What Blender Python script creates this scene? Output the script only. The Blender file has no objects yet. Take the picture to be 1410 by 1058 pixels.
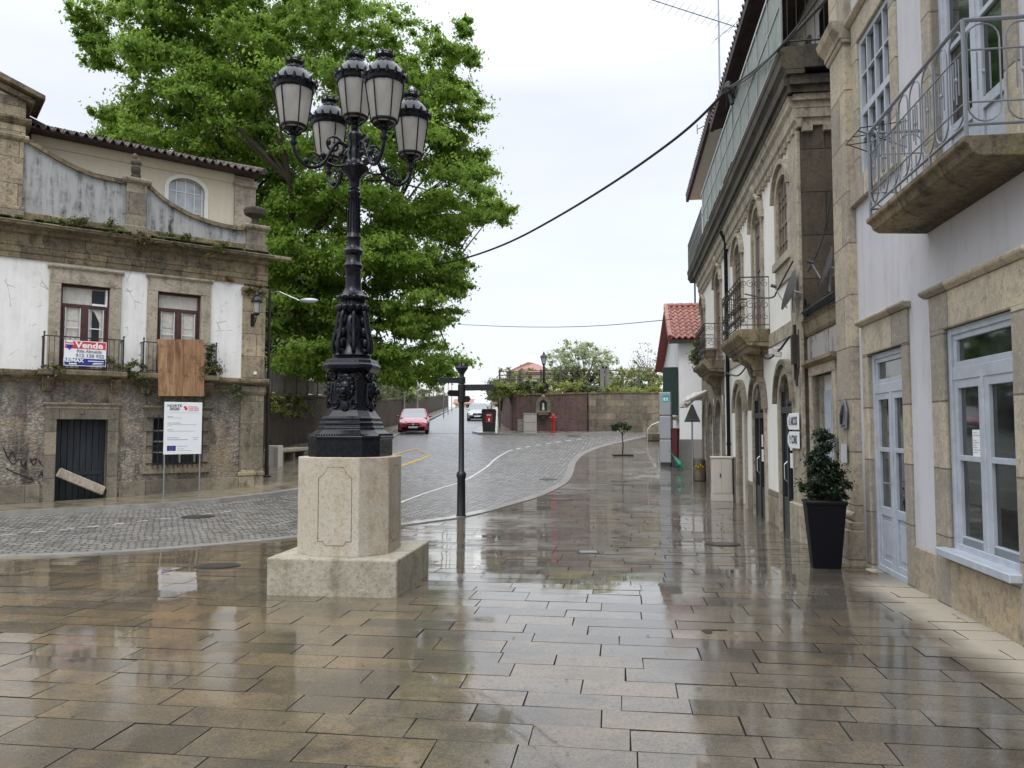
import bpy, math, random
import numpy as np
from mathutils import Vector, Matrix
random.seed(7); rng=np.random.default_rng(7)
R=math.radians; SC=bpy.context.scene; COL=SC.collection
# ------------------------------------------------------------- camera, sky, sun, exposure
F=1080.0; PITCH=math.atan(63/F)
cam=bpy.data.cameras.new('camera'); co=bpy.data.objects.new('camera',cam); COL.objects.link(co)
co.location=(0,0,1.6); co.rotation_euler=(R(90)+PITCH,0,0)
cam.sensor_width=36; cam.lens=F/1410*36; cam.clip_end=3000; cam.clip_start=.05
SC.camera=co
SUN_EL,SUN_AZ=R(55),R(200)
w=bpy.data.worlds.new("World"); SC.world=w; w.use_nodes=True
nt=w.node_tree; nt.nodes.clear()
def WN(t,**k):
    n=nt.nodes.new(t)
    for a,b in k.items(): setattr(n,a,b)
    return n
sky=WN('ShaderNodeTexSky',sky_type='NISHITA',sun_disc=False); sky.sun_elevation=SUN_EL; sky.sun_rotation=SUN_AZ
bg1=WN('ShaderNodeBackground'); bg1.inputs[1].default_value=.05*.5; nt.links.new(sky.outputs[0],bg1.inputs[0])
tc=WN('ShaderNodeTexCoord'); sep=WN('ShaderNodeSeparateXYZ'); nt.links.new(tc.outputs['Generated'],sep.inputs[0])
rmp=WN('ShaderNodeValToRGB'); nt.links.new(sep.outputs[2],rmp.inputs[0])
e=rmp.color_ramp.elements
e[0].position=0.0; e[0].color=(.60,.60,.61,1); e[1].position=.55; e[1].color=(.57,.59,.625,1)
x=rmp.color_ramp.elements.new(.22); x.color=(.565,.575,.60,1)
nz=WN('ShaderNodeTexNoise'); nz.inputs['Scale'].default_value=2.2; nz.inputs['Detail'].default_value=5
mpg=WN('ShaderNodeMapping'); mpg.inputs['Scale'].default_value=(1,1,3); nt.links.new(tc.outputs['Generated'],mpg.inputs[0]); nt.links.new(mpg.outputs[0],nz.inputs['Vector'])
r2=WN('ShaderNodeMapRange'); r2.inputs[1].default_value=.3; r2.inputs[2].default_value=.7; r2.inputs[3].default_value=.90; r2.inputs[4].default_value=1.07
nt.links.new(nz.outputs[0],r2.inputs[0])
# overcast deck: brighter towards the zenith than at the horizon
zr=WN('ShaderNodeMapRange'); zr.inputs[1].default_value=.4; zr.inputs[2].default_value=1.0; zr.inputs[3].default_value=1.0; zr.inputs[4].default_value=3.6
nt.links.new(sep.outputs[2],zr.inputs[0])
mu=WN('ShaderNodeMath',operation='MULTIPLY'); nt.links.new(r2.outputs[0],mu.inputs[0]); nt.links.new(zr.outputs[0],mu.inputs[1])
bg2=WN('ShaderNodeBackground'); nt.links.new(rmp.outputs[0],bg2.inputs[0]); nt.links.new(mu.outputs[0],bg2.inputs[1])
ad=WN('ShaderNodeAddShader'); nt.links.new(bg1.outputs[0],ad.inputs[0]); nt.links.new(bg2.outputs[0],ad.inputs[1])
wo=WN('ShaderNodeOutputWorld'); nt.links.new(ad.outputs[0],wo.inputs[0])
sl=bpy.data.lights.new('sun','SUN'); sl.energy=.9; sl.angle=R(25); sl.color=(1,.96,.9)
so=bpy.data.objects.new('sun',sl); COL.objects.link(so)
so.rotation_euler=(R(90)-SUN_EL,0,R(180)-SUN_AZ+R(0)); so.location=(0,-10,30)
SC.view_settings.view_transform='Standard'; SC.view_settings.look='None'; SC.view_settings.gamma=1; SC.view_settings.exposure=0.55
# ------------------------------------------------------------- terrain height and pixel to ground
PR=[(-300,0),(8.5,0),(10,-.09),(14,-.22),(27.5,-.22),(30,-.02),(32,.12),(36,.5),(42,1.2),(47,1.42),(130,5.3),(150,4.2),(400,3),(3000,0)]
def _p(Y):
    for (a,b),(c,d) in zip(PR,PR[1:]):
        if Y<=c: return b+(d-b)*(Y-a)/(c-a)
    return 0
def prof(Y): return sum(_p(Y+k) for k in (-1.2,-.6,0,.6,1.2))/5
def sm(t): t=max(0,min(1,t)); return t*t*(3-2*t)
def H(x,y):
    sh=8*sm((-x-2)/5)*(1-sm((y-28)/16))*sm((y-14)/4)
    return prof(y+sh)
cP,sP=math.cos(PITCH),math.sin(PITCH)
def ray(x,y):
    a=(x-705)/F; b=(529-y)/F
    return (a,cP-b*sP,sP+b*cP)
def G(px,py,dz=0):
    r=ray(px,py); t=2.0
    while t<300:
        if 1.6+r[2]*t<=H(r[0]*t,r[1]*t)+dz: break
        t*=1.002
    return (r[0]*t,r[1]*t)
def AT(px,py,Y):
    r=ray(px,py); t=Y/r[1]; return (r[0]*t,Y,1.6+r[2]*t)
# ------------------------------------------------------------- objects
class MB:
    def __init__(s): s.v=[]; s.f=[]
    def add(s,vs,fs):
        n=len(s.v); s.v+=[tuple(p) for p in vs]; s.f+=[tuple(i+n for i in f) for f in fs]; return s
    def quad(s,*p): return s.add(p,[tuple(range(len(p)))])
    def box(s,x0,x1,y0,y1,z0,z1):
        x0,x1=min(x0,x1),max(x0,x1); y0,y1=min(y0,y1),max(y0,y1); z0,z1=min(z0,z1),max(z0,z1)
        return s.add([(x0,y0,z0),(x1,y0,z0),(x1,y1,z0),(x0,y1,z0),(x0,y0,z1),(x1,y0,z1),(x1,y1,z1),(x0,y1,z1)],
            [(0,3,2,1),(4,5,6,7),(0,1,5,4),(1,2,6,5),(2,3,7,6),(3,0,4,7)])
    def prism(s,pts,y0,y1,ax='y'):
        """pts (a,b) polygon extruded; ax y: a=x,b=z ; ax x: a=y,b=z ; ax z: a=x,b=y"""
        n=len(pts)
        P={'y':lambda a,b,c:(a,c,b),'x':lambda a,b,c:(c,a,b),'z':lambda a,b,c:(a,b,c)}[ax]
        vs=[P(a,b,y0) for a,b in pts]+[P(a,b,y1) for a,b in pts]
        fs=[tuple(range(n)),tuple(range(2*n-1,n-1,-1))]+[(i,i+n,(i+1)%n+n,(i+1)%n) for i in range(n)]
        return s.add(vs,fs)
    def tube(s,P,r,n=8,cap=True,closed=False):
        P=[Vector(p) for p in P]; m=len(P)
        if not hasattr(r,'__len__'): r=[r]*m
        up=None; rings=[]
        for i in range(m):
            if closed: d=P[(i+1)%m]-P[i-1]
            else: d=P[min(i+1,m-1)]-P[max(i-1,0)]
            if d.length<1e-9: d=Vector((0,0,1))
            d.normalize()
            if up is None:
                up=Vector((0,0,1)) if abs(d.z)<.9 else Vector((1,0,0))
            a=d.cross(up); a.normalize(); b=a.cross(d); up=b
            rings.append([tuple(P[i]+a*(r[i]*math.cos(k*math.tau/n))+b*(r[i]*math.sin(k*math.tau/n))) for k in range(n)])
        vs=[p for g in rings for p in g]; fs=[]
        for i in range(m if closed else m-1):
            j=(i+1)%m
            for k in range(n):
                l=(k+1)%n; fs.append((i*n+k,i*n+l,j*n+l,j*n+k))
        if cap and not closed: fs+=[tuple(range(n-1,-1,-1)),tuple(range((m-1)*n,m*n))]
        return s.add(vs,fs)
    def lathe(s,prof,c=(0,0,0),n=16,rot=0,shape=None,sx=1,sy=1):
        """prof [(r,z)...]; shape(angle)->radius factor"""
        vs=[];m=len(prof)
        for r,z in prof:
            for k in range(n):
                a=rot+k*math.tau/n; q=r*(shape(k) if shape else 1)
                vs.append((c[0]+q*sx*math.cos(a),c[1]+q*sy*math.sin(a),c[2]+z))
        fs=[(i*n+k,i*n+(k+1)%n,(i+1)*n+(k+1)%n,(i+1)*n+k) for i in range(m-1) for k in range(n)]
        fs+=[tuple(range(n-1,-1,-1)),tuple(range((m-1)*n,m*n))]
        return s.add(vs,fs)
    def ell(s,c,r,n=10,m=7):
        pr=[(max(1e-4,math.sin(math.pi*i/m)),-math.cos(math.pi*i/m)*r[2]) for i in range(m+1)]
        return s.lathe(pr,c,n,sx=r[0],sy=r[1])
    def ring(s,pts_in,pts_out,y0,y1):
        """closed or open band between two (x,z) paths of equal length, from y0 (back) to y1 (front)"""
        n=len(pts_in)
        for i in range(n-1):
            a,b,c,d=pts_in[i],pts_in[i+1],pts_out[i+1],pts_out[i]
            s.quad((a[0],y1,a[1]),(b[0],y1,b[1]),(c[0],y1,c[1]),(d[0],y1,d[1]))
            s.quad((a[0],y0,a[1]),(b[0],y0,b[1]),(b[0],y1,b[1]),(a[0],y1,a[1]))
            s.quad((d[0],y0,d[1]),(c[0],y0,c[1]),(c[0],y1,c[1]),(d[0],y1,d[1]))
        for i in (0,n-1):
            a,d=pts_in[i],pts_out[i]
            s.quad((a[0],y0,a[1]),(d[0],y0,d[1]),(d[0],y1,d[1]),(a[0],y1,a[1]))
        return s
    def build(s,name,m,parent=None,bevel=0,smooth=None,label=None,seg=1):
        off=OFF.get(parent.name,Vector()) if parent else Vector()
        me=bpy.data.meshes.new(name); me.from_pydata([tuple(Vector(p)-off) for p in s.v],[],s.f); me.validate(); me.update()
        o=bpy.data.objects.new(name,me); COL.objects.link(o)
        if isinstance(m,str): m=M(m)
        me.materials.append(m)
        if parent: o.parent=parent; OFF[o.name]=off
        fixn(me)
        if smooth is not None:
            for p in me.polygons: p.use_smooth=True
            me.set_sharp_from_angle(angle=R(smooth))
        if bevel:
            b=o.modifiers.new('bevel','BEVEL'); b.width=bevel; b.segments=seg; b.limit_method='ANGLE'; b.angle_limit=R(40)
        if label: o['label']=label
        return o
import bmesh
def fixn(me):
    if len(me.polygons)>60000: return
    bm=bmesh.new(); bm.from_mesh(me); bmesh.ops.recalc_face_normals(bm,faces=bm.faces); bm.to_mesh(me); bm.free()
OFF={}
def thing(name,label,cat,base=(0,0,0),frame=((0,0,0),0),group=None):
    """frame = (world origin, rotation about z) of the local coordinates the parts use; base = the thing's base in them"""
    o=bpy.data.objects.new(name,None); COL.objects.link(o)
    (ox,oy,oz),rz=frame; b=Vector(base)
    o.location=Vector((ox,oy,oz))+Matrix.Rotation(rz,3,'Z')@b; o.rotation_euler=(0,0,rz)
    o.empty_display_size=.3; o['label']=label; o['category']=cat
    if group: o['group']=group
    OFF[o.name]=b; return o
def solo(mb,name,m,label,cat,base=(0,0,0),frame=((0,0,0),0),group=None,kind=None,**k):
    (ox,oy,oz),rz=frame; b=Vector(base)
    mb.v=[tuple(Vector(p)-b) for p in mb.v]
    o=mb.build(name,m,None,**k); o.location=Vector((ox,oy,oz))+Matrix.Rotation(rz,3,'Z')@b; o.rotation_euler=(0,0,rz)
    OFF[o.name]=b
    o['label']=label; o['category']=cat
    if group: o['group']=group
    if kind: o['kind']=kind
    return o
def struct(mb,name,m,**k):
    o=mb.build(name,m,None,**k); o['kind']='structure'; return o
def dup(root,loc,rz,label,group=None):
    r=root.copy(); COL.objects.link(r); r.location=loc; r.rotation_euler=(0,0,rz); r['label']=label
    if group: r['group']=group
    for ch in list(root.children):
        c=ch.copy(); COL.objects.link(c); c.parent=r
        for g in list(ch.children):
            d=g.copy(); COL.objects.link(d); d.parent=c
    return r
def text(s,size,name,m,parent,pos,rx='facade',ext=.002,align='CENTER',sx=1.0,bold=0,mat3=None):
    """lettering as a mesh part; facade: reads towards -x, faces +y.  front: reads towards +x, faces -y"""
    cu=bpy.data.curves.new(name,'FONT'); cu.body=s; cu.size=size; cu.extrude=ext; cu.align_x=align; cu.align_y='CENTER'; cu.resolution_u=3; cu.offset=bold
    t=bpy.data.objects.new('tmp',cu); COL.objects.link(t); dg=bpy.context.evaluated_depsgraph_get()
    me=bpy.data.meshes.new_from_object(t.evaluated_get(dg)); bpy.data.objects.remove(t)
    q={'facade':Matrix(((-1,0,0),(0,0,1),(0,1,0))),'front':Matrix(((1,0,0),(0,0,-1),(0,1,0)))}[rx] if mat3 is None else mat3
    off=OFF.get(parent.name,Vector())
    T=Matrix.Translation(Vector(pos)-off)@q.to_4x4()@Matrix.Diagonal((sx,1,1,1))
    me.transform(T); me.materials.clear(); me.materials.append(M(m) if isinstance(m,str) else m)
    o=bpy.data.objects.new(name,me); COL.objects.link(o); o.parent=parent; OFF[o.name]=off
    return o
# ------------------------------------------------------------- materials
class NG:
    def __init__(s,name):
        s.m=bpy.data.materials.new(name); s.m.use_nodes=True; s.t=s.m.node_tree; s.t.nodes.clear()
        s.out=s.n('ShaderNodeOutputMaterial'); s.b=s.n('ShaderNodeBsdfPrincipled'); s.l(s.b.outputs[0],s.out.inputs[0])
        s.tc=s.n('ShaderNodeTexCoord').outputs['Object']
    def n(s,t,**k):
        n=s.t.nodes.new(t)
        for a,b in k.items(): setattr(n,a,b)
        return n
    def l(s,a,b): s.t.links.new(a,b)
    def put(s,sock,v):
        if v is None: return
        if hasattr(v,'links') or isinstance(v,bpy.types.NodeSocket): s.l(v,sock)
        elif isinstance(v,(tuple,list)) and len(v)==3 and sock.type=='RGBA': sock.default_value=(*v,1)
        else: sock.default_value=v
    def mp(s,sc=(1,1,1),rot=(0,0,0),v=None,loc=(0,0,0)):
        n=s.n('ShaderNodeMapping'); s.l(v or s.tc,n.inputs[0]); n.inputs['Scale'].default_value=sc; n.inputs['Rotation'].default_value=rot; n.inputs['Location'].default_value=loc
        return n.outputs[0]
    def noise(s,scale,det=4,v=None,rough=.6,dist=0):
        n=s.n('ShaderNodeTexNoise'); s.l(v or s.tc,n.inputs['Vector']); n.inputs['Scale'].default_value=scale; n.inputs['Detail'].default_value=det; n.inputs['Roughness'].default_value=rough; n.inputs['Distortion'].default_value=dist
        return n.outputs[0]
    def vor(s,scale,v=None,feature='F1',out=0,rand=1):
        n=s.n('ShaderNodeTexVoronoi',feature=feature); s.l(v or s.tc,n.inputs['Vector']); n.inputs['Scale'].default_value=scale; n.inputs['Randomness'].default_value=rand
        return n.outputs[out]
    def rng(s,x,a,b,c=0,d=1):
        n=s.n('ShaderNodeMapRange'); s.put(n.inputs[0],x)
        for i,q in enumerate((a,b,c,d)): n.inputs[i+1].default_value=q
        return n.outputs[0]
    def ma(s,op,a,b=0,c=None):
        n=s.n('ShaderNodeMath',operation=op); s.put(n.inputs[0],a); s.put(n.inputs[1],b)
        if c is not None: s.put(n.inputs[2],c)
        return n.outputs[0]
    def mix(s,f,a,b,mode='MIX'):
        n=s.n('ShaderNodeMix',data_type='RGBA',blend_type=mode); s.put(n.inputs[0],f); s.put(n.inputs[6],a); s.put(n.inputs[7],b); return n.outputs[2]
    def ramp(s,x,st):
        n=s.n('ShaderNodeValToRGB'); s.put(n.inputs[0],x); cr=n.color_ramp
        while len(cr.elements)<len(st): cr.elements.new(.5)
        for e,(p,c) in zip(cr.elements,st): e.position=p; e.color=(*c,1) if len(c)==3 else c
        return n.outputs[0]
    def bump(s,h,st=.3,d=.01,nrm=None):
        n=s.n('ShaderNodeBump'); n.inputs['Strength'].default_value=st; n.inputs['Distance'].default_value=d; s.put(n.inputs['Height'],h)
        if nrm is not None: s.l(nrm,n.inputs['Normal'])
        return n.outputs[0]
    def island(s): return s.n('ShaderNodeNewGeometry').outputs['Random Per Island']
    def sep(s,v=None):
        n=s.n('ShaderNodeSeparateXYZ'); s.l(v or s.tc,n.inputs[0]); return n.outputs
    def set(s,**k):
        for a,b in k.items(): s.put(s.b.inputs[a.replace('_',' ')],b)
        return s.m
_M={}
def reg(name):
    def d(f): _M[name]=f; return f
    return d
_C={}
def M(name):
    if name not in _C:
        f=_M[name]; _C[name]=f(name) if callable(f) else simple(name,*f)
    return _C[name]
def simple(name,col,rough=.5,metal=0,var=.12,scale=6,bump=.0,coat=0):
    g=NG(name); a=g.noise(scale,5)
    c=g.mix(g.rng(a,.3,.7),tuple(k*(1-var) for k in col),tuple(min(1,k*(1+var)) for k in col))
    f=g.noise(scale*9,3); c=g.mix(g.rng(f,.35,.7,0,var*1.3),c,tuple(k*.55 for k in col))
    g.set(Base_Color=c,Roughness=g.rng(f,.2,.8,max(.02,rough-.12),min(1,rough+.12)),Metallic=metal)
    if bump: g.set(Normal=g.bump(f,bump,.01))
    if coat: g.set(Coat_Weight=coat,Coat_Roughness=.08)
    return g.m
def stone(name,cols,joints=None,stain=.5,streak=.5,bump=.5,rough=.8,moss=0,scale=1.0,speck=.25):
    """cols: main, second, dark"""
    g=NG(name); a=g.noise(1.1*scale,6,rough=.65); b=g.noise(5*scale,6,rough=.7); f=g.noise(60,3)
    c=g.mix(g.rng(a,.38,.62),cols[0],cols[1])
    if joints:
        P=g.sep(); cx=g.n('ShaderNodeCombineXYZ'); g.l(g.ma('ADD',P[0],P[1]),cx.inputs[0]); g.l(P[2],cx.inputs[1])
        br=g.n('ShaderNodeTexBrick'); g.l(cx.outputs[0],br.inputs['Vector']); br.inputs['Scale'].default_value=1
        br.inputs['Brick Width'].default_value=joints[0]; br.inputs['Row Height'].default_value=joints[1]; br.inputs['Mortar Size'].default_value=.011; br.inputs['Mortar Smooth'].default_value=.5
        br.inputs['Color1'].default_value=(.62,.60,.58,1); br.inputs['Color2'].default_value=(1.2,1.13,1.0,1); br.inputs['Mortar'].default_value=(.35,.33,.3,1)
        c=g.mix(1,c,br.outputs['Color'],'MULTIPLY')
    c=g.mix(g.rng(b,.5,.72,0,stain),c,cols[2])
    if streak:
        s_=g.noise(3.2,5,g.mp((1,1,.12)),rough=.7); c=g.mix(g.ma('MULTIPLY',g.rng(s_,.5,.68,0,streak),g.rng(b,.3,.6)),c,cols[2])
    if moss:
        mo=g.noise(2.6,6,rough=.75); c=g.mix(g.rng(mo,.54,.66,0,moss),c,(.09,.10,.035))
    c=g.mix(g.rng(f,.5,.75,0,speck),c,tuple(k*.4 for k in cols[0])); c=g.mix(g.rng(g.noise(75,2),.6,.8,0,speck*.8),c,tuple(min(1,k*1.5) for k in cols[0]))
    h=g.ma('ADD',g.ma('MULTIPLY',b,.6),g.ma('MULTIPLY',f,.25))
    if joints: h=g.ma('SUBTRACT',h,g.ma('MULTIPLY',br.outputs['Fac'],.5))
    m3=g.noise(19,5,rough=.8); c=g.mix(g.rng(m3,.52,.66,0,.45+stain*.3),c,cols[2]); c=g.mix(g.rng(m3,.46,.34,0,.3),c,tuple(min(1,k*1.35) for k in cols[0]))
    return g.set(Base_Color=c,Roughness=rough,Specular_IOR_Level=.25,Normal=g.bump(h,bump,.02))
_M['stone']=lambda n:stone(n,((.42,.36,.265),(.28,.245,.19),(.075,.066,.052)),(1.05,.62),.85,.9,.7,moss=.3)
_M['stone_dark']=lambda n:stone(n,((.27,.22,.15),(.17,.145,.105),(.03,.028,.022)),(.9,.5),.95,1.0,.8,moss=.65)
_M['stone_plain']=lambda n:stone(n,((.44,.385,.30),(.33,.29,.225),(.10,.09,.073)),None,.75,.8,.6,moss=.12)
_M['stone_warm']=lambda n:stone(n,((.47,.42,.34),(.38,.355,.305),(.15,.135,.115)),(1.1,.66),.65,.6,.7,speck=.5)
_M['stone_warm_plain']=lambda n:stone(n,((.48,.435,.36),(.42,.395,.34),(.19,.17,.14)),(1.5,.62),.55,.6,.8,speck=.6)
_M['stone_grey']=lambda n:stone(n,((.30,.27,.22),(.21,.19,.155),(.07,.065,.055)),(1.3,.55),.7,.8,.6)
_M['stone_black']=lambda n:stone(n,((.10,.09,.075),(.06,.055,.05),(.02,.02,.018)),(1.4,.6),.7,.9,.5,moss=.5)
_M['granite_light']=lambda n:stone(n,((.44,.40,.32),(.47,.44,.385),(.30,.20,.10)),None,.35,.6,.4,rough=.7,speck=.6,scale=.7)
_M['granite_plinth']=lambda n:stone(n,((.40,.37,.29),(.34,.31,.25),(.14,.13,.08)),None,.5,.8,.6,rough=.7,moss=.28,speck=.8)
_M['granite_pier']=lambda n:stone(n,((.44,.35,.23),(.35,.30,.235),(.14,.115,.09)),None,.7,.5,1.0,speck=.7)
@reg('render_rubble')
def _(n):
    g=NG(n); v=g.vor(15,g.mp((1,1,1.3))); v2=g.vor(34); b=g.noise(7,7,rough=.8); a=g.noise(.9,5); s_=g.noise(2.6,5,g.mp((1,1,.14)),rough=.7)
    c=g.mix(g.rng(b,.38,.62),(.50,.45,.37),(.20,.175,.14)); c=g.mix(g.rng(v,.2,.65,0,.55),c,(.07,.06,.05)); c=g.mix(g.rng(v2,.05,.3,.45,0),c,(.5,.47,.42))
    c=g.mix(g.rng(a,.47,.6,0,.7),c,(.09,.08,.065)); c=g.mix(g.rng(s_,.52,.62,0,.8),c,(.05,.045,.038)); c=g.mix(g.rng(g.noise(.7,5),.52,.62,0,.5),c,(.40,.31,.20))
    return g.set(Base_Color=c,Roughness=.9,Normal=g.bump(g.ma('ADD',g.ma('MULTIPLY',v,-.6),b),1.0,.035))
_M['wall_purple']=lambda n:stone(n,((.17,.10,.09),(.11,.08,.07),(.035,.028,.025)),None,.8,1.0,.5,scale=.9)
_M['wall_old']=lambda n:stone(n,((.30,.26,.20),(.19,.17,.14),(.06,.055,.05)),(.8,.4),.8,.8,.9)
_M['wall_brown']=lambda n:stone(n,((.085,.06,.045),(.055,.042,.034),(.02,.017,.014)),None,.7,1.0,.5,moss=.4,scale=.8)
def plaster(name,col,dirt,amt,bump=.25,cracks=0,low=None):
    g=NG(name); g.b.inputs['Specular IOR Level'].default_value=.25; a=g.noise(.9,6); b=g.noise(4,7,rough=.75); s_=g.noise(5,5,g.mp((1,1,.1)),rough=.7)
    c=g.mix(g.rng(a,.3,.7),col,tuple(k*.88 for k in col))
    c=g.mix(g.ma('MULTIPLY',g.rng(s_,.45,.7,0,1),g.rng(b,.35,.65,0,amt)),c,dirt)
    c=g.mix(g.rng(b,.62,.75,0,amt*.8),c,dirt)
    if cracks:
        v=g.vor(2.3,g.mp(v=None),'DISTANCE_TO_EDGE'); q=g.noise(1.7,4)
        c=g.mix(g.ma('MULTIPLY',g.rng(v,.0,.02,1,0),g.rng(q,.52,.6,0,cracks)),c,(.14,.12,.10))
        fl=g.noise(3.1,6,rough=.8,dist=.6); c=g.mix(g.rng(fl,.66,.69,0,cracks),c,(.27,.22,.17))
    return g.set(Base_Color=c,Roughness=.85,Normal=g.bump(g.ma('ADD',b,g.ma('MULTIPLY',g.noise(90,2),.3)),bump,.008))
_M['plaster_white']=lambda n:plaster(n,(.82,.81,.78),(.33,.31,.27),.45,.3,cracks=.8)
_M['plaster_clean']=lambda n:plaster(n,(.80,.78,.72),(.42,.40,.35),.3)
_M['plaster_house']=lambda n:plaster(n,(.80,.80,.80),(.45,.45,.43),.2)
_M['plaster_lilac']=lambda n:plaster(n,(.56,.55,.575),(.33,.315,.305),.7,.35)
_M['plaster_cream']=lambda n:plaster(n,(.68,.61,.48),(.44,.36,.26),.4)
_M['plaster_parapet']=lambda n:plaster(n,(.37,.37,.365),(.05,.05,.048),1.6,.6)
_M['plaster_grey']=lambda n:plaster(n,(.30,.29,.27),(.15,.14,.13),.5)
_M['plaster_stained']=lambda n:plaster(n,(.34,.32,.30),(.035,.032,.035),2.0)
_M['paint_blue']=((.41,.445,.495),.4,0,.13,7)
_M['paint_white']=((.75,.75,.75),.4,0,.08,4)
_M['paint_shutter']=((.58,.56,.50),.55,0,.18,9)
_M['paint_maroon']=((.065,.024,.02),.55,0,.4,8)
_M['paint_brown']=((.17,.12,.085),.55,0,.25,8)
_M['paint_green']=((.012,.035,.028),.4,0,.2,6)
_M['door_black']=((.012,.014,.016),.35,0,.2,6)
_M['iron_black']=((.006,.0065,.009),.45,0,.2,12,.2)

def simple0(n,c,r):
    m=simple(n,c,r,0,.1,5); m.node_tree.nodes['Principled BSDF'].inputs['Specular IOR Level'].default_value=.18; return m
_M['iron_rust']=((.035,.028,.024),.6,.2,.4,14,.3)
_M['metal_grey']=((.35,.36,.38),.35,.8,.1,5)
_M['metal_silver']=((.34,.35,.37),.45,.3,.03,4)
_M['metal_pale']=((.52,.53,.55),.4,.2,.1,5)
_M['plastic_dark']=lambda n:simple0(n,(.003,.003,.006),.55)
_M['plastic_bin']=((.02,.022,.022),.45,0,.2,5)
_M['cable']=((.015,.015,.015),.6,0,.1,5)
_M['red_paint']=((.36,.015,.02),.35,0,.1,5)
_M['maroon_box']=((.07,.005,.008),.4,0,.1,5)
_M['sign_white']=((.78,.79,.80),.4,0,.03,3)
_M['sign_blue']=((.02,.03,.22),.4,0,.05,3)
_M['sign_red']=((.60,.03,.06),.4,0,.05,3)
_M['sign_grey']=((.25,.26,.28),.5,0,.05,3)
_M['sign_dark']=((.03,.035,.05),.5,0,.05,3)
_M['teal']=((.02,.35,.36),.4,0,.05,3)
_M['green_mesh']=((.01,.20,.11),.6,0,.1,5)
_M['yellow']=((.65,.42,.02),.6,0,.2,5)
_M['line_yellow']=((.50,.33,.05),.5,0,.3,4)
_M['line_white']=((.50,.50,.49),.45,0,.35,3)
_M['cloth_white']=((.55,.53,.50),.8,0,.2,8)
_M['soil']=((.03,.022,.015),.9,0,.3,10,.5)
_M['bark']=lambda n:stone(n,((.055,.042,.03),(.035,.03,.022),(.012,.01,.008)),None,.7,.8,1,scale=2)
_M['bark_pale']=lambda n:stone(n,((.13,.11,.085),(.09,.08,.06),(.03,.025,.02)),None,.7,.8,1,scale=2)
_M['wood_post']=lambda n:stone(n,((.16,.145,.12),(.12,.11,.09),(.04,.035,.03)),None,.7,.8,.6,scale=2)
_M['concrete_panel']=lambda n:stone(n,((.27,.25,.22),(.20,.19,.17),(.07,.065,.06)),None,.6,1.0,.5)
_M['tyre']=((.012,.012,.012),.7,0,.1,8)
_M['chrome']=((.55,.56,.58),.15,1,.03,5)
_M['lens']=((.55,.56,.58),.08,.2,.05,9,0,1)
_M['car_red']=((.40,.010,.04),.3,.2,.03,3,0,1)
_M['car_dark']=((.035,.04,.045),.3,.3,.03,3,0,1)
_M['car_silver']=((.28,.29,.30),.3,.5,.03,3,0,1)
_M['van_white']=((.66,.68,.70),.3,0,.03,3,0,1)
@reg('iron_lamp')
def _(n):
    g=NG(n); f=g.noise(25,4); c=g.mix(g.rng(f,.4,.7),(.003,.0035,.006),(.008,.009,.016))
    return g.set(Base_Color=c,Roughness=g.rng(f,.3,.7,.16,.38),Specular_IOR_Level=.2,Coat_Weight=.14,Coat_Roughness=.15,Normal=g.bump(g.noise(60,3),.15,.004))
@reg('glass')
def _(n):
    g=NG(n); a=g.noise(1.6,3); c=g.mix(g.rng(a,.42,.6),(.006,.009,.009),(.035,.045,.042))
    return g.set(Base_Color=c,Roughness=.04,Specular_IOR_Level=.8,Normal=g.bump(g.noise(2.2,2),.04,.02))
@reg('glass_curtain')
def _(n):
    g=NG(n); P=g.sep(); s_=g.noise(7,3,g.mp((1,1,.05))); c=g.mix(g.rng(s_,.35,.65),(.11,.12,.13),(.30,.32,.34))
    return g.set(Base_Color=c,Roughness=.06,Specular_IOR_Level=.8)
@reg('glass_sky')
def _(n):
    g=NG(n); a=g.noise(3,3); c=g.mix(g.rng(a,.4,.6),(.30,.33,.36),(.46,.49,.52))
    return g.set(Base_Color=c,Roughness=.08,Specular_IOR_Level=.8)
@reg('car_glass')
def _(n):
    g=NG(n); return g.set(Base_Color=(.03,.045,.05),Roughness=.03,Specular_IOR_Level=1.0,Coat_Weight=1.0)
@reg('lamp_glass')
def _(n):
    g=NG(n); a=g.noise(6,4,g.mp((1,1,.4))); c=g.mix(g.rng(a,.35,.65),(.60,.58,.55),(.82,.80,.76))
    t=g.n('ShaderNodeBsdfTransparent'); t.inputs[0].default_value=(.9,.9,.88,1); mx=g.n('ShaderNodeMixShader'); mx.inputs[0].default_value=.80
    g.set(Base_Color=c,Roughness=.12,Transmission_Weight=0,Coat_Weight=.5)
    tr=g.n('ShaderNodeBsdfTranslucent'); g.put(tr.inputs[0],c); m2=g.n('ShaderNodeMixShader'); m2.inputs[0].default_value=.5; g.l(g.b.outputs[0],m2.inputs[1]); g.l(tr.outputs[0],m2.inputs[2])
    g.l(t.outputs[0],mx.inputs[1]); g.l(m2.outputs[0],mx.inputs[2]); g.l(mx.outputs[0],g.out.inputs[0]); return g.m
@reg('plywood')
def _(n):
    g=NG(n); a=g.noise(3,6,g.mp((3,1,.35)),dist=1.2); b=g.noise(30,4,g.mp((3,1,.15)))
    c=g.ramp(a,[(.3,(.12,.06,.028)),(.5,(.29,.155,.075)),(.7,(.42,.26,.14))]); c=g.mix(g.rng(b,.5,.7,0,.5),c,(.09,.045,.02)); c=g.mix(g.rng(g.noise(2.1,6,rough=.8),.52,.62,0,.6),c,(.09,.055,.03))
    return g.set(Base_Color=c,Roughness=.7,Normal=g.bump(b,.2,.005))
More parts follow.
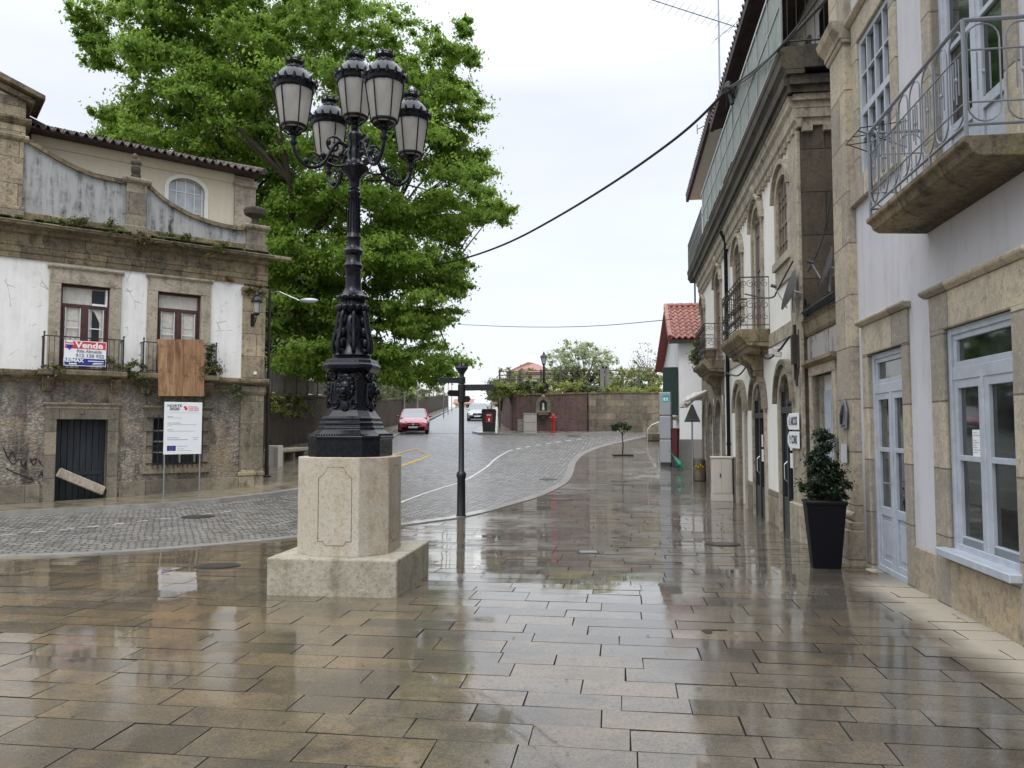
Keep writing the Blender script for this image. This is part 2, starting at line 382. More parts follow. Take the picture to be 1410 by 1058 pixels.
@reg('door_old')
def _(n):
    g=NG(n); a=g.noise(4,6,g.mp((3,1,.25)),rough=.7); c=g.ramp(a,[(.35,(.006,.008,.011)),(.6,(.02,.026,.034)),(.78,(.10,.11,.12))])
    return g.set(Base_Color=c,Roughness=.6,Normal=g.bump(a,.4,.01))
@reg('tile_dark')
def _(n):
    g=NG(n); a=g.noise(7,6,rough=.8); i=g.noise(2,3); c=g.ramp(a,[(.35,(.012,.010,.009)),(.5,(.06,.043,.036)),(.6,(.17,.13,.115)),(.75,(.38,.34,.31))])
    c=g.mix(g.rng(i,.55,.7,0,.5),c,(.08,.085,.05)); return g.set(Base_Color=c,Roughness=.8,Normal=g.bump(a,.4,.02))
@reg('tile_red')
def _(n):
    g=NG(n); a=g.noise(6,5); c=g.ramp(a,[(.3,(.17,.06,.042)),(.5,(.28,.11,.082)),(.7,(.38,.22,.17))])
    return g.set(Base_Color=c,Roughness=.55,Normal=g.bump(a,.2,.01))
@reg('roof_eave')
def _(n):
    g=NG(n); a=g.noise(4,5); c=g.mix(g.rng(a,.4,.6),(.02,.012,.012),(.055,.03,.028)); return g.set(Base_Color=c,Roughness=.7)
@reg('mesh_panel')
def _(n):
    g=NG(n); a=g.noise(3,5); b=g.noise(14,5,g.mp((1,1,.2))); P=g.sep()
    c=g.mix(g.rng(a,.35,.65),(.17,.20,.17),(.25,.29,.25)); c=g.mix(g.rng(b,.5,.7,0,.5),c,(.07,.085,.06))
    wv=g.n('ShaderNodeTexWave'); wv.inputs['Scale'].default_value=3.2; g.l(g.tc,wv.inputs[0])
    return g.set(Base_Color=g.mix(g.rng(wv.outputs[1],.0,.25,.35,0),c,(.08,.09,.08)),Roughness=.5)
def leafmat(name,c1,c2,c3,trans=.35):
    g=NG(name); r=g.island(); a=g.noise(.55,4); b=g.noise(2.2,3)
    c=g.mix(r,c1,c2); c=g.mix(g.rng(a,.4,.62,0,.75),c,c3); c=g.mix(g.rng(b,.42,.62,0,.35),c,c1)
    g.set(Base_Color=c,Roughness=.45,Specular_IOR_Level=.3)
    tr=g.n('ShaderNodeBsdfTranslucent'); g.put(tr.inputs[0],g.mix(.5,c,c3)); mx=g.n('ShaderNodeMixShader'); mx.inputs[0].default_value=trans
    g.l(g.b.outputs[0],mx.inputs[1]); g.l(tr.outputs[0],mx.inputs[2]); g.l(mx.outputs[0],g.out.inputs[0]); return g.m
_M['leaf_tree']=lambda n:leafmat(n,(.09,.18,.022),(.185,.31,.042),(.33,.47,.085),.6)
_M['leaf_dark']=lambda n:leafmat(n,(.006,.014,.006),(.018,.032,.014),(.02,.04,.014),.15)
_M['leaf_pale']=lambda n:leafmat(n,(.26,.31,.16),(.45,.50,.30),(.60,.64,.44),.5)
_M['leaf_vine']=lambda n:leafmat(n,(.13,.17,.03),(.26,.30,.06),(.33,.36,.09),.45)
_M['leaf_hedge']=lambda n:leafmat(n,(.05,.075,.025),(.11,.14,.05),(.18,.19,.09),.4)
_M['leaf_weed']=lambda n:leafmat(n,(.045,.06,.015),(.12,.13,.03),(.20,.19,.07),.3)
_M['leaf_dry']=lambda n:leafmat(n,(.12,.08,.04),(.20,.15,.07),(.10,.11,.04),.3)
_M['leaf_small']=lambda n:leafmat(n,(.02,.035,.012),(.05,.07,.02),(.04,.06,.02),.25)
_M['flower']=lambda n:leafmat(n,(.55,.38,.02),(.75,.55,.03),(.6,.45,.03),.2)
def wet(g,c,rough,pud,h,bst=.4,coat=1.0,nc=None):
    """stone under a film of rain water: puddles are flat and mirror-like, elsewhere the film follows the grain"""
    g.set(Base_Color=c,Roughness=rough,Coat_Weight=coat,Coat_IOR=1.55,Normal=g.bump(h,bst,.01))
    g.put(g.b.inputs['Coat Roughness'],g.rng(pud,0,1,.17,.03))
    if nc is not None: g.put(g.b.inputs['Coat Normal'],nc)
    return g.m
@reg('paving')
def _(n):
    g=NG(n); r=g.island(); P=g.sep(); big=g.noise(.35,4); b=g.noise(2.2,6,rough=.7); f=g.noise(42,4,rough=.8); f2=g.noise(95,2)
    c=g.ramp(r,[(0,(.048,.040,.026)),(.25,(.095,.079,.05)),(.5,(.135,.117,.085)),(.75,(.075,.067,.052)),(1,(.15,.112,.06))])
    # reflected ochre of stone house and tree painted into slab colour, strongest left
    warm=g.rng(P[0],-3.5,3.0,1,0); c=g.mix(g.ma('MULTIPLY',warm,.85),c,g.mix(r,(.075,.047,.016),(.215,.138,.05)))
    sat=g.noise(.8,7,rough=.75,dist=.4); c=g.mix(g.rng(sat,.46,.6,0,.65),c,(.05,.040,.027)); c=g.mix(g.rng(g.noise(1.3,6,rough=.8),.52,.64,0,.5),c,(.20,.135,.055)); c=g.mix(g.rng(b,.5,.64,0,.6),c,(.034,.027,.018)); c=g.mix(g.rng(f,.48,.64,0,.8),c,(.022,.018,.015)); c=g.mix(g.rng(f2,.58,.72,0,.5),c,(.34,.30,.24)); stn=g.noise(5.5,6,rough=.8,dist=.8); c=g.mix(g.rng(stn,.57,.63,0,.6),c,(.03,.025,.018)); gr=g.vor(3.1,feature='F1'); c=g.mix(g.rng(gr,.035,.05,.8,0),c,(.012,.01,.009))
    # dry strip along the wall of the near house
    S=g.ma('ADD',g.ma('MULTIPLY',P[0],.990),g.ma('MULTIPLY',P[1],-.139)); D=g.ma('ADD',g.ma('MULTIPLY',P[0],.139),g.ma('MULTIPLY',P[1],.990))
    lim=g.ma('ADD',S,g.ma('MULTIPLY',g.ma('SUBTRACT',g.noise(1.3,4),.5),.5)); dry=g.ma('MULTIPLY',g.rng(lim,2.30,2.62),g.rng(D,8.6,9.6,1,0))
    c=g.mix(dry,c,g.mix(f,(.24,.21,.165),(.42,.375,.30)))
    pud=g.rng(g.ma('ADD',g.ma('MULTIPLY',big,.6),g.ma('MULTIPLY',b,.4)),.41,.54)
    pud=g.ma('MULTIPLY',pud,g.ma('SUBTRACT',1,dry))
    h=g.ma('ADD',g.ma('MULTIPLY',b,.5),g.ma('MULTIPLY',f,.35))
    n1=g.n('ShaderNodeBump'); n1.inputs['Distance'].default_value=.003; g.put(n1.inputs['Height'],g.noise(9,3)); g.put(n1.inputs['Strength'],g.rng(pud,0,1,.34,.05))
    m=wet(g,c,g.mix(dry,(.5,.5,.5),(.9,.9,.9)),pud,h,.35,g.rng(dry,0,1,1,0),n1.outputs[0]); return m
@reg('joint')
def _(n):
    g=NG(n); a=g.noise(40,3); return g.set(Base_Color=g.mix(a,(.012,.010,.008),(.04,.035,.028)),Roughness=.85,Specular_IOR_Level=.2)
@reg('cobbles')
def _(n):
    g=NG(n); P=g.sep(); wv=g.noise(.8,2); wc=g.n('ShaderNodeMix',data_type='RGBA',blend_type='ADD'); wc.inputs[0].default_value=.16
    nn=g.n('ShaderNodeTexNoise'); nn.inputs['Scale'].default_value=1.2; g.l(g.tc,nn.inputs['Vector']); g.l(g.tc,wc.inputs[6]); g.l(nn.outputs['Color'],wc.inputs[7])
    br=g.n('ShaderNodeTexBrick'); mp=g.mp((1,1,1),(0,0,R(-24)),wc.outputs[2]); g.l(mp,br.inputs['Vector'])
    br.inputs['Scale'].default_value=1; br.inputs['Brick Width'].default_value=.21; br.inputs['Row Height'].default_value=.15; br.inputs['Mortar Size'].default_value=.022; br.inputs['Mortar Smooth'].default_value=.9; br.inputs['Bias'].default_value=0
    br.inputs['Color1'].default_value=(.085,.08,.075,1); br.inputs['Color2'].default_value=(.31,.295,.27,1); br.inputs['Mortar'].default_value=(.028,.026,.024,1)
    big=g.noise(.3,4); f=g.noise(45,3); c=g.mix(g.rng(big,.4,.65,0,.5),br.outputs['Color'],(.17,.155,.13)); c=g.mix(g.rng(f,.5,.75,0,.4),c,(.04,.04,.04))
    c=g.mix(g.rng(br.outputs['Fac'],.3,1,0,1),c,(.028,.026,.024))
    h=g.ma('ADD',g.ma('MULTIPLY',br.outputs['Fac'],-1),g.ma('MULTIPLY',f,.25))
    nn2=g.bump(h,1.0,.03)
    return g.set(Base_Color=c,Roughness=.45,Normal=nn2,Coat_Weight=.7,Coat_Roughness=.22,Coat_Normal=nn2,Coat_IOR=1.33)
@reg('asphalt')
def _(n):
    g=NG(n); a=g.noise(.5,5); f=g.noise(90,3); c=g.mix(g.rng(a,.35,.65),(.13,.135,.14),(.19,.195,.20)); c=g.mix(g.rng(f,.45,.7,0,.4),c,(.06,.06,.06))
    return g.set(Base_Color=c,Roughness=.5,Coat_Weight=.5,Coat_Roughness=.3,Normal=g.bump(f,.3,.006))
@reg('kerb')
def _(n):
    g=NG(n); P=g.sep(); b=g.noise(3,5); f=g.noise(80,3); c=g.mix(g.rng(b,.35,.65),(.23,.22,.20),(.34,.32,.29)); c=g.mix(g.rng(f,.5,.72,0,.5),c,(.08,.08,.075))
    return wet(g,c,.5,g.rng(b,.45,.6),f,.3,.7)
@reg('sidewalk')
def _(n):
    g=NG(n); P=g.sep(); br=g.n('ShaderNodeTexBrick'); g.l(g.mp((1,1,1),(0,0,R(38))),br.inputs['Vector']); br.inputs['Scale'].default_value=1; br.inputs['Brick Width'].default_value=.9; br.inputs['Row Height'].default_value=.5; br.inputs['Mortar Size'].default_value=.008
    br.inputs['Color1'].default_value=(.17,.145,.10,1); br.inputs['Color2'].default_value=(.25,.215,.15,1); br.inputs['Mortar'].default_value=(.05,.045,.035,1)
    b=g.noise(2,6); c=g.mix(g.rng(b,.45,.7,0,.6),br.outputs['Color'],(.07,.06,.04)); f=g.noise(60,3)
    return wet(g,c,.5,g.rng(b,.45,.6),f,.3,.8)
@reg('earth')
def _(n):
    g=NG(n); a=g.noise(.05,5); return g.set(Base_Color=g.mix(g.rng(a,.4,.6),(.05,.07,.025),(.10,.09,.06)),Roughness=.9)
@reg('moss')
def _(n):
    g=NG(n); a=g.noise(12,5); return g.set(Base_Color=g.ramp(a,[(.3,(.02,.022,.012)),(.55,(.07,.08,.025)),(.75,(.16,.15,.05))]),Roughness=.95,Normal=g.bump(a,1,.03))
# ------------------------------------------------------------- foliage
def leaves(name,cl,per,size,m,parent=None,squash=.7,droop=.35,off=None):
    """cl: (x,y,z,r) clumps; each filled with small leaf faces"""
    cl=np.array(cl,float); n=len(cl)*per
    c=np.repeat(cl,per,0); d=rng.normal(size=(n,3)); ax=rng.normal(size=(len(cl),3)); ax/=np.linalg.norm(ax,axis=1)[:,None]; ax=np.repeat(ax,per,0); d/=np.linalg.norm(d,axis=1)[:,None]; d=d*.85+ax*(np.sum(d*ax,1)*.9)[:,None]
    rad=np.minimum(np.abs(rng.normal(size=n))*.62,1.7); p=c[:,:3]+d*(rad*c[:,3])[:,None]*np.array([1,1,squash])
    nrm=d*.5+rng.normal(size=(n,3))*.55+np.array([0,0,.55]); nrm/=np.linalg.norm(nrm,axis=1)[:,None]
    t=np.cross(nrm,rng.normal(size=(n,3))); t/=np.linalg.norm(t,axis=1)[:,None]; t[:,2]-=droop*rng.random(n); b=np.cross(nrm,t)
    s=size*(.6+.8*rng.random(n))[:,None]
    v=np.stack([p-t*s,p+b*s*.55-t*s*.1,p+t*s,p-b*s*.55-t*s*.1],1).reshape(-1,3)
    o_=OFF.get(parent.name,Vector()) if parent else Vector(off or (0,0,0)); v=v-np.array(o_)
    me=bpy.data.meshes.new(name); me.vertices.add(4*n); me.vertices.foreach_set('co',v.astype(np.float32).ravel())
    me.loops.add(4*n); me.loops.foreach_set('vertex_index',np.arange(4*n,dtype=np.int32)); me.polygons.add(n)
    me.polygons.foreach_set('loop_start',np.arange(0,4*n,4,dtype=np.int32)); me.polygons.foreach_set('loop_total',np.full(n,4,dtype=np.int32)); me.update(); me.validate()
    me.materials.append(M(m)); o=bpy.data.objects.new(name,me); COL.objects.link(o)
    if parent: o.parent=parent; OFF[o.name]=o_
    elif off: o.location=off
    return o
def limb(mb,p,q,r0,r1,seed=0,wob=.12,n=7):
    p=Vector(p);q=Vector(q); L=(q-p).length; rr=random.Random(seed); P=[];Rr=[]
    for i in range(n+1):
        t=i/n; o=Vector((rr.uniform(-1,1),rr.uniform(-1,1),rr.uniform(-.5,.5)))*(wob*L*.25*math.sin(t*math.pi)); P.append(p.lerp(q,t)+o); Rr.append(r0+(r1-r0)*t)
    mb.tube(P,Rr,8); return P
# ============================================================= GROUND
def resample(P,n):
    P=[Vector((p[0],p[1],0)) for p in P]; L=[0]
    for a,b in zip(P,P[1:]): L.append(L[-1]+(b-a).length)
    out=[]
    for i in range(n):
        d=L[-1]*i/(n-1); k=0
        while k<len(L)-2 and L[k+1]<d: k+=1
        t=(d-L[k])/max(1e-9,L[k+1]-L[k]); q=P[k].lerp(P[k+1],t); out.append((q.x,q.y))
    return out
def smooth_line(P,it=2):
    for _ in range(it):
        Q=[P[0]]
        for a,b in zip(P,P[1:]): Q+=[(a[0]*.75+b[0]*.25,a[1]*.75+b[1]*.25),(a[0]*.25+b[0]*.75,a[1]*.25+b[1]*.75)]
        P=Q+[P[-1]]
    return P
def loft(mb,A,B,m,dz):
    n=len(A)
    for i in range(n-1):
        for j in range(m):
            q=[]
            for (k,l) in ((i,j),(i+1,j),(i+1,j+1),(i,j+1)):
                t=l/m; x=A[k][0]*(1-t)+B[k][0]*t; y=A[k][1]*(1-t)+B[k][1]*t; q.append((x,y,H(x,y)+dz))
            mb.quad(*q)
def skirt(mb,A,dz,dep=.3):
    for a,b in zip(A,A[1:]): mb.quad((a[0],a[1],H(*a)+dz),(b[0],b[1],H(*b)+dz),(b[0],b[1],H(*b)-dep),(a[0],a[1],H(*a)-dep))
def offset(P,d):
    Q=[]
    for i,p in enumerate(P):
        a=Vector(P[max(0,i-1)]);b=Vector(P[min(len(P)-1,i+1)]); t=(b-a).normalized(); Q.append((p[0]-t.y*d,p[1]+t.x*d))
    return Q
def strip(mb,P,wd,dz,h=None):
    A=offset(P,wd/2);B=offset(P,-wd/2); loft(mb,A,B,1,dz)
    if h: skirt(mb,A,dz,h); skirt(mb,B,dz,h)
# far terrain to the horizon (one sheet)
g_=MB(); xs=[-900,-300,-120,-60,-40]+list(range(-36,40,4))+[44,60,120,300,900]; ys=[-300,-60,-20,-8]+list(range(-4,60,3))+[66,80,100,130,150,200,400,900,2500]
for a,b in zip(xs,xs[1:]):
    for c,d in zip(ys,ys[1:]): g_.quad(*[(x,y,H(x,y)-(.6 if abs(x)<60 and -20<y<130 else .09)) for x,y in ((a,c),(b,c),(b,d),(a,d))])
struct(g_,'ground','earth')
# plaza edge: curve of the flush granite band
KP=[(-40,8.6),(-20,9.2),(-12,9.6)]+[G(*q) for q in ((0,768),(180,761),(365,745),(560,722),(640,712),(700,695),(740,684),(772,668),(785,652),(787,638),(800,625),(830,614),(870,606),(905,599))]
KP+=[(KP[-1][0]+4,KP[-1][1]+1.2),(30,49)]
KP=smooth_line(KP,2)
def edgeY(x):
    for a,b in zip(KP,KP[1:]):
        if a[0]<=x<=b[0]: return a[1]+(b[1]-a[1])*(x-a[0])/max(1e-6,b[0]-a[0])
    return 50
j=MB(); K2=resample(KP,90); loft(j,[(x,-12) for x,y in K2],K2,34,-.022); struct(j,'paving_bed','joint')
# paving slabs, one mesh, street-aligned rows of random widths and lengths
c8,s8=math.cos(R(8)),math.sin(R(8))
def S2W(s,t): return (s*s8+t*c8, s*c8-t*s8)
sk=[]; pv=MB(); s=-5.0; rr=random.Random(3)
while s<48:
    wd=rr.choice((.25,.28,.32,.36,.41)) if s<24 else rr.choice((.42,.5,.6))
    t=-22+rr.random() if s<13 else -8+rr.random(); lo=rr.uniform(.6,.8)
    while t<(3.4 if s<33 else 14):
        L=rr.choice((rr.uniform(.38,.6),rr.uniform(.55,.82),rr.uniform(.65,.96)))
        P=[S2W(s+.0018,t+.0018),S2W(s+.0018,t+L-.0018),S2W(s+wd-.0018,t+L-.0018),S2W(s+wd-.0018,t+.0018)]
        cx,cy=S2W(s+wd/2,t+L/2)
        if min(p[1]-edgeY(p[0]) for p in P)<.0:
            h=rr.uniform(-.0015,.0015); tx,ty=rr.uniform(-.0016,.0016),rr.uniform(-.0012,.0012); top=[];low=[]
            for k,p in enumerate(P):
                z=H(*p)+h+(tx if k in (1,2) else -tx)+(ty if k>1 else -ty)
                q=(p[0]+(cx-p[0])*.006/ (L/2),p[1]+(cy-p[1])*.006/(wd/2)*.9)
                q=(p[0]+(cx-p[0])*.008+rr.uniform(-.003,.003),p[1]+(cy-p[1])*.008+rr.uniform(-.002,.002)) ; top.append((q[0],q[1],z)); low.append((p[0],p[1],z-.006))
            n=len(pv.v); pv.v+=top+low; pv.f+=[(n,n+1,n+2,n+3)]; sk+=[(n+k,n+4+k,n+4+(k+1)%4,n+(k+1)%4) for k in range(4)]
        t+=L
    s+=wd
nf=len(pv.f); pv.f+=sk; po=struct(pv,'plaza_paving','paving'); po.data.materials.append(M('joint'))
for p_ in po.data.polygons:
    if p_.index>=nf: p_.material_index=1
# cobbled carriageway beyond the band
cb=MB(); far=[(x,max(47.5,y+1)) for x,y in K2]; loft(cb,K2,far,36,.012); struct(cb,'cobbled_road','cobbles')
kb=MB(); strip(kb,resample(KP,160),.28,.02,.05); struct(kb,'granite_edge_band','kerb')
# left pavement in front of the stone house and on up the hill
LK=smooth_line([(-40,-1),(-14.5,11.2)]+[G(*q,.0) for q in ((0,712),(200,702),(320,692),(412,681))]+[(-5.3,24),(-5.6,32),(-6.3,42),(-6.9,54),(-7.1,64),(-9.3,131),(-9.5,150)],2)
LB=[(-42,-6+.0),(-19,12.2),(-12.4,17.5),(-11.7,18.1),(-8.8,20.4),(-7.2,21.8),(-9.5,26),(-9.3,31),(-8.7,42),(-8.2,54),(-8.5,64),(-10.7,131),(-11,150)]
n=110; A=resample(LK,n)
def match(A,B): # closest points on densified B, kept monotonic
    D=resample(B,700); out=[];k=0
    for a in A:
        best=min(range(k,min(len(D),k+60)),key=lambda i:(D[i][0]-a[0])**2+(D[i][1]-a[1])**2); k=best; out.append(D[best])
    return out
B=match(A,LB)
sw=MB(); loft(sw,A,B,4,.12); struct(sw,'left_pavement','sidewalk')
kk=MB(); strip(kk,offset(A,.0),.16,.126,.2); struct(kk,'kerb','kerb')
# pavement island in front of the purple corner wall
RK=smooth_line([(-2.7,130),(-1.6,80),(-2.0,60),(-2.05,52),(-2.1,47),G(650,597,0),G(668,600,0),G(720,600,0),G(800,600,0),G(850,596.5,0),G(905,593,0),(12,47.5),(30,52)],2)
RB=[(-1.7,130),(-1.5,80),(-1.0,66),(-.3,52),(.2,47.2),(.25,46.9),(.3,46.9),(2.3,46.4),(4.4,46.2),(6,46.8),(8.9,48.0),(12,49.4),(30,54)]
A=resample(RK,80); D=resample(RB,400); B=match(A,RB)
s3=MB(); loft(s3,A,B,3,.12); struct(s3,'corner_pavement','sidewalk'); k3=MB(); strip(k3,A,.18,.127,.25); struct(k3,'corner_kerb','kerb')
# asphalt road uphill
A=[(-7.0-0.0*i,46+i*5) for i in range(22)]; A=[(-6.2-(y-46)*.036,y) for x,y in A]; B=[(-.4-(y-46)*.02,y) for x,y in A]
ar=MB(); loft(ar,A,B,4,.02); struct(ar,'asphalt_road','asphalt')
# road markings
mk=MB(); WL=smooth_line([G(*q) for q in ((470,728),(557,690),(610,672),(645,660),(672,643),(682,632),(700,622))],2)
strip(mk,resample(WL,40),.10,.018); 
W2=[G(*q) for q in ((700,622),(720,617),(745,613),(770,609),(800,605))]; W2=resample(smooth_line(W2,2),61)
for i in range(0,60,8): strip(mk,W2[i:i+5],.12,.018)
W3=resample([G(*q) for q in ((0,739),(250,713),(330,704))],41)
for i in range(0,40,4): strip(mk,W3[i:i+3],.07,.018)
W4=resample([G(588,601),G(634,601)],8); strip(mk,W4,.2,.018)
struct(mk,'white_road_line','line_white')
yl=MB()
for a,b in (((520,632),(573,618.5)),((573,618.5),(592,628)),((592,628),(545,645)),((545,645),(520,632))): strip(yl,resample([G(*a),G(*b)],6),.15,.02)
struct(yl,'yellow_box_marking','line_yellow')
# manhole covers, drain grate
def manhole(px,py,r,lab,rect=False):
    x,y=G(px,py); z=H(x,y)
    t=thing('manhole_cover',lab,'manhole cover',(x,y,z),group='iron covers let into the ground')
    z2=z+(.022 if y>edgeY(x) else .009)
    sl=(H(x,y+.3)-H(x,y-.3))/.6
    def disc(mb,r,z,n=28): 
        pts=[(x+r*math.cos(k*math.tau/n),y+r*math.sin(k*math.tau/n)) for k in range(n)]; mb.add([(a,b,z+sl*(b-y)) for a,b in pts]+[(a,b,z-.03+sl*(b-y)) for a,b in pts],[tuple(range(n))]+[(k,k+n,(k+1)%n+n,(k+1)%n) for k in range(n)])
    m=MB(); disc(m,r,z2); m.build('rim','iron_rust',t)
    m=MB(); disc(m,r*.86,z2+.004); m.build('lid','cover_iron',t)
@reg('cover_iron')
def _(n):
    g=NG(n); v=g.vor(38); return g.set(Base_Color=g.mix(g.rng(v,.1,.4),(.05,.042,.036),(.02,.018,.016)),Roughness=.4,Metallic=.3,Normal=g.bump(v,.5,.006),Coat_Weight=.4,Coat_Roughness=.15)
for px,py,r,l in ((300,780,.27,'round rusty manhole cover in the paving left of the lamp pedestal'),(995,750,.27,'round brown manhole cover in the paving between grate and plant pot'),(853,663,.29,'round dark manhole cover on the paving right of the curved kerb'),
    (772,688,.33,'round dark manhole cover at the paving edge right of the signpost'),(755,661,.33,'round manhole cover in the cobbles left of the kerb bend'),(272,713,.33,'round manhole cover in the cobbles before the stone house'),(790,601,.4,'far round manhole cover in the cobbles before the stone wall')): manhole(px,py,r,l)
x,y=G(810,761); z=H(x,y)+.008; t=thing('drain_grate','square slotted iron drain grate in the wet paving','drain',(x,y,z),frame=((0,0,0),0))
m=MB(); m.box(x-.15,x+.15,y-.15,y-.12,z-.05,z+.006); m.box(x-.15,x+.15,y+.12,y+.15,z-.05,z+.006); m.box(x-.15,x-.12,y-.12,y+.12,z-.05,z+.0055); m.box(x+.12,x+.15,y-.12,y+.12,z-.05,z+.0055); m.build('frame','iron_rust',t)
m=MB()
for k in range(7): m.box(x-.103+k*.035-.006,x-.103+k*.035+.006,y-.12,y+.12,z-.04,z+.004)
m.build('bars','metal_pale',t); m=MB(); m.box(x-.12,x+.12,y-.12,y+.12,z+.0005,z+.0015); m.build('well','soil',t)

x,y=G(984,870); z=H(x,y)+.0035; m=MB(); m.prism([(x-.10,y+.02),(x-.06,y+.06),(x+.10,y+.05),(x+.11,y+.03),(x-.02,y+.02),(x-.03,y-.05),(x-.08,y-.08)],z-.02,z,'z'); solo(m,'broken_slab_corner','soil','dark broken corner with a hole in the paving at the lower right','hole',(x,y,z))
rl=random.Random(17)
lf=MB()
for k in range(26):
    px,py=rl.uniform(30,1380),rl.uniform(800,1050); x,y=G(px,py); z=H(x,y)+.005; a=rl.uniform(0,6.28); r_=rl.uniform(.008,.022)
    lf=MB(); lf.add([(x+r_*math.cos(a),y+r_*math.sin(a),z),(x-r_*.5*math.sin(a),y+r_*.5*math.cos(a),z+.004),(x-r_*math.cos(a),y-r_*math.sin(a),z+.001),(x+r_*.5*math.sin(a),y-r_*.5*math.cos(a),z+.003)],[(0,1,2,3)])
    solo(lf,'fallen_leaf','leaf_dry','small brown fallen scrap lying on the wet paving','leaf',(x,y,z),group='fallen scraps on the wet paving')
# ============================================================= FACADE KIT  (x along the wall, y outwards, z up)
def holes(mb,x0,x1,z0,z1,hs,y,dep=.2):
    """wall face at y with rectangular holes (x0,x1,z0,z1) and their reveals"""
    X=sorted({x0,x1}|{v for h in hs for v in h[:2] if x0<v<x1}); Z=sorted({z0,z1}|{v for h in hs for v in h[2:4] if z0<v<z1})
    for a,b in zip(X,X[1:]):
        for c,d in zip(Z,Z[1:]):
            cx,cz=(a+b)/2,(c+d)/2
            if not any(h[0]<cx<h[1] and h[2]<cz<h[3] for h in hs): mb.quad((a,y,c),(b,y,c),(b,y,d),(a,y,d))
    for h in hs:
        a,b,c,d=h[:4]; q=h[4] if len(h)>4 else dep
        mb.quad((a,y,c),(a,y-q,c),(a,y-q,d),(a,y,d)); mb.quad((b,y,c),(b,y-q,c),(b,y-q,d),(b,y,d)); mb.quad((a,y,d),(b,y,d),(b,y-q,d),(a,y-q,d)); mb.quad((a,y,c),(b,y,c),(b,y-q,c),(a,y-q,c))
def shell(mb,x0,x1,z0,z1,yf,yb):
    """sides, back and top of a body whose front face is built by holes()"""
    mb.quad((x0,yf,z0),(x0,yb,z0),(x0,yb,z1),(x0,yf,z1)); mb.quad((x1,yf,z0),(x1,yb,z0),(x1,yb,z1),(x1,yf,z1)); mb.quad((x0,yb,z0),(x1,yb,z0),(x1,yb,z1),(x0,yb,z1)); mb.quad((x0,yf,z1),(x1,yf,z1),(x1,yb,z1),(x0,yb,z1))
def frame(mb,a,b,c,d,w,y0,y1,bottom=True,wb=None,wt=None):
    """flat surround around the opening a,b,c,d"""
    wt=wt or w; mb.box(a-w,a,y0,y1,c,d); mb.box(b,b+w,y0,y1,c,d); mb.box(a-w,b+w,y0,y1+.002,d,d+wt)
    if bottom: mb.box(a-w-.02,b+w+.02,y0,y1+.02,c-(wb or w),c)
def sash(parent,a,b,c,d,y,fm,gm,name='window',fw=.06,mu=.03,cols=(),rows=(),pane=True,label=None,dp=.06,kick=None,km=None):
    """timber frame with glazing bars at cols/rows and one sheet of glass behind"""
    m=MB(); m.box(a,a+fw,y-dp,y,c,d); m.box(b-fw,b,y-dp,y,c,d); m.box(a+fw,b-fw,y-dp,y-.003,d-fw,d); m.box(a+fw,b-fw,y-dp,y-.003,c,c+fw)
    for q in cols:
        u,w_,z0,z1=q if isinstance(q,tuple) else (q,mu,c+fw,d-fw); m.box(u-w_/2,u+w_/2,y-dp+.006,y-.006,z0,z1)
    for q in rows:
        z,w_=q if isinstance(q,tuple) else (q,mu); m.box(a+fw,b-fw,y-dp+.01,y-.01,z-w_/2,z+w_/2)
    o=m.build(name,fm,parent,bevel=.004,label=label)
    if pane:
        g_=MB(); g_.box(a+.02,b-.02,y-dp*.7,y-dp*.55,(kick or c)+.02,d-.02); g_.build('pane',gm,o)
    if kick:
        k=MB(); k.box(a+.02,b-.02,y-dp*.75,y-dp*.5,c+.02,kick+.01); mid=(a+b)/2
        for (p,q) in ((a+fw+.05,mid-.1),(mid+.1,b-fw-.05)):
            if q-p>.1: k.box(p,q,y-dp*.5,y-dp*.3,c+.12,kick-.1)
        k.build('panel',km or fm,o,bevel=.004)
    return o
def arch(x0,x1,zs,rise,n=14):
    cx=(x0+x1)/2; hw=(x1-x0)/2
    return [(cx-hw*math.cos(math.pi*i/n),zs+rise*math.sin(math.pi*i/n)) for i in range(n+1)]
def spandrel(mb,x0,x1,zs,rise,ztop,y0,y1):
    P=arch(x0,x1,zs,rise)
    for a,b in zip(P,P[1:]):
        mb.quad((a[0],y1,a[1]),(b[0],y1,b[1]),(b[0],y1,ztop),(a[0],y1,ztop)); mb.quad((a[0],y0,a[1]),(b[0],y0,b[1]),(b[0],y1,b[1]),(a[0],y1,a[1]))
def archband(mb,x0,x1,z0,zs,rise,w,y0,y1):
    i=[(x0,z0)]+arch(x0,x1,zs,rise)+[(x1,z0)]; o=[(x0-w,z0)]+arch(x0-w,x1+w,zs,rise+w)+[(x1+w,z0)]; mb.ring(i,o,y0,y1)
def mould(mb,x0,x1,z,prof,y0):
    """horizontal moulding; prof [(projection,height)...] stacked upwards from z"""
    pts=[(y0-.05,z)]+[(y0+p,z+h) for p,h in prof]+[(y0-.05,z+prof[-1][1])]; mb.prism(pts,x0,x1,'x')
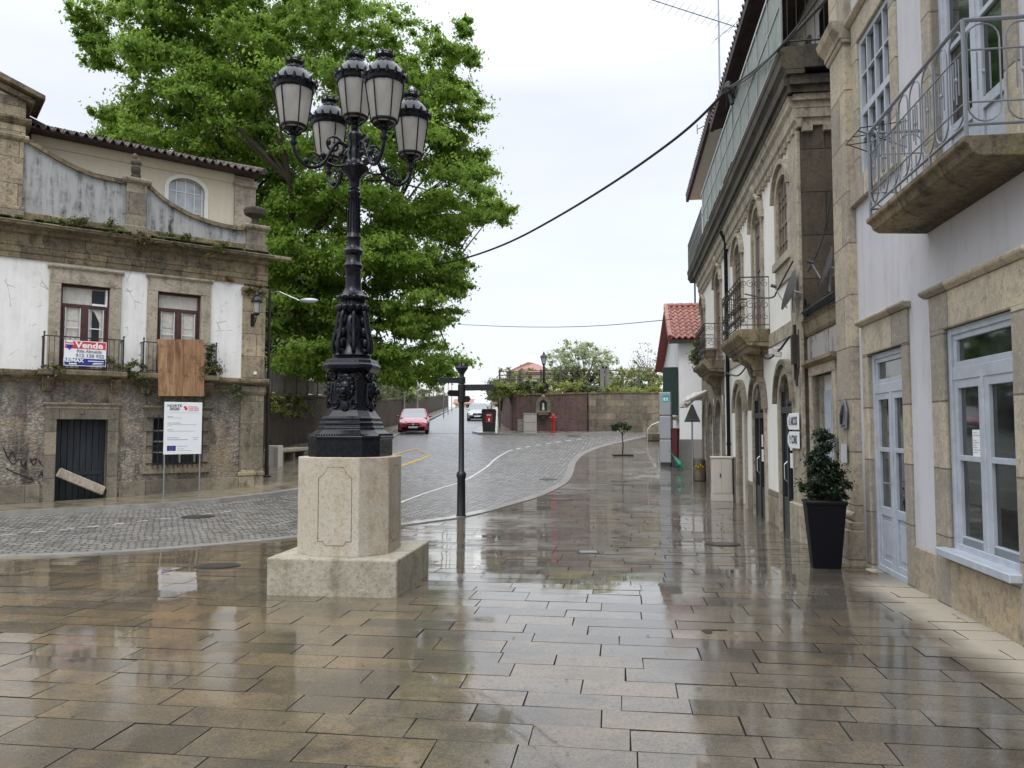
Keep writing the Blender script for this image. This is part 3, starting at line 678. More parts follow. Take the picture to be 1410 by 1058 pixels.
def tiles(mb,x0,x1,y0,z0,y1,z1,pitch=.24,course=.38,amp=.045):
    """barrel tiles: x along the eave, slope from eave (y0,z0) to ridge (y1,z1)"""
    L=math.hypot(y1-y0,z1-z0); n=int(L/course); nx=int((x1-x0)/pitch*6); dy,dz=(y1-y0)/L,(z1-z0)/L; ny,nz_=(-dz,dy) if dy>0 else (dz,-dy)
    if nz_<0: ny,nz_=-ny,-nz_
    for r in range(n):
        rows=[]
        for q,e in ((0,.03),(1.06,.0)):
            d=(r+q)*L/n; row=[]
            for k in range(nx+1):
                x=x0+(x1-x0)*k/nx; ph=(x-x0)/pitch*math.tau; h=amp*(math.cos(ph)+ .25*math.cos(2*ph))+e+.006*math.sin(k*7.1+r*3.3)
                row.append((x,y0+dy*d+ny*h,z0+dz*d+nz_*h))
            rows.append(row)
        b0=len(mb.v); mb.v+=rows[0]+rows[1]; mb.f+=[(b0+k,b0+k+1,b0+nx+2+k,b0+nx+1+k) for k in range(nx)]
        low=[(p[0],p[1]-ny*.035,p[2]-nz_*.035) for p in rows[0]]; b1=len(mb.v); mb.v+=rows[0]+low; mb.f+=[(b1+k,b1+k+1,b1+nx+2+k,b1+nx+1+k) for k in range(nx)]
def scroll(c,r,turns,a0,plane='xz',n=16,y=0):
    P=[]
    for i in range(n+1):
        t=i/n; q=r*(1-t*.85); a=a0+turns*math.tau*t; P.append((c[0]+q*math.cos(a),y,c[1]+q*math.sin(a)))
    return P
# ============================================================= STONE HOUSE (left, derelict)
LF=((-6.92,21.8,0),R(218.1))
LO=[c for c in LF[0]]
def LW(u,v):   # local to world xy
    a=LF[1]; return (LO[0]+u*math.cos(a)-v*math.sin(a), LO[1]+u*math.sin(a)+v*math.cos(a))
hs_=thing('stone_house','derelict granite townhouse with patchy white plaster, mossy cornice and low tiled roof','house',(5,0,-.1),LF)
W=13.0
wm=MB(); W_D=(3.89,5.0,-.5,1.85,.35); W_G=(1.66,2.85,.70,1.89,.3); holes(wm,.60,W,-.6,2.80,[W_D,W_G],0); wm.build('ground_floor_wall','render_rubble',hs_)
wm=MB(); FW=[(3.93,5.0,3.05,5.12,.25),(1.74,2.82,3.05,5.16,.25)]; holes(wm,.60,W,2.80,5.7,FW+[(7.2,8.3,3.05,5.1,.25)],0); wm.build('upper_wall','plaster_white',hs_)
bd=MB(); shell(bd,.0,W,-.6,6.3,-.02,-9); bd.quad((0,-.02,-.6),(.6,-.02,-.6),(.6,-.02,6.3),(0,-.02,6.3)); bd.build('side_wall','stone_grey',hs_)
st=MB(); 
st.box(0-.03,.65,-.1,.06,-.6,.35); st.box(-.01,.63,-.1,.04,.35,2.55); st.box(-.05,.67,-.1,.09,.35,.45); st.box(-.01,.63,-.1,.04,3.02,5.3); mould(st,-.05,.67,5.3,[(.05,0),(.07,.08),(.12,.14),(.14,.22)],0); mould(st,-.03,.65,2.55,[(.05,0),(.10,.1),(.10,.25)],0)
st.build('corner_pilaster','stone',hs_,bevel=.012)
st=MB(); st.box(.66,3.6,-.1,.05,-.6,.32); st.box(5.3,W,-.1,.05,-.6,.32); st.build('plinth','stone_grey',hs_,bevel=.01)
st=MB(); mould(st,-.08,W,2.72,[(.03,0),(.05,.08),(.18,.12),(.22,.16),(.22,.26),(.20,.28)],0); st.build('string_course','stone_dark',hs_)
st=MB(); mould(st,-.05,W,5.62,[(.05,0),(.05,.12),(.07,.14),(.07,.36),(.04,.38),(.04,.56),(.12,.60),(.16,.68)],0); mould(st,-.12,W,6.30-.0,[(.2,0),(.34,.06),(.36,.13),(.3,.16)],0); st.build('cornice','stone_dark',hs_)
st=MB(); st.box(-.1,W,-.6,.24,6.455,6.52); 
rm=random.Random(5)
for i in range(130):
    u=rm.uniform(0,W-.3); w_=rm.uniform(.06,.3); st.box(u,u+w_,rm.uniform(0,.14),rm.uniform(.26,.36),6.50,6.52+rm.uniform(.008,.05))
st.build('moss_growth','moss',hs_,bevel=.02)
# openings surrounds
st=MB(); frame(st,3.89,5.0,-.5,1.85,.24,-.1,.05,False,wt=.32); mould(st,3.6,5.3,2.17,[(.05,0),(.1,.04),(.1,.08)],0); st.box(4.42,4.52,.04,.075,1.98,2.08); st.build('door_surround','stone_grey',hs_,bevel=.01)
st=MB(); frame(st,1.66,2.85,.70,1.89,.22,-.1,.05,True,wt=.24,wb=.22); mould(st,1.38,3.12,2.13,[(.05,0),(.1,.04),(.1,.08)],0); st.build('window_surround','stone_grey',hs_,bevel=.01)
for a,b,c,d in ((3.93,5.0,3.0,5.12),(1.74,2.82,3.0,5.16),(7.2,8.3,3.0,5.1)):
    st=MB(); frame(st,a,b,c,d,.25,-.1,.06,False,wt=.36); mould(st,a-.3,b+.3,d+.34,[(.07,0),(.12,.05),(.12,.1)],0); st.build('window_surround','stone_plain',hs_,bevel=.01)
# vertical groove boards of the street door
dm=MB()
for k in range(8): dm.box(3.90+k*.1375,3.90+k*.1375+.13,-.30,-.265,-.45,1.85)
d_=dm.build('door','door_old',hs_,bevel=.006); m=MB(); m.box(3.92,4.98,-.265,-.245,.5,.58); m.build('rail','door_old',d_)
# barred window
m=MB(); m.box(1.66,2.85,-.3,-.26,.7,1.89); wn=m.build('window','sign_dark',hs_)
m=MB()
for k in range(3): m.box(1.72+k*.38,1.76+k*.38,-.26,-.22,.72,1.87)
for z in (1.0,1.28,1.56): m.box(1.68,2.83,-.26,-.225,z,z+.035)
m.build('glazing_bars','paint_shutter',wn)
m=MB()
for k in range(11): x=1.64+k*.122; m.tube([(x,.09,.62),(x,.09,1.98)],.011,6)
for z in (.74,1.18,1.55,1.9): m.box(1.50,3.01,.075,.09,z-.014,z+.014); m.box(1.50,1.53,-.02,.09,z-.014,z+.014); m.box(2.98,3.01,-.02,.09,z-.014,z+.014)
m.build('security_bars','iron_rust',wn)
# upper french windows
def left_french(a,b,c,d,open_slot,tr):
    o=sash(hs_,a,b,c,d,-.06,'paint_maroon','glass',name='window',fw=.05,mu=.03,pane=False,cols=[((a+b)/2,.17,c+.05,tr),(a+.085,.05,c+.05,tr),(b-.085,.05,c+.05,tr)],rows=[(tr,.08)],dp=.1)
    m=MB(); m.box(a+.03,b-.03,-.155,-.14,c,tr); m.box(a+.03,b-.03,-.155,-.14,tr,d-.02)
    for u0,u1 in ((a+.12,(a+b)/2-.1),((a+b)/2+.1,b-.12)):
        for zz in (c+.35,c+.8,c+1.2): m.box(u0+.03,u1-.05,-.14,-.13,zz,zz+.36)
    for k in range(5): u=a+.1+k*(b-a-.2)/4; m.box(u-.004,u+.004,-.14,-.134,tr+.05,d-.06)
    m.build('inner_shutters','paint_shutter',o,bevel=.004)
    m=MB(); 
    for u0,u1 in ((a+.11,(a+b)/2-.085),((a+b)/2+.085,b-.11)): m.box(u0,u1,-.095,-.085,c+1.02,c+1.045); m.box(u0,u0+.02,-.095,-.085,c+.2,tr-.05); m.box(u1-.02,u1,-.095,-.085,c+.2,tr-.05)
    m.build('glazing_bar','paint_white',o)
    if open_slot:
        m=MB(); x0=a+.2; m.prism([(x0,c+.7),(x0+.17,c+.7),(x0+.17,c+1.5),(x0+.10,c+1.42),(x0,c+1.2)],-.134,-.125); m.box(a+.1,a+.38,-.134,-.125,tr+.08,d-.08); m.build('dark_gap','door_black',o)
        m=MB(); m.box(a+.045,a+.085,-.1,-.055,tr+.02,d-.05); m.box(a+.05,a+.38,-.1,-.05,tr+.03,tr+.08); m.build('white_trim','paint_white',o)
left_french(3.93,5.0,3.05,5.12,True,4.62); left_french(1.74,2.82,3.05,5.16,False,4.72); left_french(7.2,8.3,3.05,5.1,False,4.65)
# balconettes: ledge, consoles, railing
for a,b in ((3.66,5.36),(1.42,3.2),(6.9,8.6)):
    m=MB(); m.box(a-.1,b+.1,0,.42,2.88,3.02); bl=m.build('balcony_ledge','stone_dark',hs_,bevel=.015)
    for u in (a+.12,b-.12):
        m=MB(); m.box(u-.12,u+.12,0,.22,2.66,2.88)
        m.tube([(u-.12,.22,2.82),(u+.12,.22,2.82)],.06,10)
        for k in range(5): m.box(u-.11+k*.048,u-.085+k*.048,.22,.25,2.58,2.84)
        m.box(u-.10,u+.10,0,.14,2.52,2.66); m.build('console','stone_dark',bl,bevel=.01)
    m=MB(); n=17
    for k in range(n):
        x=a+(b-a)*k/(n-1); m.tube([(x,.36,3.02),(x,.36,3.80)],.007,5)
    for x in (a,b):
        m.tube([(x,.36,3.02),(x,.36,3.86)],.016,6); m.ell((x,.36,3.88),(.025,.025,.03),6,5)
        for k in range(1,4): m.tube([(x,.36-k*.09,3.02),(x,.36-k*.09,3.80)],.007,5)
        m.box(x-.01,x+.01,.0,.36,3.79,3.81); m.box(x-.01,x+.01,.0,.36,3.08,3.10)
    m.box(a,b,.348,.372,3.79,3.815); m.box(a,b,.352,.368,3.08,3.10); m.build('railing','iron_rust',bl)
# parapet with two swooping panels and piers
def swoop(P,name):
    m=MB()
    for (u0,z0),(u1,z1) in zip(P,P[1:]):
        m.quad((u0,.02,6.45),(u1,.02,6.45),(u1,.02,z1),(u0,.02,z0)); m.quad((u0,-.25,6.45),(u1,-.25,6.45),(u1,-.25,z1),(u0,-.25,z0)); m.quad((u0,.02,z0),(u1,.02,z1),(u1,-.25,z1),(u0,-.25,z0))
    m.build('parapet_panel','plaster_parapet',hs_)
    m=MB(); i=[p for p in P]; o=[(p[0],p[1]+.11) for p in P]; m.ring(i,o,-.30,.09); m.build('parapet_coping','stone_dark',hs_,smooth=50)
swoop(smooth_line([(5.87,8.40),(5.4,8.18),(4.91,7.96),(4.39,7.82),(3.9,7.80),(3.64,7.80)],2),'a')
swoop(smooth_line([(3.16,7.85),(2.74,7.50),(2.15,7.24),(1.55,7.10),(.95,7.06),(.58,7.10)],2),'b')
m=MB(); m.box(.5,5.9,-.3,.08,6.45,6.72); m.build('parapet_base','stone_dark',hs_,bevel=.02)
for a,b,zt in ((3.16,3.64,7.85),(.05,.58,7.15)):
    m=MB(); m.box(a,b,-.34,.12,6.44,zt); m.box(a-.04,b+.04,-.38,.16,6.44,6.75)
    mould(m,a-.09,b+.09,zt-.02,[(.13,0),(.2,.06),(.21,.14),(.15,.16)],0); m.box(a-.09,b+.09,-.42,-.02,zt,zt+.14); m.build('parapet_pier','stone_grey',hs_,bevel=.015)
m=MB(); m.box(3.30,3.50,-.2,.02,7.99,8.12); m.ell((3.4,-.09,8.25),(.12,.11,.2),8,6); m.ell((3.4,-.07,8.45),(.14,.10,.12),8,6); m.ell((3.44,-.05,8.57),(.07,.07,.1),8,6); m.build('weathered_finial','stone_black',hs_,smooth=60)
m=MB(); m.lathe([(.16,0),(.17,.05),(.09,.09),(.07,.18),(.14,.24),(.27,.30),(.30,.40),(.29,.47),(.24,.50),(.05,.52)],(.31,-.08,7.30),14); m.build('stone_urn','stone_black',hs_,smooth=40)
# tower bay with pilaster and raking pediment
m=MB(); holes(m,6.5,12.0,6.4,9.6,[],-.02); m.prism([(6.0,9.4),(12.0,9.4),(9,10.4)],-.9,-.0); m.build('tower_wall','plaster_white',hs_)
m=MB(); m.box(5.87,6.62,-.95,.09,6.44,8.36); m.box(5.82,6.68,-1.0,.14,6.44,6.8); mould(m,5.78,6.72,8.36,[(.1,0),(.16,.05),(.18,.12),(.12,.15)],0); m.box(5.85,6.64,-.95,.1,8.51,8.74); m.box(5.85,12.0,-.95,.04,8.9,9.42)
m.build('tower_pilaster','stone',hs_,bevel=.012)
m=MB(); mould(m,5.74,12.2,8.74,[(.08,0),(.16,.05),(.2,.12),(.2,.17)],0); m.box(5.74,6.0,-1.1,-.04,8.74,8.91); 
m.prism([(5.5,9.38),(5.5,9.50),(9.0,10.75),(12.5,9.50),(12.5,9.38),(9.0,10.55)],-1.1,.34); m.prism([(5.72,9.28),(5.66,9.40),(9.0,10.56),(12.3,9.40),(12.3,9.28),(9.0,10.4)],-1.0,.18); m.build('pediment','stone_dark',hs_,bevel=.012)
m=MB(); m.box(5.62,5.9,-3.5,-.95,8.3,9.3); m.prism([(5.3,9.15),(5.3,9.27),(9,10.6),(9,10.4)],-5,-1.05); m.build('tower_return','roof_eave',hs_)
# attic set back behind the parapet
m=MB(); AW=(1.36,2.33,7.3,8.62,.2); holes(m,-.05,5.9,6.3,9.0,[AW],-1.2); shell(m,-.05,5.9,6.3,9.0,-1.2,-8); spandrel(m,1.36,2.33,8.3,.32,8.62,-1.4,-1.199); m.build('attic_wall','plaster_cream',hs_)
m=MB(); archband(m,1.36,2.33,7.3,8.3,.32,.10,-1.25,-1.16); m.build('attic_window_surround','plaster_clean',hs_)
o=sash(hs_,1.36,2.33,7.3,8.64,-1.30,'paint_white','glass_sky',name='attic_window',cols=[1.6,1.845,2.09],rows=[7.7,8.25],fw=.05)
m=MB(); m.box(-.09,.52,-1.3,-1.13,6.4,8.66); mould(m,-.12,.56,8.66,[(.08,0),(.14,.05),(.14,.12),(.10,.24)],-1.2); m.build('attic_pilaster','stone_plain',hs_,bevel=.01)
m=MB(); mould(m,.56,5.9,8.74,[(.03,0),(.05,.05),(.09,.2),(.09,.26)],-1.2); m.build('attic_frieze','plaster_cream',hs_)
m=MB(); m.box(-.1,5.85,-1.2,-.72,8.99,9.05)
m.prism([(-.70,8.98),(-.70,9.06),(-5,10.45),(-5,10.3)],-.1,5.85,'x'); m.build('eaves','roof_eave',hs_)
m=MB(); tiles(m,-.15,5.85,-.62,9.03,-5.0,10.5,pitch=.21,course=.36,amp=.055); m.build('roof','tile_dark',hs_,smooth=50)
m=MB(); m.tube([(-.14,-.6,9.08),(-.14,-5,10.55)],.09,8); m.build('verge_tiles','tile_dark',hs_)
m=MB(); m.box(-.70,.0,-.0,.16,6.40,6.50); m.build('stone_spout','stone_grey',hs_,bevel=.02)
# graffiti scribble on the rubble wall
m=MB(); gr=random.Random(2)
def gl(pts,r=.012): m.tube([(x,.012,z) for x,z in smooth_line(pts,2)],r,5)
gl([(6.0,1.05),(5.85,.75),(5.72,1.0),(5.66,.68),(5.58,.95),(5.6,.7)]); gl([(5.52,.95),(5.44,.72),(5.36,.98),(5.52,.85)]); gl([(5.98,.72),(5.8,.60),(5.6,.52),(5.45,.42)]); gl([(5.5,.5),(5.42,.40),(5.55,.38)])
gl([(5.3,.62),(5.2,.42),(5.07,.46),(5.1,.62),(5.24,.66),(5.33,.5)]); gl([(5.35,.9),(5.25,.7),(5.15,.92),(5.08,.74),(5.02,.9)]); gl([(6.05,1.2),(5.95,.9),(5.88,1.15),(5.8,.9)])
m.build('graffiti','cable',hs_)
# plants rooted on ledges
wi=0; LBL=['weeds above the left end of the string course beside the sale banner','green weeds on the ledge between the sale banner and the plywood','weeds hanging under the plywood board','weeds on the ledge right of the plywood board','dry yellow tuft on the cornice below the middle parapet pier','pale flowering tuft on the cornice at the right parapet panel','grass tuft growing along the mossy cornice by the tower pilaster','leafy tuft above the corner pilaster capital','yellow tuft just under the house corner cornice','weeds beside the sale banner railing on its right','dark weeds hanging below the string course near the corner','small weeds on the cornice over the plywood window']
for (u,v,z,r,mt,nn) in ((5.25,.32,2.95,.22,'leaf_weed',5),(3.45,.3,3.05,.22,'leaf_weed',5),(2.95,.3,2.9,.2,'leaf_hedge',4),(1.55,.34,3.15,.22,'leaf_weed',6),(3.25,.3,6.45,.24,'leaf_dry',7),(1.45,.33,6.38,.20,'leaf_weed',5),(4.6,.25,6.62,.22,'leaf_weed',9),(.2,.14,5.55,.16,'leaf_weed',4),(.75,.1,5.6,.12,'leaf_dry',3),(3.75,.3,3.2,.2,'leaf_weed',5),(.95,.2,2.72,.2,'leaf_hedge',4),(2.4,.3,6.5,.14,'leaf_weed',5)):
    rw=random.Random(wi*7+1); wide=.55 if wi!=6 else 1.1
    cl=[(u+rw.uniform(-wide,wide)*.6,v+rw.uniform(-.06,.06),z+rw.uniform(-.18,.14),r*rw.uniform(.4,.9)) for _ in range(nn)]
    t=thing('wall_plant',LBL[wi],'plant',(u,v,z),LF,'weeds growing on the stone house ledges'); leaves('foliage',cl,240,.028,mt,t); wi+=1
rw=random.Random(91)
t=thing('wall_plant','tall green weeds inside the railing right of the plywood','plant',(1.48,.28,3.0),LF,'weeds growing on the stone house ledges'); leaves('foliage',[(1.48+rw.uniform(-.06,.1),.26,3.05+k*.11,.1) for k in range(8)],220,.03,'leaf_hedge',t)
# sale banner, plywood, notice board, leaning stone
t=thing('sale_banner','red, white and blue sale banner tied to the left balcony railing','banner',(4.5,.4,3.0),LF)
x0,x1,z0,z1=4.05,4.95,3.12,3.72; m=MB(); m.box(x0,x1,.385,.395,z0,z1); m.build('banner_sheet','sign_white',t)
m=MB(); m.box(x0+.015,x1-.015,.395,.397,z1-.19,z1-.015); m.build('red_field','sign_red',t); m=MB(); m.box(x0+.015,x1-.015,.395,.397,z0+.015,z0+.18); m.build('blue_field','sign_blue',t)
text('Vende',.2,'lettering','sign_white',t,(4.42,.399,3.615),bold=.006,sx=1.15); text('Rita Almeida',.10,'lettering','sign_grey',t,(4.42,.399,3.475),bold=.003,sx=1.05); text('912 138 922',.115,'lettering','sign_grey',t,(4.40,.399,3.365),bold=.004,sx=1.05)
text('RE/MAX',.12,'lettering','sign_white',t,(4.75,.399,3.245),bold=.005); m=MB()
for x,z,w_,h_ in ((4.76,3.165,.16,.03),(4.27,3.245,.34,.02),(4.22,3.195,.22,.022),(4.22,3.16,.26,.012)): m.box(x-w_/2,x+w_/2,.397,.399,z-h_/2,z+h_/2)
m.build('printed_lines','sign_white',t)
m=MB(); m.lathe([(.001,-.001),(.085,0),(.085,.004)],(0,0,0),16); bl=MB()
B_=[(4.84+.09*math.cos(a),3.63+.09*math.sin(a)) for a in [k*math.tau/16 for k in range(16)]]
bl.prism([(x,z) for x,z in B_],.398,.401); b_=bl.build('balloon_emblem','sign_white',t); b2=MB(); b2.prism([(4.93,3.62),(4.75,3.62),(4.78,3.565),(4.84,3.49),(4.90,3.565)],.4015,.403); b2.build('emblem_envelope','sign_blue',b_); b3=MB(); b3.prism([(4.925,3.67),(4.755,3.67),(4.755,3.645),(4.925,3.645)],.4015,.403); b3.build('emblem_band','sign_red',b_)
m=MB(); m.prism([(1.72,2.47),(2.84,2.45),(2.90,3.88),(1.76,3.95)],.40,.425); m.box(2.15,2.26,.425,.435,3.0,3.8)
solo(m,'plywood_board','plywood','large weathered plywood sheet tied over the right balcony railing','board',(2.3,.41,2.46),LF)
t=thing('notice_board','white project notice board on two thin posts before the barred window','notice board',(2.22,.55,-.1),LF)
m=MB(); m.box(1.80,2.72,.52,.55,.98,2.30); m.build('panel','sign_white',t,bevel=.004)
for u in (2.68,1.82): m=MB(); m.tube([(u,.5,-.35),(u,.5,2.2)],.02,8); m.build('post','metal_grey',t)
text('NORTE',.085,'lettering','sign_dark',t,(2.48,.551,2.205),sx=1.25,bold=.002); text('2020',.10,'lettering','sign_dark',t,(2.48,.551,2.125),sx=1.2,bold=.003); text('PORTUGAL',.045,'lettering','sign_red',t,(2.03,.551,2.185)); text('2020',.12,'lettering','sign_red',t,(2.02,.551,2.115),sx=1.1)
m=MB(); m.box(2.17,2.235,.55,.553,2.10,2.17); m.box(2.2,2.26,.55,.553,2.16,2.20); m.build('emblem','sign_red',t)
m=MB(); m.box(1.86,2.66,.55,.552,2.03,2.034)
m.build('rule','sign_grey',t)
m=MB()
for z,w_,h_ in ((1.93,.13,.014),(1.90,.34,.009),(1.77,.32,.014),(1.73,.70,.009),(1.70,.10,.009),(1.60,.13,.014),(1.565,.66,.009),(1.40,.28,.014),(1.35,.50,.016)):
    u=2.64
    while u>2.64-w_: q=rm.uniform(.02,.06); m.box(u,max(u-q,2.64-w_),.55,.552,z-h_/2,z+h_/2); u-=q+.008
m.box(2.03,1.88,.55,.552,1.394,1.404); m.box(2.01,1.90,.55,.552,1.345,1.354); m.box(2.39,2.14,.55,.552,1.18,1.19); m.box(2.39,2.22,.55,.552,1.115,1.122); m.box(2.39,2.05,.55,.552,1.07,1.077)
m.build('printed_lines','sign_grey',t)
m=MB(); m.box(2.43,2.64,.55,.553,1.07,1.20); fl=m.build('european_flag','sign_blue',t); m=MB()
for k in range(12): a=k*math.tau/12; x,z=2.535+.042*math.cos(a),1.135+.042*math.sin(a); m.box(x-.005,x+.005,.553,.555,z-.005,z+.005)
m.build('flag_stars','yellow',fl)
m=MB(); m.prism([(4.99,.50),(4.89,.70),(3.90,.20),(3.98,-.0)],-.12,.10); solo(m,'leaning_stone_slab','stone_plain','long rough stone slab leaning across the dark doorway','stone slab',(4.4,0,0),LF,bevel=.02)
# wall lantern at the corner
t=thing('wall_lantern','black glazed wall lantern bracketed on the house corner pilaster','lantern',(.36,.05,4.6),LF)
m=MB(); m.tube([(.36,.04,4.55),(.36,.14,4.50),(.36,.28,4.56),(.36,.34,4.68)],.016,6); m.tube([(.36,.04,4.75),(.36,.2,4.68),(.36,.3,4.62)],.012,6); m.box(.31,.41,.03,.06,4.45,4.8); m.build('bracket','iron_black',t)
lx,ly=.36,.36; m=MB(); m.lathe([(.085,4.78),(.125,5.08)],(lx,ly,0),8); m.build('glass','lamp_glass',t)
m=MB(); m.lathe([(.15,5.07),(.16,5.10),(.14,5.17),(.08,5.24),(.04,5.26),(.05,5.29),(.02,5.36)],(lx,ly,0),12); m.lathe([(.02,4.70),(.05,4.73),(.09,4.77),(.09,4.79)],(lx,ly,0),10)
for k in range(4): a=k*math.tau/4+.4; m.tube([(lx+.088*math.cos(a),ly+.088*math.sin(a),4.78),(lx+.13*math.cos(a),ly+.13*math.sin(a),5.08)],.007,5)
m.build('cap','iron_black',t,smooth=40)
m=MB(); m.box(.22,.30,.045,.075,3.12,3.20); solo(m,'junction_box','sign_white','small white junction box on the house corner pilaster','box',(.26,.05,3.12),LF,bevel=.005)
# street lamp pole with arm at the corner
x,y=G(367,657,.12); z=H(x,y)+.12
t=thing('street_lamp','tall slim grey street lamp with one arm at the stone house corner','street lamp',(x,y,z))
ztop=AT(367,400,y)[2]
m=MB(); m.tube([(x,y,z),(x,y,z+.9),(x,y,ztop)],[.06,.05,.04],10); m.lathe([(.14,0),(.14,.03),(.07,.06),(.065,.3)],(x,y,z),10); m.build('pole','iron_rust',t)
q=AT(412,414,y-.2); m=MB(); m.tube([(x,y,ztop-.08),(x+.3,y-.05,ztop-.05),q],.018,6); m.build('arm','metal_grey',t)
m=MB(); q2=AT(437,418,y-.3); c=((q[0]+q2[0])/2,q[1],q[2]-.0); m.ell(c,(.29,.11,.075),12,7); m.build('lamp_head','metal_pale',t,smooth=60)
# ============================================================= ORNATE LAMP AND PEDESTAL
PX,PY=-1.69,8.27; PRot=R(-7); PF=((PX,PY,0),PRot)
def oct_(w,k,r=0):
    """square with cut corners; w = half width across, k = corner cut"""
    return [(w,-w+k),(w,w-k),(w-k,w),(-w+k,w),(-w,w-k),(-w,-w+k),(-w+k,-w),(w-k,-w)]
def octloft(mb,L):
    """L: list of (half width, cut, z)"""
    n=len(mb.v)
    for w_,k,z in L: mb.v+=[(x,y,z) for x,y in oct_(w_,k)]
    for i in range(len(L)-1):
        for j_ in range(8): mb.f.append((n+i*8+j_,n+i*8+(j_+1)%8,n+(i+1)*8+(j_+1)%8,n+(i+1)*8+j_))
    mb.f.append(tuple(range(n+7,n-1,-1))); e=n+(len(L)-1)*8; mb.f.append(tuple(range(e,e+8)))
t=thing('stone_pedestal','pale granite octagonal pedestal on a square plinth carrying the black lamp','pedestal',(0,0,0),PF)
m=MB(); m.box(-.635,.67,-.61,.74,-.15,.355); m.build('plinth','granite_plinth',t,bevel=.018,seg=2)
m=MB(); octloft(m,[(.478,.235,.352),(.478,.235,1.325)]); body=m.build('pedestal_body','granite_light',t,bevel=.006)
# incised panels on the four wide faces: thin grooves as dark recessed lines
for q in range(4):
    m=MB(); a=q*math.pi/2; ca,sa=math.cos(a),math.sin(a)
    P=[(-.17,.50),(-.12,.50),(-.09,.46),(.09,.46),(.12,.50),(.17,.50),(.17,1.12),(.12,1.16),(.08,1.23),(-.08,1.23),(-.12,1.16),(-.17,1.12)]
    for i in range(len(P)):
        (x0,z0),(x1,z1)=P[i],P[(i+1)%len(P)]; y=-.4795; s_=.004
        d=Vector((x1-x0,z1-z0)).normalized()*s_; nx,nz_=-d.y,d.x
        m.quad(*[(x*ca-y*sa,x*sa+y*ca,z) for x,z in ((x0+nx-d.x,z0+nz_-d.y),(x1+nx+d.x,z1+nz_+d.y),(x1-nx+d.x,z1-nz_+d.y),(x0-nx-d.x,z0-nz_-d.y))])
    m.build('incised_panel','stone_grey',t)
t=thing('ornate_street_lamp','tall black cast iron lamp with five glazed lanterns and lion heads','street lamp',(0,0,1.325),PF)
m=MB(); octloft(m,[(.43,.16,1.327),(.43,.16,1.50),(.442,.165,1.51),(.442,.165,1.535),(.40,.15,1.56),(.345,.13,1.60),(.345,.13,1.625),(.325,.12,1.64),(.33,.12,1.67),(.305,.11,1.69),(.31,.11,1.715),(.285,.105,1.74),(.245,.10,1.80),(.225,.095,1.90),(.222,.095,2.18),(.24,.10,2.20)])
m.build('base','iron_lamp',t,bevel=.006)
m=MB()
for q in range(4):
    a=q*math.pi/2; ca,sa=math.cos(a),math.sin(a)
    for k in range(19): x=-.27+k*.03; y=-.425; m.ell((x*ca-y*sa,x*sa+y*ca,1.548),(.012,.012,.014),6,4)
m.build('beading','iron_lamp',t,smooth=60)
m=MB(); octloft(m,[(.25,.10,2.195),(.30,.115,2.235),(.305,.12,2.27),(.285,.11,2.29),(.27,.11,2.33),(.20,.09,2.36)]); m.build('cap_moulding','iron_lamp',t,bevel=.006)
for q in range(4):
    a=q*math.pi/2; ca,sa=math.cos(a),math.sin(a)
    T=lambda x,y,z:(x*ca-y*sa,x*sa+y*ca,z)
    def E(mb,x,y,z,rx,ry,rz): 
        n0=len(mb.v); mb.ell((0,0,0),(rx,ry,rz),10,7); mb.v[n0:]=[T(x+p[0],y+p[1],z+p[2]) for p in mb.v[n0:]]
    m=MB(); E(m,0,-.25,2.02,.085,.055,.095)
    for k in range(11): b=k*math.tau/11; E(m,.085*math.cos(b),-.24,2.03+.095*math.sin(b),.035,.03,.035)
    E(m,0,-.305,2.0,.045,.045,.04); E(m,0,-.33,1.985,.02,.02,.018); E(m,-.04,-.295,2.045,.022,.02,.016); E(m,.04,-.295,2.045,.022,.02,.016); E(m,0,-.29,1.95,.035,.03,.018); E(m,-.07,-.26,2.12,.022,.02,.028); E(m,.07,-.26,2.12,.022,.02,.028)
    m.build('lion_head','iron_lamp',t,smooth=60)
    m=MB()   # leaf work above and below the head
    for sg in (-1,1):
        m.tube([T(p[0]*sg,-.245,p[2]) for p in scroll((.15,2.14),.05,1.2,0)],.011,6); m.tube([T(p[0]*sg,-.248,p[2]) for p in scroll((.12,1.86),.05,1.2,2)],.011,6)
        m.tube([T(sg*.16,-.245,1.84),T(sg*.17,-.245,1.95),T(sg*.15,-.245,2.08)],.010,6)
    E(m,0,-.25,1.84,.05,.02,.06); E(m,0,-.25,2.15,.06,.02,.03); m.build('relief_ornament','iron_lamp',t,smooth=60)
for o in t.children: o.scale=(.88,.88,1)
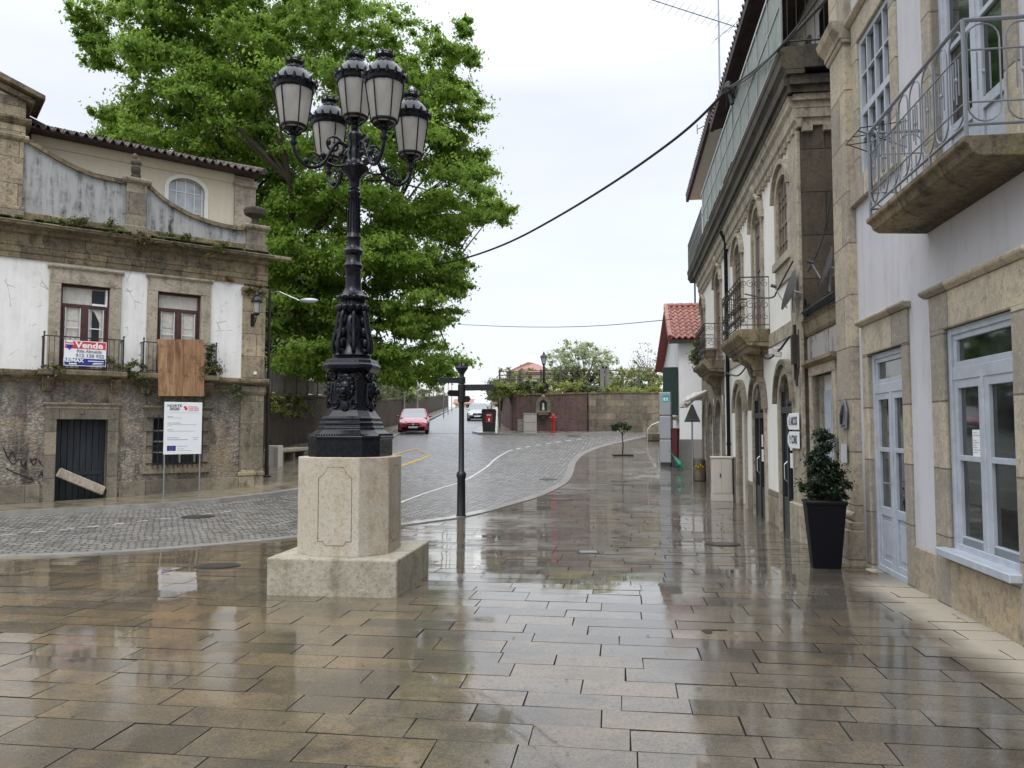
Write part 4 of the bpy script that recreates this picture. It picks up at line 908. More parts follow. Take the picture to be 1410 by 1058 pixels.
# bulb of scrolls
m=MB(); m.lathe([(.17,2.33),(.20,2.38),(.16,2.44),(.13,2.55),(.15,2.66),(.13,2.75),(.10,2.82),(.15,2.86),(.165,2.90),(.14,2.93),(.13,2.96),(.165,2.98),(.17,3.005),(.14,3.03)],(0,0,0),20); 
for k in range(14): a=k*math.tau/14; m.ell((.15*math.cos(a),.15*math.sin(a),2.885),(.035,.035,.04),7,5)
for k in range(16): a=k*math.tau/16; m.ell((.16*math.cos(a),.16*math.sin(a),2.99),(.022,.022,.02),6,4)
m.build('vase','iron_lamp',t,smooth=50)
for q in range(8):
    a=q*math.pi/4+.39; ca,sa=math.cos(a),math.sin(a); m=MB(); s_=1.0 if q%2 else .9
    pts=[(.12,2.86),(.16,2.82),(.175,2.72),(.19,2.62),(.225,2.52),(.225,2.43),(.18,2.40),(.15,2.45),(.17,2.50),(.20,2.49)]
    m.tube([(r*s_*ca,r*s_*sa,z) for r,z in smooth_line(pts,2)],.024,7)
    for r_,z_,e_ in ((.155,2.62,.045),(.175,2.50,.042),(.14,2.74,.038)): m.ell((r_*s_*ca,r_*s_*sa,z_),(e_,e_,e_*1.35),8,6)
    m.build('scroll_bracket','iron_lamp',t,smooth=60)
SH=[(.13,3.03),(.10,3.06),(.085,3.12),(.082,3.30),(.095,3.32),(.105,3.34),(.095,3.36),(.08,3.38),(.075,3.45),(.10,3.47),(.105,3.50),(.09,3.52),(.072,3.55),(.07,3.62),(.085,3.64),(.075,3.67),(.062,3.70),(.058,3.90),(.052,4.08),(.065,4.10),(.075,4.13),(.06,4.15),(.065,4.17),(.05,4.19),(.055,4.22),(.06,4.27),(.09,4.33),(.13,4.36),(.145,4.39),(.14,4.42),(.11,4.44),(.09,4.46),(.075,4.50),(.085,4.56),(.065,4.60),(.07,4.68),(.09,4.74),(.07,4.79),(.04,4.83),(.045,4.86)]
m=MB(); m.lathe(SH,(0,0,0),16); 
for k in range(10): a=k*math.tau/10; m.ell((.125*math.cos(a),.125*math.sin(a),4.39),(.03,.03,.035),6,5); m.tube([(.068*math.cos(a),.068*math.sin(a),3.7),(.058*math.cos(a),.058*math.sin(a),4.08)],.007,4)
m.build('column','iron_lamp',t,smooth=40)
def lantern(par,cx,cy,z,sc=1.0):
    g_=MB(); g_.lathe([(.10,.0),(.128,.02),(.188,.40)],(cx,cy,z),16); 
    o=MB(); o.lathe([(.128,.012),(.137,.02),(.137,.036),(.128,.042)],(cx,cy,z),20); o.lathe([(.01,-.13),(.03,-.12),(.02,-.09),(.035,-.07),(.028,-.05),(.05,-.035),(.055,-.02),(.105,.0),(.10,.006),(.01,.006)],(cx,cy,z),14)
    for k in range(6): a=k*math.tau/6+.2; o.tube([(cx+.135*math.cos(a),cy+.135*math.sin(a),z+.02),(cx+.192*math.cos(a),cy+.192*math.sin(a),z+.40)],.0075,5); o.tube([(cx+.133*math.cos(a),cy+.133*math.sin(a),z+.02),(cx+.10*math.cos(a),cy+.10*math.sin(a),z-.02),(cx+.03*math.cos(a),cy+.03*math.sin(a),z-.06)],.007,5)
    o.build('cage','iron_lamp',par,smooth=45)
    c=MB(); c.lathe([(.187,.395),(.200,.40),(.208,.42),(.21,.46),(.22,.475),(.212,.49),(.18,.54),(.145,.59),(.10,.63),(.075,.645),(.07,.67),(.085,.685),(.09,.70),(.06,.71),(.045,.73)],(cx,cy,z),24)
    for k in range(16): a=k*math.tau/16; c.tube([(cx+.212*math.cos(a),cy+.212*math.sin(a),z+.45),(cx+.224*math.cos(a),cy+.224*math.sin(a),z+.49),(cx+.232*math.cos(a),cy+.232*math.sin(a),z+.515)],[.02,.016,.004],5)
    for k in range(8): a=k*math.tau/8; c.tube([(cx+.085*math.cos(a),cy+.085*math.sin(a),z+.69),(cx+.095*math.cos(a),cy+.095*math.sin(a),z+.73),(cx+.09*math.cos(a),cy+.09*math.sin(a),z+.755)],[.018,.014,.004],5)
    c.ell((cx,cy,z+.74),(.04,.04,.03),8,5); cap=c.build('lantern_cap','iron_lamp',par,smooth=45)
    l_=MB(); l_.ell((cx,cy,z+.36),(.09,.09,.05),12,6); l_.build('reflector','metal_grey',par,smooth=60)
    return g_.build('lantern_glass','lamp_glass',par,smooth=50)
lt=MB(); ZB=4.67
def mk_lantern(cx,cy,z):
    h=bpy.data.objects.new('lantern',None); COL.objects.link(h); h.parent=t; off=OFF[t.name]; h.location=Vector((cx,cy,z))-off; OFF[h.name]=Vector((cx,cy,z)); h.empty_display_size=.1; lantern(h,cx,cy,z)
mk_lantern(0,0,4.93)
for k in range(4):
    a=R(36.6+7+90*k)+0; ca,sa=math.cos(a),math.sin(a); r_=.68
    T=lambda r,z,s=0:(r*ca-s*sa,r*sa+s*ca,z)
    m=MB(); m.tube([T(r,z) for r,z in smooth_line([(.08,4.62),(.20,4.66),(.28,4.52),(.36,4.36),(.50,4.30),(.62,4.36),(.68,4.48),(.68,4.60)],2)],.020,7)
    sc_=[]
    for i in range(22):
        u=i/21; q=.115*(1-u*.8); b=R(200)-u*math.tau*1.35; sc_.append(T(.24+q*math.cos(b),4.60+q*math.sin(b)))
    m.tube(sc_,.013,6)
    sc_=[]
    for i in range(18):
        u=i/17; q=.075*(1-u*.8); b=R(20)+u*math.tau*1.25; sc_.append(T(.45+q*math.cos(b),4.41+q*math.sin(b)))
    m.tube(sc_,.011,6); m.tube([T(.13,4.40),T(.22,4.38),T(.33,4.40)],.012,6)
    for r2_,z2 in ((.36,4.47),(.54,4.37),(.30,4.62),(.16,4.52)): m.ell(T(r2_,z2),(.03,.03,.035),7,5)
    m.lathe([(.02,4.50),(.04,4.53),(.025,4.56),(.035,4.60)],(r_*ca,r_*sa,0),10); m.build('lamp_arm','iron_lamp',t,smooth=60)
    mk_lantern(r_*ca,r_*sa,ZB)
# ============================================================= FINGER SIGNPOST
x,y=G(635,712); z=H(x,y); k_=y/F
t=thing('finger_signpost','slim black iron signpost with four direction arms and spiky crown','signpost',(x,y,z))
zt=lambda py:AT(634,py,y)[2]
m=MB(); m.lathe([(.10,0),(.105,.03),(.09,.06),(.085,.80),(.10,.83),(.105,.88),(.085,.93),(.06,.96),(.055,2.2),(.052,zt(516)-z)],(x,y,z),14); m.build('post','iron_black',t,smooth=40)
m=MB(); zc=zt(507); m.lathe([(.05,-.14),(.07,-.10),(.14,.0),(.12,.05),(.04,.09),(.02,.10)],(x,y,zc),8)
for k in range(8): a=k*math.tau/8; m.tube([(x+.10*math.cos(a),y+.10*math.sin(a),zc+.03),(x+.12*math.cos(a),y+.12*math.sin(a),zc+.12)],[.03,.002],4)
m.tube([(x,y,zc+.08),(x,y,zc+.17)],[.03,.003],6); m.build('crown','iron_black',t,smooth=30)
for k,(ang,L,py,hh,tilt) in enumerate(((187,.52,524,.06,0),(-8,.74,534,.065,0),(215,.36,542,.065,0),(-48,.30,550,.065,0))):
    zc=zt(py)-.0; a=R(ang); ca,sa=math.cos(a),math.sin(a); m=MB(); P=[(0.04,-hh),(L-.06,-hh),(L,0),(L-.06,hh),(.04,hh)]
    m.v+=[(x+u*ca+s_*sa,y+u*sa-s_*ca,zc+v) for s_ in (-.012,.012) for u,v in P]; m.f+=[(0,1,2,3,4),(9,8,7,6,5)]+[(i,(i+1)%5,(i+1)%5+5,i+5) for i in range(5)]
    m.build('direction_arm','iron_black',t,bevel=.004)
    m=MB(); m.lathe([(.075,-.07),(.08,-.06),(.08,.06),(.075,.07)],(x,y,zc),12); m.build('clamp','iron_black',t)
# ============================================================= POTTED SHRUB
x,y=3.80,9.62; z=H(x,y); t=thing('planter_with_shrub','tall dark square planter holding a clipped shrub beside the stone doorway','plant pot',(x,y,z),((0,0,0),0))
def sqfr(mb,c,w0,w1,z0,z1,rot):
    vs=[]
    for w_,zz in ((w0,z0),(w1,z1)):
        for sx,sy in ((-1,-1),(1,-1),(1,1),(-1,1)): vs.append((c[0]+w_*(sx*math.cos(rot)-sy*math.sin(rot)),c[1]+w_*(sx*math.sin(rot)+sy*math.cos(rot)),zz))
    mb.add(vs,[(0,3,2,1),(4,5,6,7),(0,1,5,4),(1,2,6,5),(2,3,7,6),(3,0,4,7)])
m=MB(); sqfr(m,(x,y),.155,.225,z-.02,z+.78,R(-14)); m.build('pot','plastic_dark',t,bevel=.012,seg=2); m=MB(); sqfr(m,(x,y),.235,.237,z+.765,z+.80,R(-14)); m.build('rim','plastic_dark',t,bevel=.006); m=MB(); sqfr(m,(x,y),.20,.20,z+.78,z+.805,R(-14)); m.build('soil','soil',t)
m=MB(); m.tube([(x,y,z+.75),(x+.01,y,z+1.1),(x-.01,y,z+1.5)],[.02,.016,.006],6)
rs=random.Random(4); cl=[]
for zz,rr_,nn in ((.86,.30,14),(.96,.31,16),(1.08,.28,15),(1.2,.22,12),(1.32,.17,8),(1.43,.14,6),(1.52,.11,4),(1.62,.06,3)):
    for _ in range(nn):
        a=rs.uniform(0,math.tau); q=rr_*.85*rs.uniform(.3,1); c=(x+q*math.cos(a),y+q*math.sin(a),z+zz+rs.uniform(-.06,.06),rs.uniform(.045,.10)); cl.append(c); m.tube([(x,y,c[2]-.12),(c[0],c[1],c[2])],[.008,.003],4)
m.build('stems','bark',t); leaves('foliage',cl,210,.017,'leaf_dark',t)
# ============================================================= NEAR LILAC HOUSE (right)
A8=R(82)
_M['stone_door']=lambda n:stone(n,((.19,.145,.10),(.14,.11,.08),(.05,.042,.035)),None,.5,.6,.3)
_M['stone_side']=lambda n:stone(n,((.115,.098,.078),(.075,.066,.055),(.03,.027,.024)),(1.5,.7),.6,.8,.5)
def fr(T): return ((T*math.cos(R(8)),-T*math.sin(R(8)),0),A8)
FB=fr(2.95)
b1=thing('lilac_house','near lilac rendered house with pale blue windows, granite surrounds and balcony','house',(6.8,0,0),FB)
D1=(8.75,9.92,-.6,2.50,.22); W1=(6.38,7.66,.50,2.52,.2); U1=(8.86,10.02,4.68,6.42,.2); BD=(6.35,7.75,3.67,6.35,.2)
m=MB(); holes(m,1.5,10.3,-.6,9.6,[D1,W1,U1,BD,(3.2,4.5,-.5,2.5,.2),(3.2,4.4,4.68,6.4,.2)],0); shell(m,1.5,11.0,-.6,9.6,-.02,-9); m.build('wall','plaster_lilac',b1)
for a,b,c,d in ((3.2,4.5,-.5,2.5),(3.2,4.4,4.68,6.4)): sash(b1,a,b,c,d,-.1,'paint_blue','glass',cols=[(a+b)/2],rows=[(d-.5,.08)],fw=.08)
m=MB(); mould(m,1.5,11.1,9.4,[(.05,0),(.1,.1),(.25,.2),(.3,.3)],0); m.build('cornice','stone_warm_plain',b1); m=MB(); tiles(m,1.5,11.1,.4,9.7,-4.5,11.6,.26,.4); m.build('roof','tile_dark',b1,smooth=50)
# granite parts
m=MB(); frame(m,8.75,9.92,-.6,2.50,.19,-.12,.03,False,wt=.36); mould(m,8.50,10.16,2.86,[(.05,0),(.1,.035),(.1,.07)],0); m.build('door_surround','stone_warm_plain',b1,bevel=.01)
m=MB(); m.box(6.10,6.38,-.12,.03,-.6,2.54); m.box(7.66,7.96,-.12,.03,-.6,2.54); m.box(6.10,7.96,-.12,.033,2.52,2.86); mould(m,6.02,8.04,2.86,[(.05,0),(.1,.035),(.1,.07)],0); m.build('window_surround','stone_warm_plain',b1,bevel=.01)
m=MB(); m.box(6.38,7.66,-.1,.025,-.6,.42); m.build('window_apron','granite_pier',b1,bevel=.008)
m=MB(); m.box(7.96,8.56,-.1,.02,-.6,.42); m.box(1.5,6.10,-.1,.02,-.6,.42); m.build('dado','granite_pier',b1,bevel=.008)
m=MB(); frame(m,8.86,10.02,4.68,6.42,.2,-.12,.03,False,wt=.3); m.box(8.60,10.30,-.1,.07,4.40,4.69); mould(m,8.6,10.28,6.72,[(.05,0),(.1,.04),(.1,.08)],0); m.build('window_surround','stone_warm_plain',b1,bevel=.01)
m=MB(); frame(m,6.35,7.75,3.67,6.35,.2,-.12,.03,False,wt=.3); m.build('balcony_door_surround','stone_warm_plain',b1,bevel=.01)
m=MB(); m.box(10.30,10.98,-.3,.10,-.6,9.4); m.box(10.24,11.04,-.3,.20,-.6,.36); m.box(10.27,11.01,-.3,.17,.36,.46); mould(m,10.26,11.02,6.55,[(.12,0),(.16,.07),(.16,.12),(.24,.2),(.27,.3)],0); m.build('corner_pilaster','stone_warm',b1,bevel=.014,seg=2)
m=MB(); m.tube([(10.31,.08,.52),(10.97,.08,.52)],.06,10); m.build('pilaster_torus','stone_warm_plain',b1,smooth=60)
# door: two glazed leaves with kick panels and transom light
def door2(par,a,b,c,d,tr,kick,y,name='door'):
    mid=(a+b)/2; o=sash(par,a,b,c,d,y,'paint_blue','glass',name=name,fw=.065,pane=False,cols=[(mid,.05,c,tr)],rows=[(tr,.11)],dp=.1)
    for p,q in ((a+.06,mid-.02),(mid+.02,b-.06)):
        m=MB(); m.box(p,p+.075,y-.07,y-.018,c+.02,tr-.05); m.box(q-.075,q,y-.07,y-.018,c+.02,tr-.05); m.box(p+.075,q-.075,y-.07,y-.02,tr-.13,tr-.05); m.box(p+.075,q-.075,y-.07,y-.02,c+.02,c+.14); m.box(p+.075,q-.075,y-.07,y-.02,kick-.05,kick+.05); m.box(p+.075,q-.075,y-.07,y-.02,(kick+tr)/2-.025,(kick+tr)/2+.025)
        if kick>c+.3: m.box(p+.075,q-.075,y-.065,y-.045,c+.14,kick-.05); m.box(p+.115,q-.115,y-.045,y-.03,c+.2,kick-.11)
        m.build('leaf',"paint_blue",o,bevel=.004)
    m=MB(); m.box(a+.07,b-.07,y-.06,y-.05,kick,d-.05); m.build('pane','glass',o); m=MB(); m.box(a+.065,b-.065,y-.09,y-.02,tr+.05,tr+.11); m.box(a+.065,b-.065,y-.09,y-.02,d-.115,d-.06); m.box(a+.065,a+.13,y-.09,y-.021,tr+.11,d-.115); m.box(b-.13,b-.065,y-.09,y-.021,tr+.11,d-.115); m.build('transom_light','paint_blue',o,bevel=.004)
    return o
d1=door2(b1,8.75,9.92,-.04,2.50,2.08,.66,-.03)
m=MB(); m.tube([(9.35,-.04,1.0),(9.35,.02,1.0),(9.43,.02,1.0)],.01,6); m.build('handle','metal_grey',d1)
m=MB(); m.box(8.7,9.95,-.1,.10,-.3,-.045); m.build('doorstep','stone_warm_plain',b1,bevel=.01)
w1=door2(b1,6.38,7.66,.52,2.52,2.10,.60,-.015,name='window')
m=MB(); m.box(6.34,7.74,-.08,.12,.46,.53); m.build('sill','paint_blue',w1,bevel=.008)
m=MB(); m.box(7.12,7.31,-.060,-.057,1.36,1.60); n_=m.build('paper_notice','sign_white',w1); m=MB(); rm=random.Random(8)
for k in range(9):
    if k!=2: m.box(7.295,7.295-rm.uniform(.05,.14),-.057,-.056,1.57-k*.021,1.575-k*.021)
m.build('printed_lines','sign_grey',w1)
# upper sliding sash window and balcony door
u1=sash(b1,8.86,10.02,4.68,6.42,.0,'paint_blue','glass',fw=.07,mu=.03,cols=[9.15,9.44,9.73],rows=[5.18,(5.5,.09),5.95],dp=.1)
m=MB(); m.box(8.95,9.93,-.08,-.07,5.2,5.45); m.build('blind','paint_shutter',u1)
bd=door2(b1,6.35,7.75,3.67,6.35,5.9,4.35,-.06,name='balcony_door')
bl=MB(); P=[(0.0,3.50),(.45,3.52),(.50,3.55),(.52,3.60),(.56,3.62),(.56,3.67),(0,3.67)]
bl.prism(P,5.80,8.02,'x'); bal=bl.build('balcony','stone_dark',b1,bevel=.008)
m=MB(); yb=.52; rt=4.52; rb=3.76
def rail_seg(mb,P0,P1,n):
    P0=Vector(P0);P1=Vector(P1); d=P1-P0
    for zz,rr_ in ((rt,.016),(rb,.012),(rt-.22,.007),(rb+.16,.007)): mb.tube([tuple(P0+Vector((0,0,zz))),tuple(P1+Vector((0,0,zz)))],rr_,6)
    for k in range(n):
        a=P0+d*((k+.08)/n); b=P0+d*((k+.92)/n); dd=(b-a); w_=dd.length/2; mid=(a+b)/2; u=dd.normalized(); pts=[]
        top=rt-.03; bot=rb+.02; rad=w_
        for i in range(9): an=math.pi*i/8; pts.append(mid-u*(rad*math.cos(an))+Vector((0,0,top-rad+rad*math.sin(an))))
        for i in range(9): an=math.pi*i/8; pts.append(mid+u*(rad*math.cos(an))+Vector((0,0,bot+rad-rad*math.sin(an))))
        mb.tube([tuple(p) for p in pts],.0065,5,closed=True)
        for o in (-.33,.33):
            q=mid+u*(w_*o*1.2); mb.tube([tuple(q+Vector((0,0,rb+.25))),tuple(q+Vector((0,0,rt-.24)))],.006,5)
        mb.ell(tuple(mid+Vector((0,0,(rt+rb)/2))),(.014,.014,.022),6,4); mb.tube([tuple(mid+Vector((0,0,rb+.2))),tuple(mid+Vector((0,0,rt-.22)))],.006,5)
rail_seg(m,(8.0,yb,0),(5.84,yb,0),8); rail_seg(m,(5.84,yb,0),(5.84,0.0,0),2); rail_seg(m,(8.0,yb,0),(8.0,0.0,0),2)
for px_,py_ in ((8.0,yb),(5.84,yb)): m.tube([(px_,py_,3.66),(px_,py_,rt)],.016,6)
for px_ in (7.3,6.5): m.tube([(px_,yb,3.66),(px_,yb,rb)],.012,6)
_M['rail_paint']=((.20,.215,.24),.45,.2,.1,5); m.build('railing','rail_paint',bal)
m=MB()
for yy,zz in ((.10,4.74),(.30,4.72),(.50,4.70)): m.tube([(8.35,yy,zz),(8.85,yy,zz+.02)],.006,5)
for xx in (8.35,8.6,8.85): m.tube([(xx,.03,4.76),(xx,.5,4.71)],.006,5)
m.tube([(8.4,.03,4.5),(8.4,.5,4.7)],.006,5); m.tube([(8.8,.03,4.5),(8.8,.5,4.7)],.006,5)
solo(m,'clothes_airer','iron_black','small dark folding clothes airer fixed outside the upper sash window','airer',(8.6,.03,4.6),FB)
# ============================================================= LOW LINK WITH DOORWAY between the two houses
FL=fr(2.92)
b3=thing('stone_gatehouse','low weathered stone bay with a recessed pale door and blackened panel','building',(11.9,0,-.2),FL)
m=MB(); holes(m,11.0,12.90,-.6,3.30,[(11.42,12.62,-.6,2.42,.22)],0); shell(m,11.0,12.90,-.6,3.30,-.02,-5); m.build('wall','stone_plain',b3)
m=MB(); frame(m,11.42,12.62,-.6,2.42,.16,-.1,.03,False,wt=.22); m.build('door_surround','stone_plain',b3,bevel=.01)
m=MB(); m.box(11.1,12.82,.0,.025,2.66,3.02); m.build('blackened_panel','plaster_stained',b3); m=MB(); mould(m,11.06,12.86,2.56,[(.04,0),(.12,.05),(.12,.10)],0); mould(m,11.0,12.9,3.06,[(.03,0),(.05,.04),(.06,.20),(.10,.24)],0); m.build('moulding','stone_dark',b3)
m=MB(); m.box(11.42,12.62,-.22,-.17,-.6,2.42); dr=m.build('door','paint_white',b3); m=MB()
for p,q in ((11.5,12.0),(12.04,12.56)): m.box(p,q,-.17,-.145,.0,2.2); m.box(p+.1,q-.1,-.145,-.135,.2,2.0)
m.build('door_panel','paint_blue',dr,bevel=.006); m=MB(); m.ell((11.53,-.12,.82),(.025,.025,.025),8,5); m.build('knob','chrome',dr)
def dish(px_,lab,ang,x0,y0,z0,r):
    t=thing('satellite_dish',lab,'satellite dish',(x0,y0,z0),FL,'satellite dishes over the low stone bay'); n0=Vector((math.cos(ang),math.sin(ang),.35)).normalized(); a=n0.cross(Vector((0,0,1))).normalized(); b=n0.cross(a); c=Vector((x0,y0,z0+.35)); m=MB(); vs=[]; 
    for i in range(6):
        q=r*i/5; 
        for k in range(24): th=k*math.tau/24; vs.append(tuple(c+a*(q*math.cos(th)+1e-4*math.cos(th))+b*(q*1.1*math.sin(th)+1e-4*math.sin(th))+n0*(.25*q*q/r)))
    fs=[(i*24+k,i*24+(k+1)%24,(i+1)*24+(k+1)%24,(i+1)*24+k) for i in range(5) for k in range(24)]; m.add(vs,fs); m.add([tuple(Vector(v)-n0*.012) for v in vs],[f[::-1] for f in fs]); m.build('reflector','metal_pale',t,smooth=60)
    m=MB(); m.tube([(x0,y0,z0),(x0,y0,z0+.35),tuple(c)],.02,6); m.tube([tuple(c+b*(r*.95)),tuple(c+n0*r*1.0)],.010,6); m.tube([tuple(c),tuple(c-n0*.15),(x0,y0,z0+.2)],.02,6); m.build('mount','metal_grey',t); m=MB(); e=c+n0*r*1.0; m.tube([tuple(e-n0*.04),tuple(e+n0*.05)],.028,8); m.build('receiver','sign_dark',t)
dish(0,'pale satellite dish turned edge-on over the left of the stone bay',R(74),12.85,.22,3.45,.30); dish(0,'pale satellite dish beside the near pilaster above the stone bay',R(80),11.5,.0,3.55,.26)
m=MB(); P=[(12.8-k*.012,.06+.05*math.cos(k*.9),3.42+.05*math.sin(k*.9)) for k in range(150)]; m.tube(P,.010,5); 
for k in range(5): m.tube([(12.6+.1*math.cos(q*.5)*(1+k*.1),.05+k*.01,3.5+.1*math.sin(q*.5)*(1+k*.1)) for q in range(14)],.008,5)
solo(m,'cable_coil','cable','tangled black cable coil lying on the ledge over the stone bay','cable',(12.2,.05,3.35),FL)
m=MB(); m.box(13.0,13.12,0.12,.22,2.65,3.12); m.box(13.14,13.22,.10,.16,2.4,3.3); m.tube([(13.18,.14,2.42),(13.0,.16,2.3),(12.95,.14,2.6),(12.96,.12,3.2)],.018,6); solo(m,'cable_box','iron_rust','dark cable junction box on the corner pilaster above the road signs','cable box',(13.1,.12,2.65),FL)
m=MB(); m.box(11.12,11.3,.03,.10,1.30,1.50); solo(m,'letter_box','metal_grey','small grey letter box on the wall beside the pale door','letter box',(11.2,.03,1.3),FL,bevel=.005)
tt=None; m=MB(); P=[(10.75,.0),(10.45,.0),(10.42,.22),(10.52,.36),(10.66,.38),(10.74,.2)]; m.prism([(a,1.62+b) for a,b in P],.10,.112); m2=MB(); m2.box(10.48,10.72,.10,.11,1.18,1.42)
tt=thing('wall_plaque','small pale plaque with a bird emblem on the near pilaster','plaque',(10.6,.0,1.2),FL); m.build('plate','metal_grey',tt); m2.build('lower_plate','metal_pale',tt); m=MB(); m.tube([(10.66,.115,1.68),(10.6,.115,1.80),(10.55,.115,1.92)],[.02,.035,.012],6); m.tube([(10.66,.115,1.68),(10.62,.115,1.64),(10.50,.115,1.66)],.008,5); m.build('emblem','sign_dark',tt)
for z0,txt,lab in ((1.60,"a' ARCOS",'upper white arrow-ended road sign reading ARCOS on the corner pilaster'),(1.30,"P. CONS",'lower white arrow-ended road sign on the corner pilaster')):
    t=thing('road_sign',lab,'road sign',(13.3,.16,z0),FL,'arrow road signs on the corner pilaster'); m=MB(); m.prism([(12.92,z0),(13.62,z0),(13.74,z0+.08),(13.74,z0+.19),(13.62,z0+.27),(12.92,z0+.27)],.15,.17); m.build('plate','sign_white',t,bevel=.004); text(txt,.19,'lettering','sign_dark',t,(13.30,.172,z0+.135),sx=.78,bold=.004)
# ============================================================= LONG WHITE HOUSE with covered top balcony
FC=fr(2.85); X0,X1=12.90,28.8
b2=thing('white_house','long white townhouse with arched granite doorways and iron balconies','house',(20,0,-.2),FC)
AR=[(13.60,14.72,2.05,.52),(16.28,17.60,2.0,.56),(18.80,20.15,2.0,.55),(23.0,24.6,1.75,.75),(25.2,26.7,1.75,.75),(27.3,28.5,1.75,.75)]
GH=[(a,b,-.6,z+r+.02,.35) for a,b,z,r in AR]
UP=[(13.66,14.66,4.62,5.72,.36,'w'),(16.30,17.34,3.58,5.85,.4,'d'),(18.95,20.16,4.62,5.72,.4,'w'),(22.96,24.30,3.58,5.85,.4,'d'),(27.5,28.5,4.62,5.72,.36,'w')]
UH=[(a,b,c,d+r+.01,.3) for a,b,c,d,r,_ in UP]
m=MB(); holes(m,X0+.6,X1,-.6,6.9,GH+UH,0); shell(m,X0+.6,X1,-.6,6.9,-.02,-9)
for a,b,z,r in AR: spandrel(m,a,b,z,r,z+r+.02,-.35,0)
for a,b,c,d,r,_ in UP: spandrel(m,a,b,d,r,d+r+.01,-.3,0)
m.build('wall','plaster_clean',b2)
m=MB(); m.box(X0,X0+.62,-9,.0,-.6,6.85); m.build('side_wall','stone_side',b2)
m=MB(); m.box(X0-.02,X0+.64,-.015,.05,-.6,6.4); m.box(X0-.06,X0+.70,-.3,.12,-.6,.42); m.build('corner_pilaster','stone_plain',b2,bevel=.012)
m=MB(); m.box(X0+.7,22.6,-.1,.03,3.18,3.44); m.build('string_course','stone_plain',b2,bevel=.008)
for q in ((14.95,16.05,-.6,.45),(17.8,18.6,-.6,.45),(20.35,22.8,-.6,.9)):
    m=MB(); m.box(q[0],q[1],-.1,.025,q[2],q[3]); m.build('granite_dado','stone_grey',b2,bevel=.01)
m=MB(); m.box(22.55,X1,-.1,.02,2.6,3.5); m.box(22.55,22.85,-.1,.02,-.6,2.6); m.box(24.72,25.08,-.1,.02,-.6,2.6); m.box(26.82,27.18,-.1,.02,-.6,2.6); m.box(28.6,X1+.02,-.1,.02,-.6,2.6)
m.build('granite_arcade_facing','stone_grey',b2)
SN=set(o.name for o in b2.children); m=MB(); m.box(X0,X1+.03,-9,.03,6.24,6.5); mould(m,X0-.08,X1+.1,6.15,[(.04,0),(.05,.08),(.09,.12),(.10,.30),(.15,.36),(.15,.44),(.18,.50)],0)
k=X0+.05
while k<X1: m.box(k,k+.10,0,.09,6.08,6.17); k+=.30
for q in range(16): m.box(X0-.08,X0+.02,-.2-q*.33,-.04-q*.33,6.08,6.19)
for pr,z0,z1 in ((.05,6.18,6.30),(.09,6.30,6.45),(.10,6.45,6.56),(.15,6.56,6.66)): m.box(X0-pr,X0+.02,-9,.0+pr*.7,z0,z1)
m.build('main_cornice','stone_plain',b2); m=MB()
for pr,z0,z1 in ((.2,6.665,6.78),(.25,6.78,6.93)): m.box(X0-pr,X0+.02,-9,.0+pr*.7,z0,z1)
mould(m,X0-.2,X1+.1,6.665,[(.19,0),(.20,.11),(.25,.12),(.26,.26)],0); m.build('upper_cornice','stone_black',b2)
m=MB(); mould(m,X0-.30,30.6,6.93,[(.22,0),(.27,.10),(.31,.14),(.31,.30),(.33,.34),(.33,.44)],0); m.box(X0-.34,X0+.05,-9,-.04,7.0,7.37); m.box(X0,30.6,-2.4,-.04,6.95,7.365); m.build('balcony_slab','stone_black',b2)
m=MB(); rp=random.Random(6); k=X0-.26
for q in range(60):
    u=rp.uniform(18,27); m.box(u,u+rp.uniform(.1,.4),.18,.34,7.36,7.36+rp.uniform(.02,.07))
m.build('moss_growth','moss',b2,bevel=.02)
# reeded screens then open iron rail along the top balcony
m=MB(); m.box(X0-.26,25.2,.27,.285,7.44,8.75); sc_=m.build('balcony_screen','mesh_panel',b2); m=MB(); k=X0-.26
while k<25.3: m.box(k,k+.03,.285,.305,7.37,8.8); k+=1.1
m.box(X0-.26,25.3,.285,.31,8.74,8.8); m.box(X0-.26,25.3,.285,.30,8.1,8.13); m.box(X0-.26,25.3,.285,.30,7.44,7.48); m.build('screen_frame','metal_grey',sc_)
m=MB(); k=25.3
while k<30.6: m.tube([(k,.29,7.37),(k,.29,8.4)],.008,5); k+=.13
for zz in (7.5,8.4,8.0): m.tube([(25.3,.29,zz),(30.6,.29,zz)],.015,6); m.tube([(30.6,.29,zz),(30.6,-1.2,zz)],.015,6)
m.build('balcony_rail','metal_grey',b2)
m=MB(); xs_=X0-.28
for zz in (7.46,8.45): m.tube([(xs_,.28,zz),(xs_,-4,zz)],.014,6)
for q in range(30):
    y_=.2-q*.14; m.tube([(xs_,y_,7.37),(xs_,y_,8.3)],.006,5)
    if q%1==0: m.tube([(xs_,y_-.07+.085*math.cos(a_),8.28+.13*math.sin(a_)) for a_ in [i*math.tau/12 for i in range(12)]],.006,5,closed=True); m.tube([(xs_,y_-.07+.03*math.cos(a_),7.5+.03*math.sin(a_)) for a_ in [i*math.tau/8 for i in range(8)]],.005,4,closed=True)
m.build('end_rail','iron_rust',b2)
